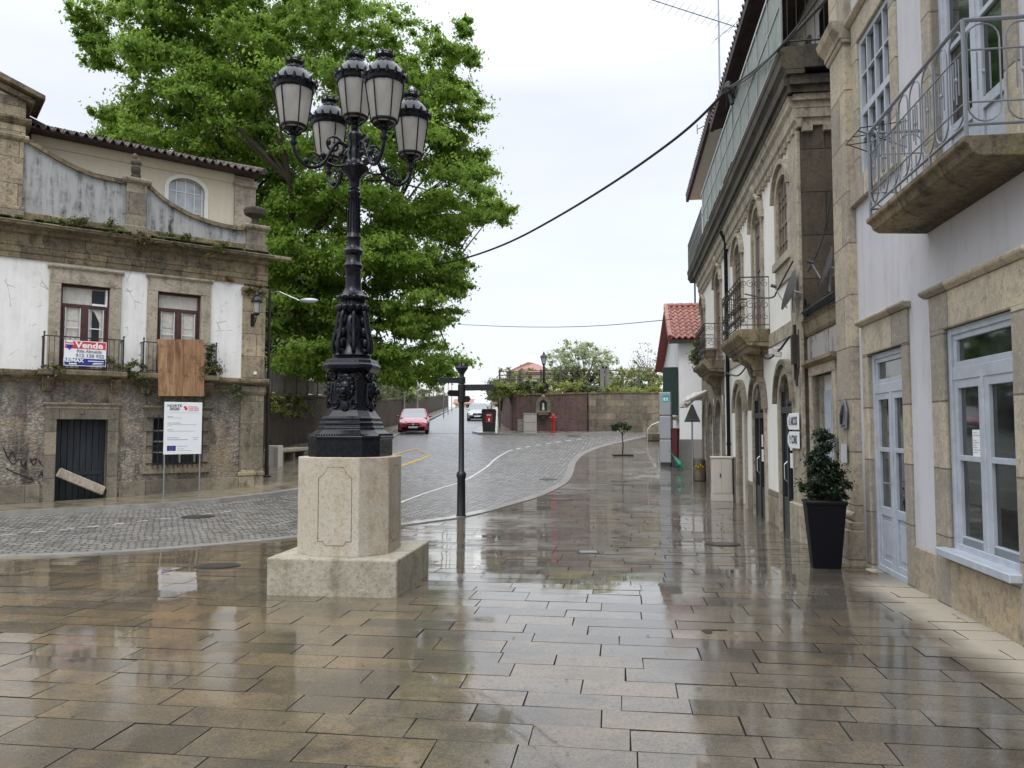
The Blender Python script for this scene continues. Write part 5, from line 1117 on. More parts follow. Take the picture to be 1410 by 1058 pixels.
# attic behind the balcony and deep eaves
m=MB(); m.box(X0+.6,30.4,-8,-1.05,7.3,10.2); m.build('attic_wall','plaster_clean',b2)
for y0_,y1_ in ((-2.3,-1.5),(-3.8,-3.0)):
    m=MB(); m.box(X0+.53,X0+.6,y0_,y1_,7.4,9.5); a_w=m.build('attic_window','paint_brown',b2); m=MB()
    m.box(X0+.50,X0+.53,y0_+.1,(y0_+y1_)/2-.04,7.9,9.4); m.box(X0+.50,X0+.53,(y0_+y1_)/2+.04,y1_-.1,7.9,9.4); m.build('pane','glass_sky',a_w)
for k in range(9):
    u=14.6+k*1.75; m=MB(); m.box(u,u+.9,-1.05,-1.0,7.4,9.4); a_w=m.build('attic_window','paint_brown',b2); m=MB(); m.box(u+.1,u+.8,-1.0,-.98,7.9,9.3); m.build('pane','glass',a_w)
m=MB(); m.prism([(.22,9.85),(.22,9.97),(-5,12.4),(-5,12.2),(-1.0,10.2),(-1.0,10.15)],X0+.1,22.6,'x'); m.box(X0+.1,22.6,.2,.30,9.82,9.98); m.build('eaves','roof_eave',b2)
m=MB(); m.prism([(.20,10.3),(.20,10.38),(-5,12.8),(-5,12.6)],22.6,31.0,'x'); m.prism([(.20,10.3),(-1.0,10.3),(-5,12.2),(-5,12.6)],22.6,31.0,'x'); m.build('far_soffit','plaster_clean',b2); m=MB(); m.box(22.6,31.05,.20,.30,10.24,10.42); m.build('gutter','roof_eave',b2)
m=MB(); tiles(m,X0,22.6,.3,10.02,-5,12.5,.26,.42); tiles(m,22.6,31.1,.3,10.45,-5,12.95,.26,.42); m.build('roof','tile_dark',b2,smooth=50)
for o in b2.children:
    if o.name not in SN: o.location.z+=.30
# arched doorways
for i,(a,b,z,r) in enumerate(AR):
    m=MB(); archband(m,a,b,-.55,z,r,.14,-.1,.05); m.build('arch_surround','stone_plain' if i<3 else 'stone_grey',b2,smooth=40)
    if i<3:
        m=MB(); pts=lambda w_:arch(a-w_,b+w_,z+.02,r+w_)
        m.ring(pts(.15),pts(.24),-.05,.12); m.build('hood_mould','stone_grey',b2,smooth=40)
        m=MB(); dk=-.05 if i<2 else -.34
        if i<2:
            mid=(a+b)/2; m.box(a,a+.06,dk,dk+.06,-.3,z+r); m.box(b-.06,b,dk,dk+.06,-.3,z+r); m.box(mid-.05,mid+.05,dk,dk+.07,-.3,z); m.box(a+.06,b-.06,dk,dk+.075,z-.16,z-.05)
            for p,q in ((a+.06,mid-.05),(mid+.05,b-.06)): m.box(p,q,dk,dk+.05,-.3,.42); m.box(p,p+.05,dk,dk+.05,.42,z-.16); m.box(q-.05,q,dk,dk+.05,.42,z-.16)
            o=m.build('door','door_black',b2,bevel=.004); m=MB(); m.box(a+.02,b-.02,dk+.01,dk+.02,.35,z+r); m.build('pane','glass',o); m=MB(); m.tube([(mid+.03,dk+.07,.7),(mid+.03,dk+.12,.75),(mid+.03,dk+.12,1.0),(mid+.03,dk+.07,1.05)],.012,6); m.build('handle','chrome',o)
            m=MB(); m.box(mid-.30,mid-.14,dk+.05,dk+.055,1.25,1.5); m.box(mid-.33,mid-.12,dk+.05,dk+.055,.95,1.2); m.build('paper_notice','sign_white',o)
        else: m.box(a,b,dk,dk+.05,-.3,z+r); m.build('door','stone_door',b2)
    else:
        m=MB(); m.box(a,b,-.3,-.26,-.3,z+r); o=m.build('door','stone_door',b2); m=MB(); m.box(a+.05,b-.05,-.26,-.24,z-.1,z-.02); m.build('transom','stone_door',o)
# upper openings
for i,(a,b,c,d,r,kd) in enumerate(UP):
    m=MB(); 
    archband(m,a,b,c-.02,d,r,.14,-.1,.05); 
    if kd=='w': m.box(a-.2,b+.2,-.1,.09,c-.14,c); m.box(a-.17,b+.17,-.1,.04,c-.45,c-.14)
    m.build('window_surround','stone_plain',b2,smooth=40); m=MB(); P=lambda w_:arch(a-w_,b+w_,d+.03,r+w_); m.ring(P(.15),P(.23),-.05,.11); 
    if kd=='d': m.ell(((a+b)/2,.08,d+r+.36),(.16,.08,.16),8,6); m.tube([(a-.1,.08,d+r+.02),((a+b)/2-.25,.08,d+r+.2),((a+b)/2,.08,d+r+.22)],.05,6); m.tube([(b+.1,.08,d+r+.02),((a+b)/2+.25,.08,d+r+.2),((a+b)/2,.08,d+r+.22)],.05,6)
    m.build('hood_mould','stone_plain',b2,smooth=40)
    n=4 if kd=='w' else 2
    cols=[a+(b-a)*k/n for k in range(1,n)]
    if kd=='w': sash(b2,a,b,c,d+r+.02,-.0,'paint_brown','glass_curtain',cols=cols,rows=[c+.28,(c+.62,.07),c+.95,d],fw=.05,mu=.025)
    else: sash(b2,a,b,c,d+r+.02,-.03,'paint_brown','glass_curtain',name='balcony_door',cols=[((a+b)/2,.09,c,d),(a+.1,.06,c,d),(b-.1,.06,c,d)],rows=[c+1.0,c+1.4,(d-.1,.1),d+.15],fw=.06,kick=c+.6)
# two iron balconies on scrolled consoles
def balc(a,b,proj,doorx):
    m=MB(); m.prism([(0,3.20),(proj-.18,3.24),(proj-.10,3.34),(proj-.02,3.42),(proj,3.46),(proj,3.56),(0,3.56)],a,b,'x'); m.prism([(0,3.10),(proj-.25,3.14),(proj-.2,3.26),(0,3.26)],a+.15,b-.15,'x'); o=m.build('balcony','stone_dark',b2,bevel=.01)
    for u in (doorx-.3,doorx+.3):
        m=MB(); m.prism([(0,2.6),(.10,2.62),(.16,2.75),(.22,2.92),(.36,3.02),(.40,3.14),(0,3.14)],u-.11,u+.11,'x'); m.build('console','stone_dark',o,bevel=.02)
    m=MB(); rt_,rb_=4.58,3.64; yb_=proj-.05
    def seg(P0,P1,n):
        P0=Vector(P0);P1=Vector(P1); d=P1-P0; u=d.normalized()
        for zz,q in ((rt_,.014),(rb_,.01),(rt_-.42,.007)): m.tube([tuple(P0+Vector((0,0,zz))),tuple(P1+Vector((0,0,zz)))],q,5)
        for k in range(n+1):
            p=P0+d*(k/n); m.tube([tuple(p+Vector((0,0,3.56))),tuple(p+Vector((0,0,rt_)))],.008,5)
            if k<n:
                for sg in (-1,1):
                    for zz,rr_ in ((rt_-.13,.08),(rb_+.16,.07),(rb_+.40,.09)):
                        c=p+u*(d.length/n*(.5+sg*.22)); pts=[]
                        for q in range(11): t_=q/10; rad=rr_*(1-.8*t_); an=sg*(t_*8+1.5); pts.append(tuple(c+u*(rad*math.cos(an))+Vector((0,0,zz+rad*math.sin(an)))))
                        m.tube(pts,.006,4)
    seg((a+.05,yb_,0),(b-.05,yb_,0),9); seg((a+.05,yb_,0),(a+.05,0,0),2); seg((b-.05,yb_,0),(b-.05,0,0),2); m.build('railing','iron_rust',o); return o
balc(15.65,18.45,.6,16.85); balc(22.4,25.2,.6,23.7)
for px_,lab in ((22.65,'brown clay flower pot on the far iron balcony, nearest its end rail'),(23.0,'brown clay flower pot on the far iron balcony, second from its end rail')):
    m=MB(); m.lathe([(.12,0),(.17,.26),(.19,.27),(.19,.32),(.16,.32),(.15,.28)],(px_,.35,3.56),14); solo(m,'flower_pot','paint_brown',lab,'flower pot',(px_,.35,3.56),FC,'clay pots on the far balcony',smooth=40)
t=thing('trailing_plant','green plant trailing through the railing of the far iron balcony','plant',(25.0,.5,3.56),FC); rp=random.Random(3); leaves('foliage',[(24.9+rp.uniform(-.3,.35),.5+rp.uniform(-.1,.15),3.5+rp.uniform(-.1,.9),.13) for _ in range(14)],110,.04,'leaf_hedge',t); m=MB(); m.tube([(25,.5,3.56),(25.1,.5,4.2)],.02,5); m.build('stem','bark',t)
m=MB(); m.tube([(21.3,.08,-.3),(21.3,.08,6.6),(21.3,.2,6.9)],.05,8); 
for zz in (1.2,3.0,5.0): m.tube([(21.3,.08,zz),(21.3,.08,zz+.06)],.062,8)
m.build('drainpipe','plastic_dark',b2,smooth=40)
m=MB(); m.tube([(28.9,.2,6.2),(28.9,.2,7.4)],.03,6); m.build('bracket','iron_rust',b2)
m=MB(); rp=random.Random(9)

for q in range(9):
    u=26.9+q*.2; m.tube([(u,.05,2.9-.03*q),(u+rp.uniform(-.1,.1),.35,2.78+rp.uniform(-.1,.1)),(u+rp.uniform(-.1,.2),.7,2.5+rp.uniform(-.12,.12)),(u+.1,.82,2.38)],[.05,.09,.08,.02],6)
m.tube([(26.8,.7,2.5),(28.7,.75,2.42)],.05,6); solo(m,'folded_awning','cloth_white','crumpled white awning folded up over the far arcade','awning',(27.8,.1,2.6),FC,bevel=.05,seg=2)
m=MB(); m.tube([(14.0,.25,3.0),(14.0,.1,3.0)],.02,6); m.box(13.95,14.08,.2,.32,2.9,3.0); m.box(13.75,13.86,.16,.26,2.84,2.92); solo(m,'flood_light','cloth_white','small white flood light over the nearest arched doorway','lamp',(14,.1,3.0),FC,smooth=60)
# cables strung on and off the houses
def wire(P,r,lab,name='overhead_cable',grp=None):
    m=MB(); m.tube(smooth_line3(P,3),r,6); return solo(m,name,'cable',lab,'cable',P[0],((0,0,0),0),grp)
def smooth_line3(P,it):
    P=[Vector(p) for p in P]
    for _ in range(it):
        Q=[P[0]]
        for a,b in zip(P,P[1:]): Q+=[a.lerp(b,.25),a.lerp(b,.75)]
        P=Q+[P[-1]]
    return P
def FW_(fr_,u,v,z): a=fr_[1]; return (fr_[0][0]+u*math.cos(a)-v*math.sin(a),fr_[0][1]+u*math.sin(a)+v*math.cos(a),z)
node=AT(1003,122,17.2)
wire([node,AT(955,172,18.5),AT(900,214,20),AT(840,255,22),AT(770,298,24.5),AT(700,336,27.5),AT(630,360,31),AT(560,372,34)],.034,'thick black cable sagging from the balcony corner across the sky into the tree')
wire([AT(1160,-25,8.6),AT(1110,30,10.2),AT(1050,90,13.6),node],.022,'black cable running down over the end rail of the top balcony')
wire([AT(1140,-20,8.8),AT(1085,55,11),AT(1030,110,15),node,AT(1000,150,17.4)],.016,'thinner black cable beside the balcony end rail')
wire([AT(632,447,44),AT(720,451,40),AT(820,450,36),AT(925,440,31.2)],.016,'thin cable crossing low over the road to the red-roofed white house')
wire([FW_(FC,12.95,.12,4.3),FW_(FC,13.3,.3,3.9),FW_(FC,13.7,.3,3.8),FW_(FC,15.7,.45,4.25)],.014,'thin cable looping from the near iron balcony to the corner pilaster')
wire([FW_(FC,13.15,.16,3.1),FW_(FC,13.9,.2,2.92),FW_(FC,15.2,.15,2.9),FW_(FC,16,.12,3.1)],.02,'black cable sagging over the nearest arched doorway')
wire([FW_(FC,17.9,.12,3.0),FW_(FC,19,.12,2.85),FW_(FC,20.5,.12,3.0),FW_(FC,21.2,.12,3.1)],.02,'black cable sagging along the wall left of the near iron balcony')
wire([AT(1154,210,11.4),AT(1140,300,11.5),AT(1128,345,11.6),AT(1112,375,11.8)],.010,'pale thin cable hanging down the dark side wall',)
m=MB(); m.lathe([(.03,-.15),(.09,-.12),(.12,0),(.08,.12),(.03,.16)],node,8); m.tube([node,(node[0]+.05,node[1]-.1,node[2]-.4)],.05,6); m.ell((node[0]+.1,node[1],node[2]-.1),(.1,.1,.14),7,5); solo(m,'cable_knot','cable','black knot of cable clamps at the balcony eave','cable clamp',node)
# aerial
ax=AT(991,120,25.5); az=AT(991,290,25.5)[2]
t=thing('tv_aerial','tall thin television aerial mast with long finned boom','aerial',(ax[0],ax[1],az)); m=MB(); m.tube([(ax[0],ax[1],az),(ax[0],ax[1],AT(991,-30,25.5)[2])],.03,6); m.build('mast','metal_grey',t)
a=Vector(AT(898,0,25.0)); b=Vector(AT(1028,42,25.6)); m=MB(); m.tube([a,b],.02,5); d=(b-a); u=Vector((.25,-.9,.15)).normalized()
for k in range(15): p=a+d*(k/14); m.tube([p-u*.35,p+u*.35],.008,4)
a2=Vector(AT(985,55,25.4)); b2_=Vector(AT(1040,10,25.6)); m.tube([a2,b2_],.014,5)
for k in range(7): p=a2+(b2_-a2)*(k/6); m.tube([p-u*.25,p+u*.25],.007,4)
m.build('boom','metal_grey',t)
m=MB(); p=Vector(AT(985,165,24.5)); q=Vector(AT(960,178,24.2)); m.tube([p,q],.03,6); m.tube([q+Vector((0,0,.15)),q-Vector((0,0,.15))],.02,5); m.tube([p,p+Vector((.3,.2,0))],.03,6); solo(m,'antenna_arm','metal_grey','short pale antenna arm sticking out of the roof eave','antenna',p)
m=MB(); c=Vector(AT(982,172,24.8)); 
for k in range(5): m.tube([c+Vector((.12*math.cos(a_),0,.40*math.sin(a_)))+Vector((k*.01,k*.02,0)) for a_ in [i*math.tau/14 for i in range(14)]],.012,4,closed=True)
solo(m,'eave_dish','metal_pale','pale looped antenna hanging at the roof eave','antenna',c)
_M['metal_back']=((.17,.17,.175),.6,0,.1,5); _M['cab_pale']=lambda n:plaster(n,(.52,.49,.43),(.28,.25,.21),.5); _M['cab_grey']=lambda n:plaster(n,(.34,.33,.30),(.2,.19,.17),.5)
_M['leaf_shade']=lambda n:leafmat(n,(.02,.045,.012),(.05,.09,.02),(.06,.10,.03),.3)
_M['red_verge']=((.26,.02,.022),.55,0,.15,5)
# ============================================================= RED-ROOFED HOUSE at the street end
FH=fr(2.27); a_,b_,zr=32.0,44.5,6.85
hz=lambda u:0
h=thing('red_roofed_house','small white house with orange-red tiled roof, grey dado and dark green shutters','house',(36,0,.2),FH)
gp=[(a_,-1),(b_,-1),(b_,4.95),(34.6,6.72),(a_,5.2)]
m=MB(); m.prism(gp,-8,0,'y'); m.build('wall','plaster_house',h)
m=MB(); m.box(a_-.03,b_,-.5,.03,-1,1.22); m.box(a_-.03,a_+.2,-8,.03,-1,1.22); m.build('dado','plaster_grey',h)
m=MB()
def slope(p,q,th=.12): # slab between (u,z) p and q over y range
    m.prism([p,q,(q[0],q[1]+th),(p[0],p[1]+th)],-8.4,.42,'y')
slope((a_-.35,5.08),(34.6,6.80)); slope((34.6,6.80),(b_+.6,4.85));
_M['red_verge']=((.26,.02,.022),.55,0,.15,5)
m.build('roof_deck','red_verge',h)
# tiles run down both slopes: build along y
def tiles_u(mb,y0,y1,u0,z0,u1,z1,pitch=.24,course=.38,amp=.05):
    L=math.hypot(u1-u0,z1-z0); n=max(1,int(L/course)); nx=int(abs(y1-y0)/pitch*6); du,dz=(u1-u0)/L,(z1-z0)/L; nu,nz_=-dz,du
    if nz_<0: nu,nz_=-nu,-nz_
    for r in range(n):
        rows=[]
        for q,e in ((0,.035),(1.06,0)):
            d=(r+q)*L/n; row=[]
            for k in range(nx+1):
                y=y0+(y1-y0)*k/nx; hh=amp*math.cos((y-y0)/pitch*math.tau)+e; row.append((u0+du*d+nu*hh,y,z0+dz*d+nz_*hh))
            rows.append(row)
        n0=len(mb.v); mb.v+=rows[0]+rows[1]; mb.f+=[(n0+k,n0+k+1,n0+nx+2+k,n0+nx+1+k) for k in range(nx)]
        low=[(p[0]-nu*.05,p[1],p[2]-nz_*.05) for p in rows[0]]; n1=len(mb.v); mb.v+=rows[0]+low; mb.f+=[(n1+k,n1+k+1,n1+nx+2+k,n1+nx+1+k) for k in range(nx)]
m=MB(); tiles_u(m,-8.4,.40,a_-.42,5.24,34.6,6.98); tiles_u(m,-8.4,.40,b_+.6,5.02,34.6,6.98); m.build('roof','tile_red',h,smooth=50)
m=MB()
for k in range(22): m.tube([(34.6,.42-k*.4,6.98),(34.6,.02-k*.4,7.02)],[.12,.10],8)
for k in range(8): t_=k/8; t2=(k+1)/8; m.tube([(a_-.4+2.95*t_,.36,5.27+1.72*t_),(a_-.4+2.95*t2,.36,5.29+1.72*t2)],[.11,.09],8)
m.build('ridge_tiles','tile_red',h)
m=MB(); m.box(a_-.45,a_-.35,-8.4,.42,5.02,5.14); m.build('gutter','paint_green',h)
m=MB(); m.box(32.5,32.6,.02,.62,2.2,4.15); m.box(32.62,33.6,.01,.05,2.2,4.15); m.build('shutter','paint_green',h,bevel=.01); m=MB(); m.box(32.4,33.9,-.02,.16,2.0,2.14); m.build('sill','stone_grey',h)
m=MB(); m.box(32.8,33.6,.05,.06,2.25,4.1); m.build('window','glass',h)
# ------------------------------------------------------------- small things before it
def gz(px,py,dz=0): x,y=G(px,py,dz); return x,y,H(x,y)+dz
x,y,z=gz(918,642); t=thing('information_totem','tall silver information totem with a teal square near the top','totem',(x,y,z),((0,0,0),0))
f=y/F; hh=AT(918,540,y)[2]-z
def rb(m,cx,cy,w0,w1,d0,d1,z0,z1,rot=R(-30)):
    c_,s_=math.cos(rot),math.sin(rot); P=[(w0,d0),(w1,d0),(w1,d1),(w0,d1)]; P=[(cx+a*c_-b*s_,cy+a*s_+b*c_) for a,b in P]; m.prism(P,z0,z1,'z')
m=MB(); rb(m,x,y,-.20,.20,-.14,.14,z-.1,z+.12); m.build('base','sign_dark',t)
for i in range(3):
    m=MB(); rb(m,x,y,-.24,.24,-.17,.17,z+.12+(hh-.12)*i/3+.015,z+.12+(hh-.12)*(i+1)/3-.01); m.build('panel','metal_silver',t,bevel=.03,seg=2)
m=MB(); rb(m,x,y,-.22,.22,-.15,.15,z+.1,z+hh-.03); m.build('core','sign_dark',t)
m=MB(); rb(m,x,y,-.08,.19,-.175,-.17,z+hh-.42,z+hh-.12); sq=m.build('teal_square','teal',t); m=MB()
for a,b,c,d in ((-.04,.0,.16,.28),(.0,.04,.24,.28),(.0,.04,.16,.20),(.08,.12,.16,.28),(.12,.15,.24,.28),(.12,.15,.16,.20)): rb(m,x,y,a,b,-.18,-.175,z+hh-.42+c-.1,z+hh-.42+d-.1)
m.build('symbol','sign_white',sq)
x,y,z=gz(931,643); t=thing('litter_bin','slim dark red bin standing behind the silver totem','bin',(x,y,z)); m=MB(); rb(m,x,y,-.14,.16,-.14,.16,z,z+.35); m.build('base','sign_dark',t); m=MB(); rb(m,x,y,-.12,.12,-.15,.17,z+.34,z+1.5); m.build('bin_body','maroon_box',t,bevel=.02); m=MB(); rb(m,x,y,-.14,.20,-.17,.19,z+1.48,z+1.56); m.build('lid','maroon_box',t,bevel=.02)
x,y,z=gz(940,648); m=MB(); p=Vector((x-.32,y+.15,z+.55)); q=Vector((x+.05,y-.1,z+.02)); dd=(q-p); m.tube([p,p+dd*.25,p+dd*.6,q],[.02,.07,.12,.01],6); m.tube([p-dd*.4,p],[.02,.02],5); solo(m,'folded_umbrella','green_mesh','bright green folded umbrella leaning against the grey dado','umbrella',(x,y,z))
x,y=FW_(FC,26.2,.95,0)[:2]; x,y,z=gz(954,663); zt_=AT(955,557,y)[2]; t=thing('warning_sign','triangular warning sign seen from its grey back on a thin post','road sign',(x,y,z))
m=MB(); m.tube([(x,y,z-.1),(x,y,zt_-.1)],.03,8); m.build('post','metal_grey',t); m=MB(); w_=.29; m.prism([(x-w_,zt_-.62),(x+w_,zt_-.62),(x+.03,zt_),(x-.03,zt_)],y-.05,y-.035); m.build('plate','metal_back',t,bevel=.01); m=MB(); m.box(x-.2,x+.2,y-.06,y-.05,zt_-.55,zt_-.52); m.box(x-.1,x+.1,y-.06,y-.05,zt_-.3,zt_-.27); m.build('stiffener','metal_grey',t)
x,y,z=gz(995,690); t=thing('utility_cabinet','pale grey utility cabinet on the pavement against the white townhouse','cabinet',(x,y,z))
rot=R(-8); m=MB(); rb(m,x,y,-.26,.27,.02,.34,z-.05,z+.16,rot); m.build('base','cab_pale',t); m=MB(); rb(m,x,y,-.25,.26,.03,.33,z+.16,z+1.08,rot); b_=m.build('cabinet_body','cab_pale',t,bevel=.008); m=MB(); rb(m,x,y,-.27,.28,.01,.35,z+1.08,z+1.13,rot); m.build('lid','cab_pale',t,bevel=.01); m=MB(); rb(m,x,y,-.22,-.01,.02,.03,z+.2,z+1.04,rot); rb(m,x,y,.01,.23,.02,.03,z+.2,z+1.04,rot); d_=m.build('door','cab_pale',b_,bevel=.004); m=MB(); rb(m,x,y,-.06,-.03,.005,.02,z+.6,z+.7,rot); m.build('handle','sign_dark',d_)
x,y,z=gz(962,662); t=thing('stone_planter','round stacked stone planter with small yellow flowers by the arcade','planter',(x,y,z)); m=MB(); m.lathe([(.24,0),(.26,.1),(.25,.42),(.20,.44),(.20,.5),(.23,.54),(.23,.74),(.2,.78),(.17,.74)],(x,y,z),14); m.build('pot','stone_grey',t,smooth=35); leaves('flower_tuft',[(x+.05,y-.26,z+.52,.09),(x-.05,y-.25,z+.48,.07)],60,.03,'flower',t); leaves('foliage',[(x,y-.2,z+.45,.09)],60,.03,'leaf_small',t)
# small young street tree
x,y,z=gz(857,627); t=thing('young_tree','young street tree with thin trunk and small round dark crown','tree',(x,y,z)); f=y/F; m=MB(); m.tube([(x,y,z),(x+.03,y,z+.5),(x-.01,y,z+1.0)],[.035,.028,.02],7); top=AT(857,577,y)[2]
for k in range(6): m.tube([(x,y,z+.85+.03*k),(x+.35*math.cos(k*1.1),y+.3*math.sin(k*1.1),top-.3)],[.015,.005],5)
m.build('trunk','bark',t); rs=random.Random(12); leaves('crown',[(x+rs.uniform(-.38,.38),y+rs.uniform(-.3,.3),top-.32+rs.uniform(-.16,.18),rs.uniform(.08,.17)) for _ in range(20)],110,.045,'leaf_small',t)
m=MB(); m.box(x-.45,x+.45,y-.35,y+.35,z-.05,z+.03); m.build('tree_pit','soil',t)
x,y,z=gz(897,607); t=thing('stair_rail','pale curved handrail and low step at the right end of the street','handrail',(x,y,z)); m=MB(); m.tube([(x-.2,y,z+.55),(x,y,z+.8),(x+.5,y,z+1.0)],.03,6); m.tube([(x-.2,y,z),(x-.2,y,z+.55)],.03,6); m.tube([(x+.4,y,z),(x+.4,y,z+.95)],.03,6); m.build('rail','metal_pale',t); m=MB(); m.box(x-.2,x+1.2,y-.2,y+.4,z,z+.35); m.build('step','stone_dark',t)
# ============================================================= CORNER WALLS across the junction
def wallrun(name,m_,lab,P,ztop,thk,frame_base,parts=None):
    t=thing(name,lab,'wall',(P[0][0],P[0][1],H(*P[0]))); m=MB(); A=offset(P,thk/2); B=offset(P,-thk/2); n=len(P); vs=[]
    for p,q,zt in zip(A,B,ztop): vs+=[(p[0],p[1],H(*p)-.3),(p[0],p[1],zt),(q[0],q[1],zt),(q[0],q[1],H(*q)-.3)]
    fs=[(i*4+k,(i+1)*4+k,(i+1)*4+(k+1)%4,i*4+(k+1)%4) for i in range(n-1) for k in range(3)]+[(0,1,2,3),((n-1)*4+3,(n-1)*4+2,(n-1)*4+1,(n-1)*4)]
    m.add(vs,fs); m.build('wall',m_,t); m=MB(); A=offset(P,thk/2+.05); B=offset(P,-thk/2-.05); vs=[]
    for p,q,zt in zip(A,B,ztop): vs+=[(p[0],p[1],zt),(p[0],p[1],zt+.1),(q[0],q[1],zt+.1),(q[0],q[1],zt)]
    fs=[(i*4+k,(i+1)*4+k,(i+1)*4+(k+1)%4,i*4+(k+1)%4) for i in range(n-1) for k in range(4)]+[(0,1,2,3),((n-1)*4+3,(n-1)*4+2,(n-1)*4+1,(n-1)*4)]
    m.add(vs,fs); m.build('coping','stone_dark',t); return t
cz=lambda px,py,Y:AT(px,py,Y)[2]
pw=[(-1.6,110),(-1.45,90),(-1.1,70),(-.7,60),(-.25,52),(.15,47.4),(.35,47.1),(2.3,46.7),(4.45,46.5)]
zt1=[H(*p)+2.0 for p in pw[:4]]+[3.75,3.68,3.66,3.68,3.72]
wallrun('corner_wall','wall_purple','rendered purple-brown stained wall turning the corner up the hill',pw,zt1,.35,0)
sw_=[(4.5,46.45),(6,46.9),(9,48.1),(12,49.5),(20,52.5)]
wallrun('stone_wall','wall_old','old lichened rubble stone wall running right behind the young tree',sw_,[cz(812,543,46.5),cz(850,542,47),cz(905,542,48),3.95,4.1],.4,0)
# shrine niche, post lamp on the wall
cx,cy=AT(748,560,46.35)[:2]; t=thing('wall_shrine','small arched stone shrine niche mounted on the purple-brown wall','shrine',(cx,cy,2.4)); zz=lambda py:cz(748,py,46.4)
m=MB(); i=[(cx-.22,zz(566))]+arch(cx-.22,cx+.22,zz(556),.22,10)+[(cx+.22,zz(566))]; o=[(cx-.45,zz(567))]+arch(cx-.42,cx+.42,zz(556),.42,10)+[(cx+.45,zz(567))]
n0=len(m.v); m.ring(i,o,-.2,.14); m.v=[(a,46.45-b,c) for a,b,c in m.v]; m.build('niche_surround','stone_grey',t,smooth=40); m=MB(); m.box(cx-.45,cx+.45,46.22,46.5,zz(569),zz(566)); m.box(cx-.3,cx+.3,46.25,46.5,zz(572),zz(569)); m.ell((cx,46.36,zz(547)),(.12,.1,.16),7,5); m.build('sill','stone_grey',t,bevel=.02)
m=MB(); m.box(cx-.22,cx+.22,46.46,46.5,zz(566),zz(551)); m.build('dark_recess','door_black',t); m=MB(); m.lathe([(.09,0),(.07,.15),(.05,.3),(.06,.34),(.03,.42)],(cx,46.40,zz(565)),8); m.build('figurine','cloth_white',t); m=MB(); m.box(cx-.14,cx+.14,46.25,46.5,zz(578),zz(573)); m.build('alms_box','door_black',t)
cx,cy=AT(749,550,46.7)[:2]; t=thing('wall_top_lamp','black lantern on a thick post rising from the purple-brown wall','street lamp',(cx,cy,3.7)); m=MB(); m.tube([(cx,cy,3.3),(cx,cy,cz(749,520,46.7)),(cx,cy,cz(749,503,46.7))],[.11,.09,.06],8); m.lathe([(.2,0),(.22,.15),(.1,.25)],(cx,cy,3.75),8); m.build('post','iron_black',t); z0=cz(749,502,46.7); m=MB(); m.lathe([(.10,0),(.2,.42)],(cx,cy,z0),8); m.build('glass','glass_sky',t); m=MB(); m.lathe([(.24,.42),(.2,.5),(.08,.6),(.05,.7),(.01,.78)],(cx,cy,z0),8); m.lathe([(.03,-.06),(.12,0),(.12,.03)],(cx,cy,z0),8)
for k in range(4): a=k*math.pi/2+.5; m.tube([(cx+.1*math.cos(a),cy+.1*math.sin(a),z0),(cx+.2*math.cos(a),cy+.2*math.sin(a),z0+.42)],.012,4)
m.build('cap','iron_black',t)
# cabinets, hydrant, bin
for (p0,p1,pt,pb,lab,nm) in ((721,739,569,597,'large pale concrete utility cabinet against the purple-brown wall','tall_cabinet'),(713,721,578,596.5,'smaller pale meter box left of the large concrete cabinet','meter_box')):
    x,y,z=gz((p0+p1)/2,pb,.12); w_=(p1-p0)/2*y/F; zt_=cz(700,pt,y); t=thing('utility_cabinet' if nm=='tall_cabinet' else 'meter_box',lab,'cabinet',(x,y,z)); m=MB(); m.box(x-w_,x+w_,y,y+.35,z-.02,zt_-.06) ; b_=m.build('cabinet_body','cab_pale' if nm=='tall_cabinet' else 'cab_grey',t,bevel=.01); m=MB(); m.box(x-w_-.03,x+w_+.03,y-.04,y+.39,zt_-.06,zt_); m.build('lid','cab_grey',t,bevel=.01); m=MB(); hh=zt_-z
    for q0,q1 in ((.12,.5),(.53,.93)): m.box(x-w_*.88,x+w_*.88,y-.02,y,z+hh*q0,z+hh*q1)
    m.build('door','cab_pale' if nm=='tall_cabinet' else 'cab_grey',b_,bevel=.006)
x,y,z=gz(762,596,.12); t=thing('fire_hydrant','red pillar fire hydrant standing before the purple-brown wall','hydrant',(x,y,z)); hh=cz(762,570,y)-z; m=MB(); m.lathe([(.15,0),(.15,.06),(.10,.08),(.10,hh*.62),(.14,hh*.64),(.14,hh*.7),(.11,hh*.72),(.11,hh*.86),(.06,hh*.95),(.03,hh)],(x,y,z),12); m.build('barrel','red_paint',t,smooth=40); m=MB(); m.tube([(x-.2,y,z+hh*.78),(x+.2,y,z+hh*.78)],.05,8); m.tube([(x,y,z+hh*.78),(x,y-.18,z+hh*.78)],.06,8); m.build('outlet','red_paint',t)
x,y,z=gz(673,597,.0); z+=.05; zt_=cz(673,563,y); w_=10.0*y/F; t=thing('rubbish_container','dark wheeled rubbish container with a red sticker on the kerb corner','rubbish bin',(x,y,z)); m=MB(); hh=zt_-z; m.v+=[]
def taper(m,x,y0,y1,w0,w1,z0,z1): m.add([(x-w0,y0,z0),(x+w0,y0,z0),(x+w0,y1,z0),(x-w0,y1,z0),(x-w1,y0-.05,z1),(x+w1,y0-.05,z1),(x+w1,y1+.05,z1),(x-w1,y1+.05,z1)],[(0,3,2,1),(4,5,6,7),(0,1,5,4),(1,2,6,5),(2,3,7,6),(3,0,4,7)])
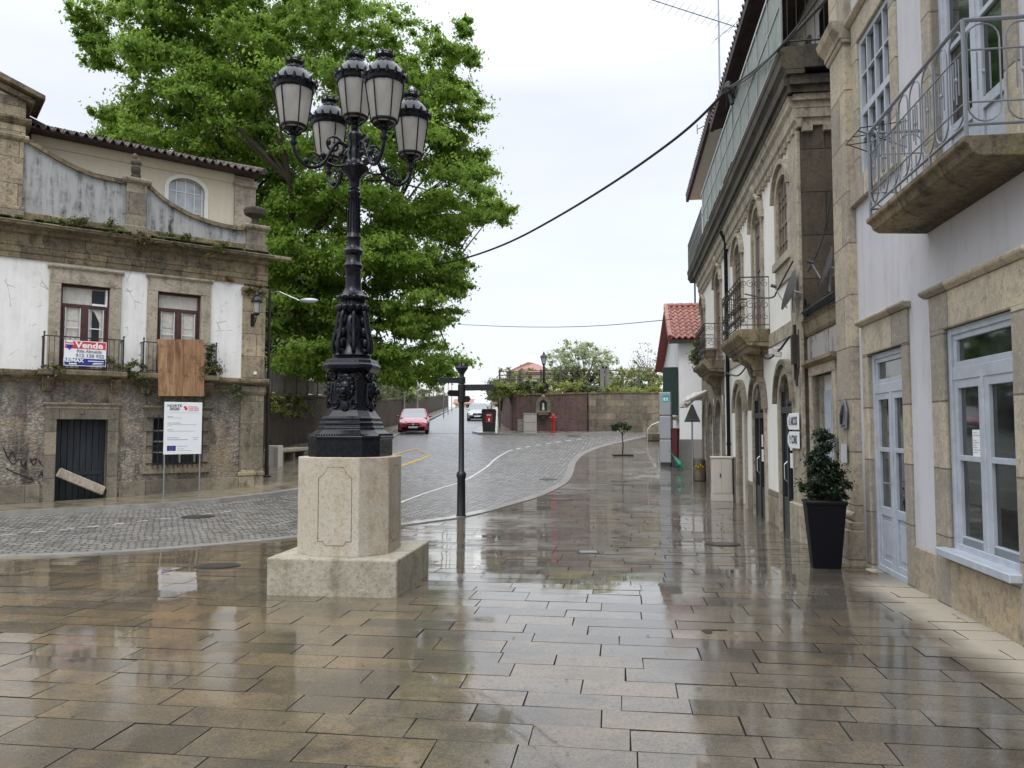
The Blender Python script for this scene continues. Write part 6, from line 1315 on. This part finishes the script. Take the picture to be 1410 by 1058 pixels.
taper(m,x,y,y+.8,w_*.84,w_,z+.08,z+hh*.86); m.build('bin_body','plastic_bin',t,bevel=.03,seg=2); m=MB(); taper(m,x,y-.05,y+.85,w_*1.05,w_*.9,z+hh*.86,z+hh*.99); m.build('lid','plastic_bin',t,bevel=.03,seg=2); m=MB(); m.box(x-w_*.40,x+w_*.46,y-.075,y-.06,z+hh*.42,z+hh*.80); st_=m.build('red_sticker','red_paint',t); m=MB(); m.box(x-.02,x+.06,y-.085,y-.075,z+hh*.47,z+hh*.60); m.box(x-.13,x+.15,y-.085,y-.075,z+hh*.72,z+hh*.75); m.build('printed_mark','sign_white',st_)
for sx in (-1,1):
    for yy in (y+.1,y+.7): m=MB(); m.tube([(x+sx*w_*.7-.03,yy,z+.04),(x+sx*w_*.7+.03,yy,z+.04)],.07,10); m.build('wheel','tyre',t)
# ============================================================= CARS
def car(name,lab,cat,x,y,rot,L,Wd,Ht,paint,kind='hatch',rear=False,plate=True,group=None):
    z=H(x,y); sl=math.atan((H(x,y+1.2)-H(x,y-1.2))/2.4)
    t=thing(name,lab,cat,(x,y,z+.02),group=group); F2=((0,0,0),0); OFF[t.name]=Vector((0,0,0)); t.location=(x,y,z+.02); t.rotation_euler=(sl,0,rot)
    hw=Wd/2; k=Ht/1.45
    # body stations along y (front = -y): (y, half width, z bottom, z shoulder)
    ST=[(-.5,.70,.34,.52),(-.485,.86,.24,.62),(-.46,.94,.20,.70),(-.40,.985,.17,.78),(-.25,1,.17,.90),(-.12,1,.17,.95),(.1,1,.17,.97),(.3,1,.17,.99),(.42,.97,.2,1.0),(.48,.90,.24,.96),(.5,.80,.34,.82)]
    if kind=='van': ST=[(-.5,.8,.34,.75),(-.485,.9,.26,.9),(-.46,.95,.22,1.0),(-.40,.99,.2,1.12),(-.25,1,.2,1.2),(-.1,1,.2,1.22),(.1,1,.2,1.22),(.3,1,.2,1.22),(.44,1,.2,1.22),(.49,.98,.24,1.2),(.5,.95,.34,1.15)]
    m=MB(); ns=12; V=[]
    for (yy,w_,zb,zs) in ST:
        w=hw*w_; zb*=k; zs*=k; zm=(zb+zs)/2
        V+=[(-w*.80,yy*L,zb),(-w*.97,yy*L,zb+.07),(-w,yy*L,zm),(-w*.985,yy*L,zs-.13),(-w*.93,yy*L,zs-.03),(-w*.6,yy*L,zs+.03),(w*.6,yy*L,zs+.03),(w*.93,yy*L,zs-.03),(w*.985,yy*L,zs-.13),(w,yy*L,zm),(w*.97,yy*L,zb+.07),(w*.80,yy*L,zb)]
    fs=[(i*12+j_,i*12+(j_+1)%12,(i+1)*12+(j_+1)%12,(i+1)*12+j_) for i in range(len(ST)-1) for j_ in range(12)]; fs+=[tuple(range(11,-1,-1)),tuple(range((len(ST)-1)*12,len(ST)*12))]
    m.add(V,fs); body=m.build('body',paint,t,smooth=50)
    # greenhouse: rings (y front, y rear, half width, z)
    if kind=='van': R_=[(-.33,.495,.93,1.20),(-.26,.49,.90,1.62),(-.20,.485,.84,2.0),(-.14,.47,.74,2.06)]
    else: R_=[(-.24,.46,.90,.93),(-.13,.40,.82,1.20),(-.055,.33,.72,1.40),(0,.26,.60,1.45)]
    def gh(zo,wo,R_=R_): return [[(-hw*w*wo,a*L,z*k+zo),(hw*w*wo,a*L,z*k+zo),(hw*w*wo,b*L,z*k+zo),(-hw*w*wo,b*L,z*k+zo)] for a,b,w,z in R_]
    rg=gh(0,1); m=MB(); V=[p for r in rg for p in r]; m.add(V,[(i*4+j_,i*4+(j_+1)%4,(i+1)*4+(j_+1)%4,(i+1)*4+j_) for i in range(2) for j_ in range(4)]); m.build('windows','car_glass',t)
    m=MB(); r2,r3=rg[2],rg[3]; rf=[(p[0]*1.01,p[1],p[2]) for p in r2]; m.add(rf+r3,[(0,1,5,4),(1,2,6,5),(2,3,7,6),(3,0,4,7),(4,5,6,7)]); 
    for c in range(4):   # pillars
        P=[Vector(rg[i][c]) for i in range(3)]; m.tube([P[0],P[1],P[2]],.035,6)
    for sx in (-1,1):
        P=[Vector((sx*hw*R_[i][2]*1.0,.12*L,R_[i][3]*k)) for i in range(3)]; m.tube(P,.03,5)
    m.build('roof',paint,t,smooth=50)
    wr=.31*k if kind!='van' else .34
    for sx in (-1,1):
        for yy in (-.32,.31):
            m=MB(); m.tube([(sx*(hw-.20),yy*L,wr),(sx*(hw+.005),yy*L,wr)],wr,20); w_=m.build('wheel','tyre',t); m=MB(); m.tube([(sx*(hw-.02),yy*L,wr),(sx*(hw+.015),yy*L,wr)],wr*.62,14); m.build('rim','chrome',w_)
            m=MB(); m.ring([(yy*L+(wr+.02)*math.cos(q*math.pi/12),wr+(wr+.02)*math.sin(q*math.pi/12)) for q in range(13)],[(yy*L+(wr+.07)*math.cos(q*math.pi/12),wr+(wr+.07)*math.sin(q*math.pi/12)) for q in range(13)],0,.02); m.v=[(sx*(hw-.005)+sx*b,a,c) for a,b,c in m.v]; m.build('wheel_arch','plastic_dark',t)
        m=MB(); zh=.66*k if kind!='van' else .8; m.ell((sx*hw*.72,-.472*L,zh),(.17,.07,.075),10,6); m.build('headlight','lens',t,smooth=60)
        m=MB(); m.ell((sx*hw*.8,.475*L,.80*k),(.12,.07,.12),8,6); m.build('tail_light','red_paint',t,smooth=60)
        m=MB(); m.ell((sx*(hw+.09),-.17*L,(1.0 if kind!='van' else 1.35)*k),(.09,.05,.06),8,6); m.build('wing_mirror',paint,t,smooth=60)
    m=MB(); gy=-.502*L; m.box(-hw*.42,hw*.42,gy-.01,gy+.05,.50*k,.66*k); gr=m.build('grille','plastic_dark',t,bevel=.01); m=MB(); m.box(-hw*.4,hw*.4,gy-.02,gy-.01,.575*k,.59*k); m.lathe([(.055,0),(.055,.01)],(0,0,0),12); m.v[-24:]=[(a,gy-.02-c,.585*k+b) for a,b,c in m.v[-24:]]; m.build('emblem','chrome',gr)
    m=MB(); m.box(-hw*.75,hw*.75,gy+.0,gy+.08,.24*k,.42*k); m.build('lower_intake','plastic_dark',t,bevel=.01)
    m=MB(); m.box(-.26,.26,gy-.03,gy-.01,.36*k,.47*k); m.build('number_plate','sign_white',t)
    return t
x,y=G(566,599); car('parked_car','red hatchback parked nose-down at the foot of the hill road','car',x-.1,y+2.3,R(5),4.2,1.72,1.42,'car_red')
car('parked_car','silver-grey car parked on the right of the hill road, nearest the container','car',-2.95,68.0,R(1),4.3,1.75,1.45,'car_silver',group='cars parked on the right of the hill road')
car('parked_car','dark car parked on the right of the hill road, second from the container','car',-3.25,74.5,R(1),4.3,1.75,1.45,'car_dark',group='cars parked on the right of the hill road')
car('parked_van','white van parked highest up the hill road','van',-3.2,87,R(1),5.0,1.95,2.1,'van_white','van')
# ============================================================= LEFT GARDEN WALL, FENCE, BENCH
P=[(-8.6,23.2),(-9.6,26.2),(-9.55,31),(-8.95,42),(-8.45,54),(-8.75,64),(-9.9,98),(-10.9,131)]; P=resample(P,26); zt_=[max(H(*p)+1.9,2.75+ (p[1]-24)*.03 if p[1]<45 else 0) for p in P]
gw=wallrun('garden_wall','wall_brown','dark stained garden wall along the left pavement up the hill road',P,zt_,.3,0)
ft=thing('panel_fence','weathered pale panel fence on top of the left garden wall','fence',(-9.6,27,2.8)); Pf=resample([(-8.7,23.6),(-9.6,26.2),(-9.55,31),(-9.05,40)],12)
zf=[2.87+(p[1]-24)*.03 for p in Pf]
for i in range(11):
    a,b=Pf[i],Pf[i+1]; m=MB(); n=8; top0=3.85-(a[1]-24)*.005; 
    for k in range(n):
        s0,s1=(k+.04)/n,(k+.96)/n; xa,ya=a[0]+(b[0]-a[0])*s0,a[1]+(b[1]-a[1])*s0; xb,yb_=a[0]+(b[0]-a[0])*s1,a[1]+(b[1]-a[1])*s1; z0=zf[i]+.02; z1=3.85+.02*((k*7+i)%3)
        m.add([(xa,ya,z0),(xb,yb_,z0),(xb,yb_,z1),(xa,ya,z1),(xa+.04,ya,z0),(xb+.04,yb_,z0),(xb+.04,yb_,z1),(xa+.04,ya,z1)],[(0,1,2,3),(7,6,5,4),(0,4,5,1),(1,5,6,2),(2,6,7,3),(3,7,4,0)])
    m.build('fence_panel','concrete_panel',ft); m=MB(); m.box(a[0]-.05,a[0]+.07,a[1]-.06,a[1]+.06,zf[i]-.1,3.95); m.build('post','wood_post',ft)
rs=random.Random(21)
t=thing('creeper','yellow-green creeper hanging over the left garden wall beneath the panel fence','creeper',(-9.3,27,2.7)); leaves('foliage',[(-9.35+rs.uniform(-.1,.25),24.5+rs.random()*12,2.75+rs.uniform(-.55,.2),rs.uniform(.14,.32)) for _ in range(46)],90,.055,'leaf_vine',t); m=MB(); m.tube([(-9.3,24,2.9),(-9.35,30,2.95),(-9.1,36,3.0)],.03,5); m.build('stem','bark',t)
t=thing('bench','long stone bench against the left garden wall','bench',(-8.9,28,.4)); bx,by,bz=gz(392,640,.12); a=Vector((*AT(375,628,by-.2)[:2],0)); dirb=Vector((.06,1,0)).normalized(); nb=Vector((dirb.y,-dirb.x,0)); o_=Vector((bx-.25,by-.4,H(bx,by)+.12))
def obx(m,l0,l1,w0,w1,z0,z1):
    V=[]
    for zz in (z0,z1):
        for l,w in ((l0,w0),(l1,w0),(l1,w1),(l0,w1)): p=o_+dirb*l+nb*w; V.append((p.x,p.y,o_.z+zz))
    m.add(V,[(0,3,2,1),(4,5,6,7),(0,1,5,4),(1,2,6,5),(2,3,7,6),(3,0,4,7)])
m=MB(); obx(m,0,3.0,-.35,.25,.40,.52); m.build('seat','granite_plinth',t,bevel=.02)
for l in (.3,1.4,2.5): m=MB(); obx(m,l,l+.18,-.28,.18,-.2,.40); m.build('leg','stone_grey',t,bevel=.01)
x,y,z=gz(377,645,.12); t=thing('stone_box','low pale box with a stained panel beside the street lamp pole','cabinet',(x,y,z)); w_=6*y/F; m=MB(); m.box(x-w_-.15,x+w_,y,y+.5,z-.1,z+.72); b_=m.build('cabinet_body','cab_pale',t,bevel=.015); m=MB(); m.box(x+.0,x+w_-.02,y-.015,y,z+.06,z+.64); m.build('door','cab_grey',b_)
# bushes over the left wall further up the hill
def bush(name,lab,cx,cy,z0,lx,ly,lz,n,per,size,mt,cat='bush',group=None,seed=1,stem=True,r=(.25,.55)):
    rs=random.Random(seed); t=thing(name,lab,cat,(cx,cy,z0),group=group); leaves('foliage',[(cx+rs.uniform(-lx,lx),cy+rs.uniform(-ly,ly),z0+rs.uniform(.15,1)*lz,rs.uniform(*r)) for _ in range(n)],per,size,mt,t)
    if stem:
        m=MB()
        for k in range(5): m.tube([(cx,cy,z0-.5),(cx+rs.uniform(-.6,.6)*lx,cy+rs.uniform(-.6,.6)*ly,z0+lz*.8)],[.05,.012],5)
        m.build('branches','bark',t)
    return t
for i,(yy,ln,hh,mt,lab) in enumerate(((49,4.5,1.1,'leaf_hedge','overgrown grey-green hedge above the garden wall, nearest the red car'),(58,4.5,1.0,'leaf_hedge','overgrown hedge above the garden wall, second beyond the red car'),(67,4,.9,'leaf_vine','yellowish bush topping the garden wall halfway up the hill'),(80,8,1.2,'leaf_hedge','dark hedge on the garden wall near the top of the hill'),(104,14,1.6,'leaf_hedge','farthest dark hedge at the top of the left garden wall'))):
    xx=np.interp(yy,[p[1] for p in P],[p[0] for p in P]); bush('garden_hedge',lab,float(xx)-.3,yy,H(xx,yy)+1.8,.6,ln,hh,34,110,.07,mt,'hedge','hedges over the left garden wall',seed=30+i)
for i,(px,y_,tp,lab) in enumerate(((557,57,540,'pale concrete post against the garden wall just left of the red car'),(575,60,540,'pale concrete post in the garden wall above the red car'),(611,74,500,'tall thin pole on the left near the top of the hill'),(617,86,505,'second tall thin pole on the left near the top of the hill'),(622,100,528,'short thin pole farthest up on the left'))):
    x=(px-705)/F*y_; m=MB(); m.tube([(x,y_,H(x,y_)-.1),(x,y_,cz(px,tp,y_))],.06 if i<2 else .05,7); m.box(x-.09,x+.09,y_-.09,y_+.09,cz(px,tp,y_)-.08,cz(px,tp,y_)); solo(m,'utility_pole','concrete_panel' if i<2 else 'metal_grey',lab,'pole',(x,y_,H(x,y_)))
# ============================================================= GARDEN BEHIND THE CORNER WALLS
for i,(px,y_,w_,h_,mt,lab) in enumerate(((705,48.2,1.1,.9,'leaf_vine','yellow-green vine mass on the corner of the purple-brown wall'),(730,48.0,1.0,.9,'leaf_hedge','greenish vine clump on the purple-brown wall left of the lantern'),(768,48.0,1.2,.85,'leaf_vine','vine clump on the purple-brown wall right of the lantern'),(800,48.2,1.0,.75,'leaf_hedge','vine clump over the joint of the two walls'),(845,49,1.6,.6,'leaf_vine','low vines along the old stone wall behind the young tree'),(885,50,1.3,.6,'leaf_vine','low vines at the right end of the old stone wall'))):
    x=(px-705)/F*y_; bush('vine_clump',lab,x,y_-.6,3.55,w_,.7,h_,34,120,.07,mt,'vine','vines spilling over the corner walls',seed=50+i,r=(.18,.38))
for i,(px,y_,lab) in enumerate(((690,56,'shrub on the side of the corner wall facing the hill road'),(686,64,'dark shrub farther up the corner wall by the parked cars'))):
    x=(px-705)/F*y_; bush('garden_shrub',lab,x,y_,H(x,y_)+1.6,.7,3.0,1.7,30,110,.08,'leaf_hedge','shrub','shrubs over the hill side of the corner wall',seed=70+i)
t=thing('vine_pergola','long wooden vine pergola with posts and rails above the corner walls','pergola',(5,52,3.7))
for i,px in enumerate((688,702,716,745,772,800,826,858,880,902)):
    y_=50+i*.5; x=(px-705)/F*y_; m=MB(); m.tube([(x,y_,H(x,y_)),(x,y_,cz(px,509,y_))],.07,6); m.build('post','wood_post',t)
m=MB()
for py,dy in ((510,0),(515,1.2),(521,.2),(528,.2)):
    m.tube([AT(686,py+2,50+dy),AT(770,py,52+dy),AT(830,py,53+dy),AT(906,py+2,54.5+dy)],.035,5)
for k in range(16): px=690+k*14; m.tube([AT(px,511,50+k*.3),AT(px+6,509,53+k*.3)],.03,4)
m.build('rail','wood_post',t); rs=random.Random(77); leaves('vine_leaves',[(*AT(688+rs.random()*215,515+rs.uniform(-8,12),51+rs.random()*3),rs.uniform(.12,.28)) for _ in range(60)],60,.07,'leaf_vine',t); 
m=MB(); rs=random.Random(78)
for k in range(60): p=Vector(AT(688+rs.random()*215,520,50.5+rs.random()*2)); m.tube([p,p+Vector((rs.uniform(-.6,.6),rs.uniform(-.3,.3),rs.uniform(-.2,.7)))],.014,4)
m.build('vine_canes','bark_pale',t)
m=MB(); 
for px in (829,836): x,y_=AT(px,530,51)[:2]; m.box(x-.12,x+.12,y_-.1,y_+.1,3.2,cz(px,505,51))
x0_,_,_=AT(829,530,51); x1_,_,_=AT(836,530,51); m.box(x0_,x1_,50.9,51.1,cz(830,508,51),cz(830,505,51)); solo(m,'concrete_posts','concrete_panel','pale twin concrete posts standing among the pergola vines','post',(x0_,51,3.2))
def tree(name,lab,base,trunk_h,crown,nl,per,size,mt,bark,seed,r=(.5,1.0),grp=None,spread=.75,tr=.2,shell=True,cat='tree'):
    """crown (cx,cy,cz,rx,ry,rz); boughs radiate to clump groups"""
    rs=random.Random(seed); t=thing(name,lab,cat,base,group=grp); b=Vector(base); cx,cy,cz_,rx,ry,rz=crown; m=MB(); fork=b+Vector((0,0,trunk_h)); limb(m,b-Vector((0,0,.3)),fork,tr,tr*.7,seed,.1); cl=[]
    for k in range(nl):
        th=rs.uniform(0,math.tau); ph=math.acos(rs.uniform(-.75,1)); q=rs.uniform(.55,1.0)
        e=Vector((cx+rx*q*math.sin(ph)*math.cos(th),cy+ry*q*math.sin(ph)*math.sin(th),cz_+rz*q*math.cos(ph)))
        mid=fork.lerp(e,.5)+Vector((rs.uniform(-.3,.3),rs.uniform(-.3,.3),rs.uniform(0,.4)))*rx*.2
        if k<nl: m.tube([fork,mid,e],[tr*.35,tr*.18,tr*.04],5)
        cl.append((*e,rs.uniform(*r)));
        for _ in range(2): cl.append((*(mid.lerp(e,rs.uniform(.3,1))+Vector([rs.uniform(-1,1)*rx*.18 for _ in range(3)])),rs.uniform(*r)*.8))
    m.build('trunk',bark,t); leaves('crown',cl,per,size,mt,t); return t
x,y_=AT(803,520,53.5)[:2]; tree('blossom_tree','pale green blossoming tree rising behind the corner walls',(x,y_,2.2),2.0,(x,y_,6.0,2.6,2.2,2.05),58,80,.075,'leaf_pale','bark',5,(.22,.45),tr=.14)
x,y_=AT(893,505,70)[:2]; tree('bare_tree','distant nearly leafless tree left of the red-roofed white house',(x,y_,3),3.0,(x,y_,7.6,1.9,1.5,1.9),40,10,.06,'leaf_dry','bark_pale',8,(.3,.5),tr=.10)
for i,(px,py,y_,rx,rz,lab) in enumerate(((868,528,60,2.0,1.0,'green bush in the garden left of the red-roofed white house'),(893,527,62,2.0,1.1,'yellow-green bush close to the red-roofed white house gable'),(815,530,58,2.4,.9,'low bush beneath the blossoming tree'))):
    x,_,z=AT(px,py,y_); bush('garden_bush',lab,x,y_,z-1.2,rx,1.5,rz*2,26,140,.09,'leaf_vine' if i else 'leaf_hedge','bush','bushes in the garden behind the stone wall',seed=90+i)
# far houses
t=thing('hillside_house','cream house with hipped red roof half hidden behind the pergola','house',(1.8,72,4)); xl,xr=AT(700,520,72)[0],AT(738,520,72)[0]; ze=cz(715,513,72); zr_=cz(722,502,74)
m=MB(); m.box(xl+.25,xr+1.6,72,80,2,ze); m.build('wall','plaster_cream',t); m=MB(); m.add([(xl-.2,71.6,ze),(xr+2,71.6,ze),(xr+2,80.4,ze),(xl-.2,80.4,ze),((xl+xr)/2+.6,75.5,zr_+.35),((xl+xr)/2+1.2,76.5,zr_+.35)],[(0,1,5,4),(1,2,5),(2,3,4,5),(3,0,4),(0,3,2,1)]); m.build('roof','tile_red',t)
for px in (706,716): x=AT(px,520,72)[0]; m=MB(); m.box(x-.25,x+.25,71.95,72.02,ze-1.5,ze-.4); m.build('window','glass',t)
t=thing('long_roofed_building','long low cream building with red roof at the top of the hill','building',(-7,152,4)); xl,xr=AT(627,550,150)[0],AT(690,550,150)[0]; ze=cz(650,556,150); m=MB(); m.box(xl,xr+1,150,160,2.5,ze); m.build('wall','plaster_cream',t); m=MB(); m.prism([(149.4,ze),(155,ze+1.1),(160.5,ze)],xl-.5,xr+1.5,'x'); m.build('roof','tile_red',t)
for k in range(7): x=xl+1.0+k*1.1; m=MB(); m.box(x,x+.6,149.94,150.02,ze-1.6 if k in(3,5) else ze-.9,ze-.25); m.build('window','paint_white' if k in (3,5) else 'glass',t)
# ============================================================= GREAT GREEN TREE behind the stone house
def big_tree():
    rs=random.Random(42); bx,by=-9.0,31.5; bz=H(bx,by)
    bx,by=AT(402,480,35.5)[:2]; bz=H(bx,by)
    t=thing('great_tree','huge bright green broadleaved tree towering behind the stone house','tree',(bx,by,bz)); m=MB(); b=Vector((bx,by,bz)); f0=b+Vector((.2,.2,5.2)); limb(m,b-Vector((0,0,.5)),f0,.62,.50,1,.12,8)
    cl=[]; tops=[]
    for k in range(13):
        th=k*math.tau/13*2.6+rs.uniform(-.3,.3); el=rs.uniform(.15,1.2); L=rs.uniform(5,8.5); d=Vector((math.cos(th)*math.cos(el),math.sin(th)*math.cos(el)*.8,math.sin(el))); e=f0+d*L; P_=limb(m,f0+Vector((0,0,rs.uniform(-1.5,1))),e,.30,.08,k+5,.35,7); tops+=P_[3:]
    # crown silhouette as nested lobes (world): centre x, centre z, rx, rz from the photo at this distance
    def lobe(px,py,rx,rz,n,Y,ry,r=(.45,.85)):
        c=Vector(AT(px,py,Y)); fx=Y/F
        for _ in range(n):
            th=rs.uniform(0,math.tau); u=rs.uniform(-1,1); q=rs.uniform(.55,1.0)**.7*(1.0 if rs.random()<.8 else 1.08); s_=math.sqrt(1-u*u); p=Vector((c.x+rx*fx*q*s_*math.cos(th),c.y+ry*q*s_*math.sin(th),c.z+rz*fx*q*u)); rr_=rs.uniform(*r)
            # leafy sprays: a flat layered tier with a drooping rim
            cl.append((p.x,p.y,p.z,rr_)); pc=p.lerp(c,rs.uniform(.15,.5)); cl.append((pc.x,pc.y,pc.z,rr_))
            for _ in range(4): a=rs.uniform(0,math.tau); cl.append((p.x+rr_*1.1*math.cos(a),p.y+rr_*1.1*math.sin(a),p.z-rs.uniform(.05,.45)*rr_,rr_*.55))
            if rs.random()<.35 and p.z<17:
                o=min(tops,key=lambda w_:(w_-p).length); m.tube([o,o.lerp(p,.5)+Vector((0,0,.25)),p],[.07,.045,.015],4)
    lobe(400,-40,235,150,95,35.5,6); lobe(250,100,120,115,50,34.5,4); lobe(165,45,52,48,12,34,2,(.3,.6)); lobe(160,155,50,42,10,34,2,(.3,.6)); lobe(430,150,220,130,95,34.5,5.5); lobe(580,120,75,95,28,35,3.5,(.4,.7)); lobe(560,250,130,95,50,34.5,5); lobe(640,290,55,40,12,34,2.5,(.35,.6)); lobe(480,330,145,85,50,34,4.5); lobe(560,400,80,75,32,34,3.5,(.4,.7)); lobe(575,480,62,58,26,34.5,3,(.35,.65)); lobe(430,420,85,45,22,35.5,3.5); lobe(300,180,130,80,40,33.5,3.5); lobe(345,300,90,60,16,36,3)
    lobe(640,60,22,30,5,35,2,(.25,.45)); lobe(510,515,70,28,16,36,2.5,(.3,.55)); lobe(430,470,70,55,26,33,2,(.4,.7)); lobe(400,370,60,60,20,33,2,(.4,.7)); lobe(380,330,50,120,26,39,2,(.5,.9)); lobe(390,450,45,50,16,40,1.5,(.4,.7)); lobe(300,40,120,90,34,33.5,3); lobe(640,210,45,50,14,34.5,2,(.35,.6)); lobe(620,360,40,50,10,34,2,(.35,.6))
    m.build('trunk','bark',t,smooth=60); leaves('crown',cl,185,.073,'leaf_tree',t,squash=.6,droop=.7); 
big_tree()
x,y_=AT(590,560,62)[:2]; tree('hill_tree','smaller green tree leaning over the garden wall beyond the red car',(x-3.2,62,2),2.5,(x-2.6,62,5.3,2.2,3,1.7),30,120,.1,'leaf_hedge','bark',15,(.35,.7))
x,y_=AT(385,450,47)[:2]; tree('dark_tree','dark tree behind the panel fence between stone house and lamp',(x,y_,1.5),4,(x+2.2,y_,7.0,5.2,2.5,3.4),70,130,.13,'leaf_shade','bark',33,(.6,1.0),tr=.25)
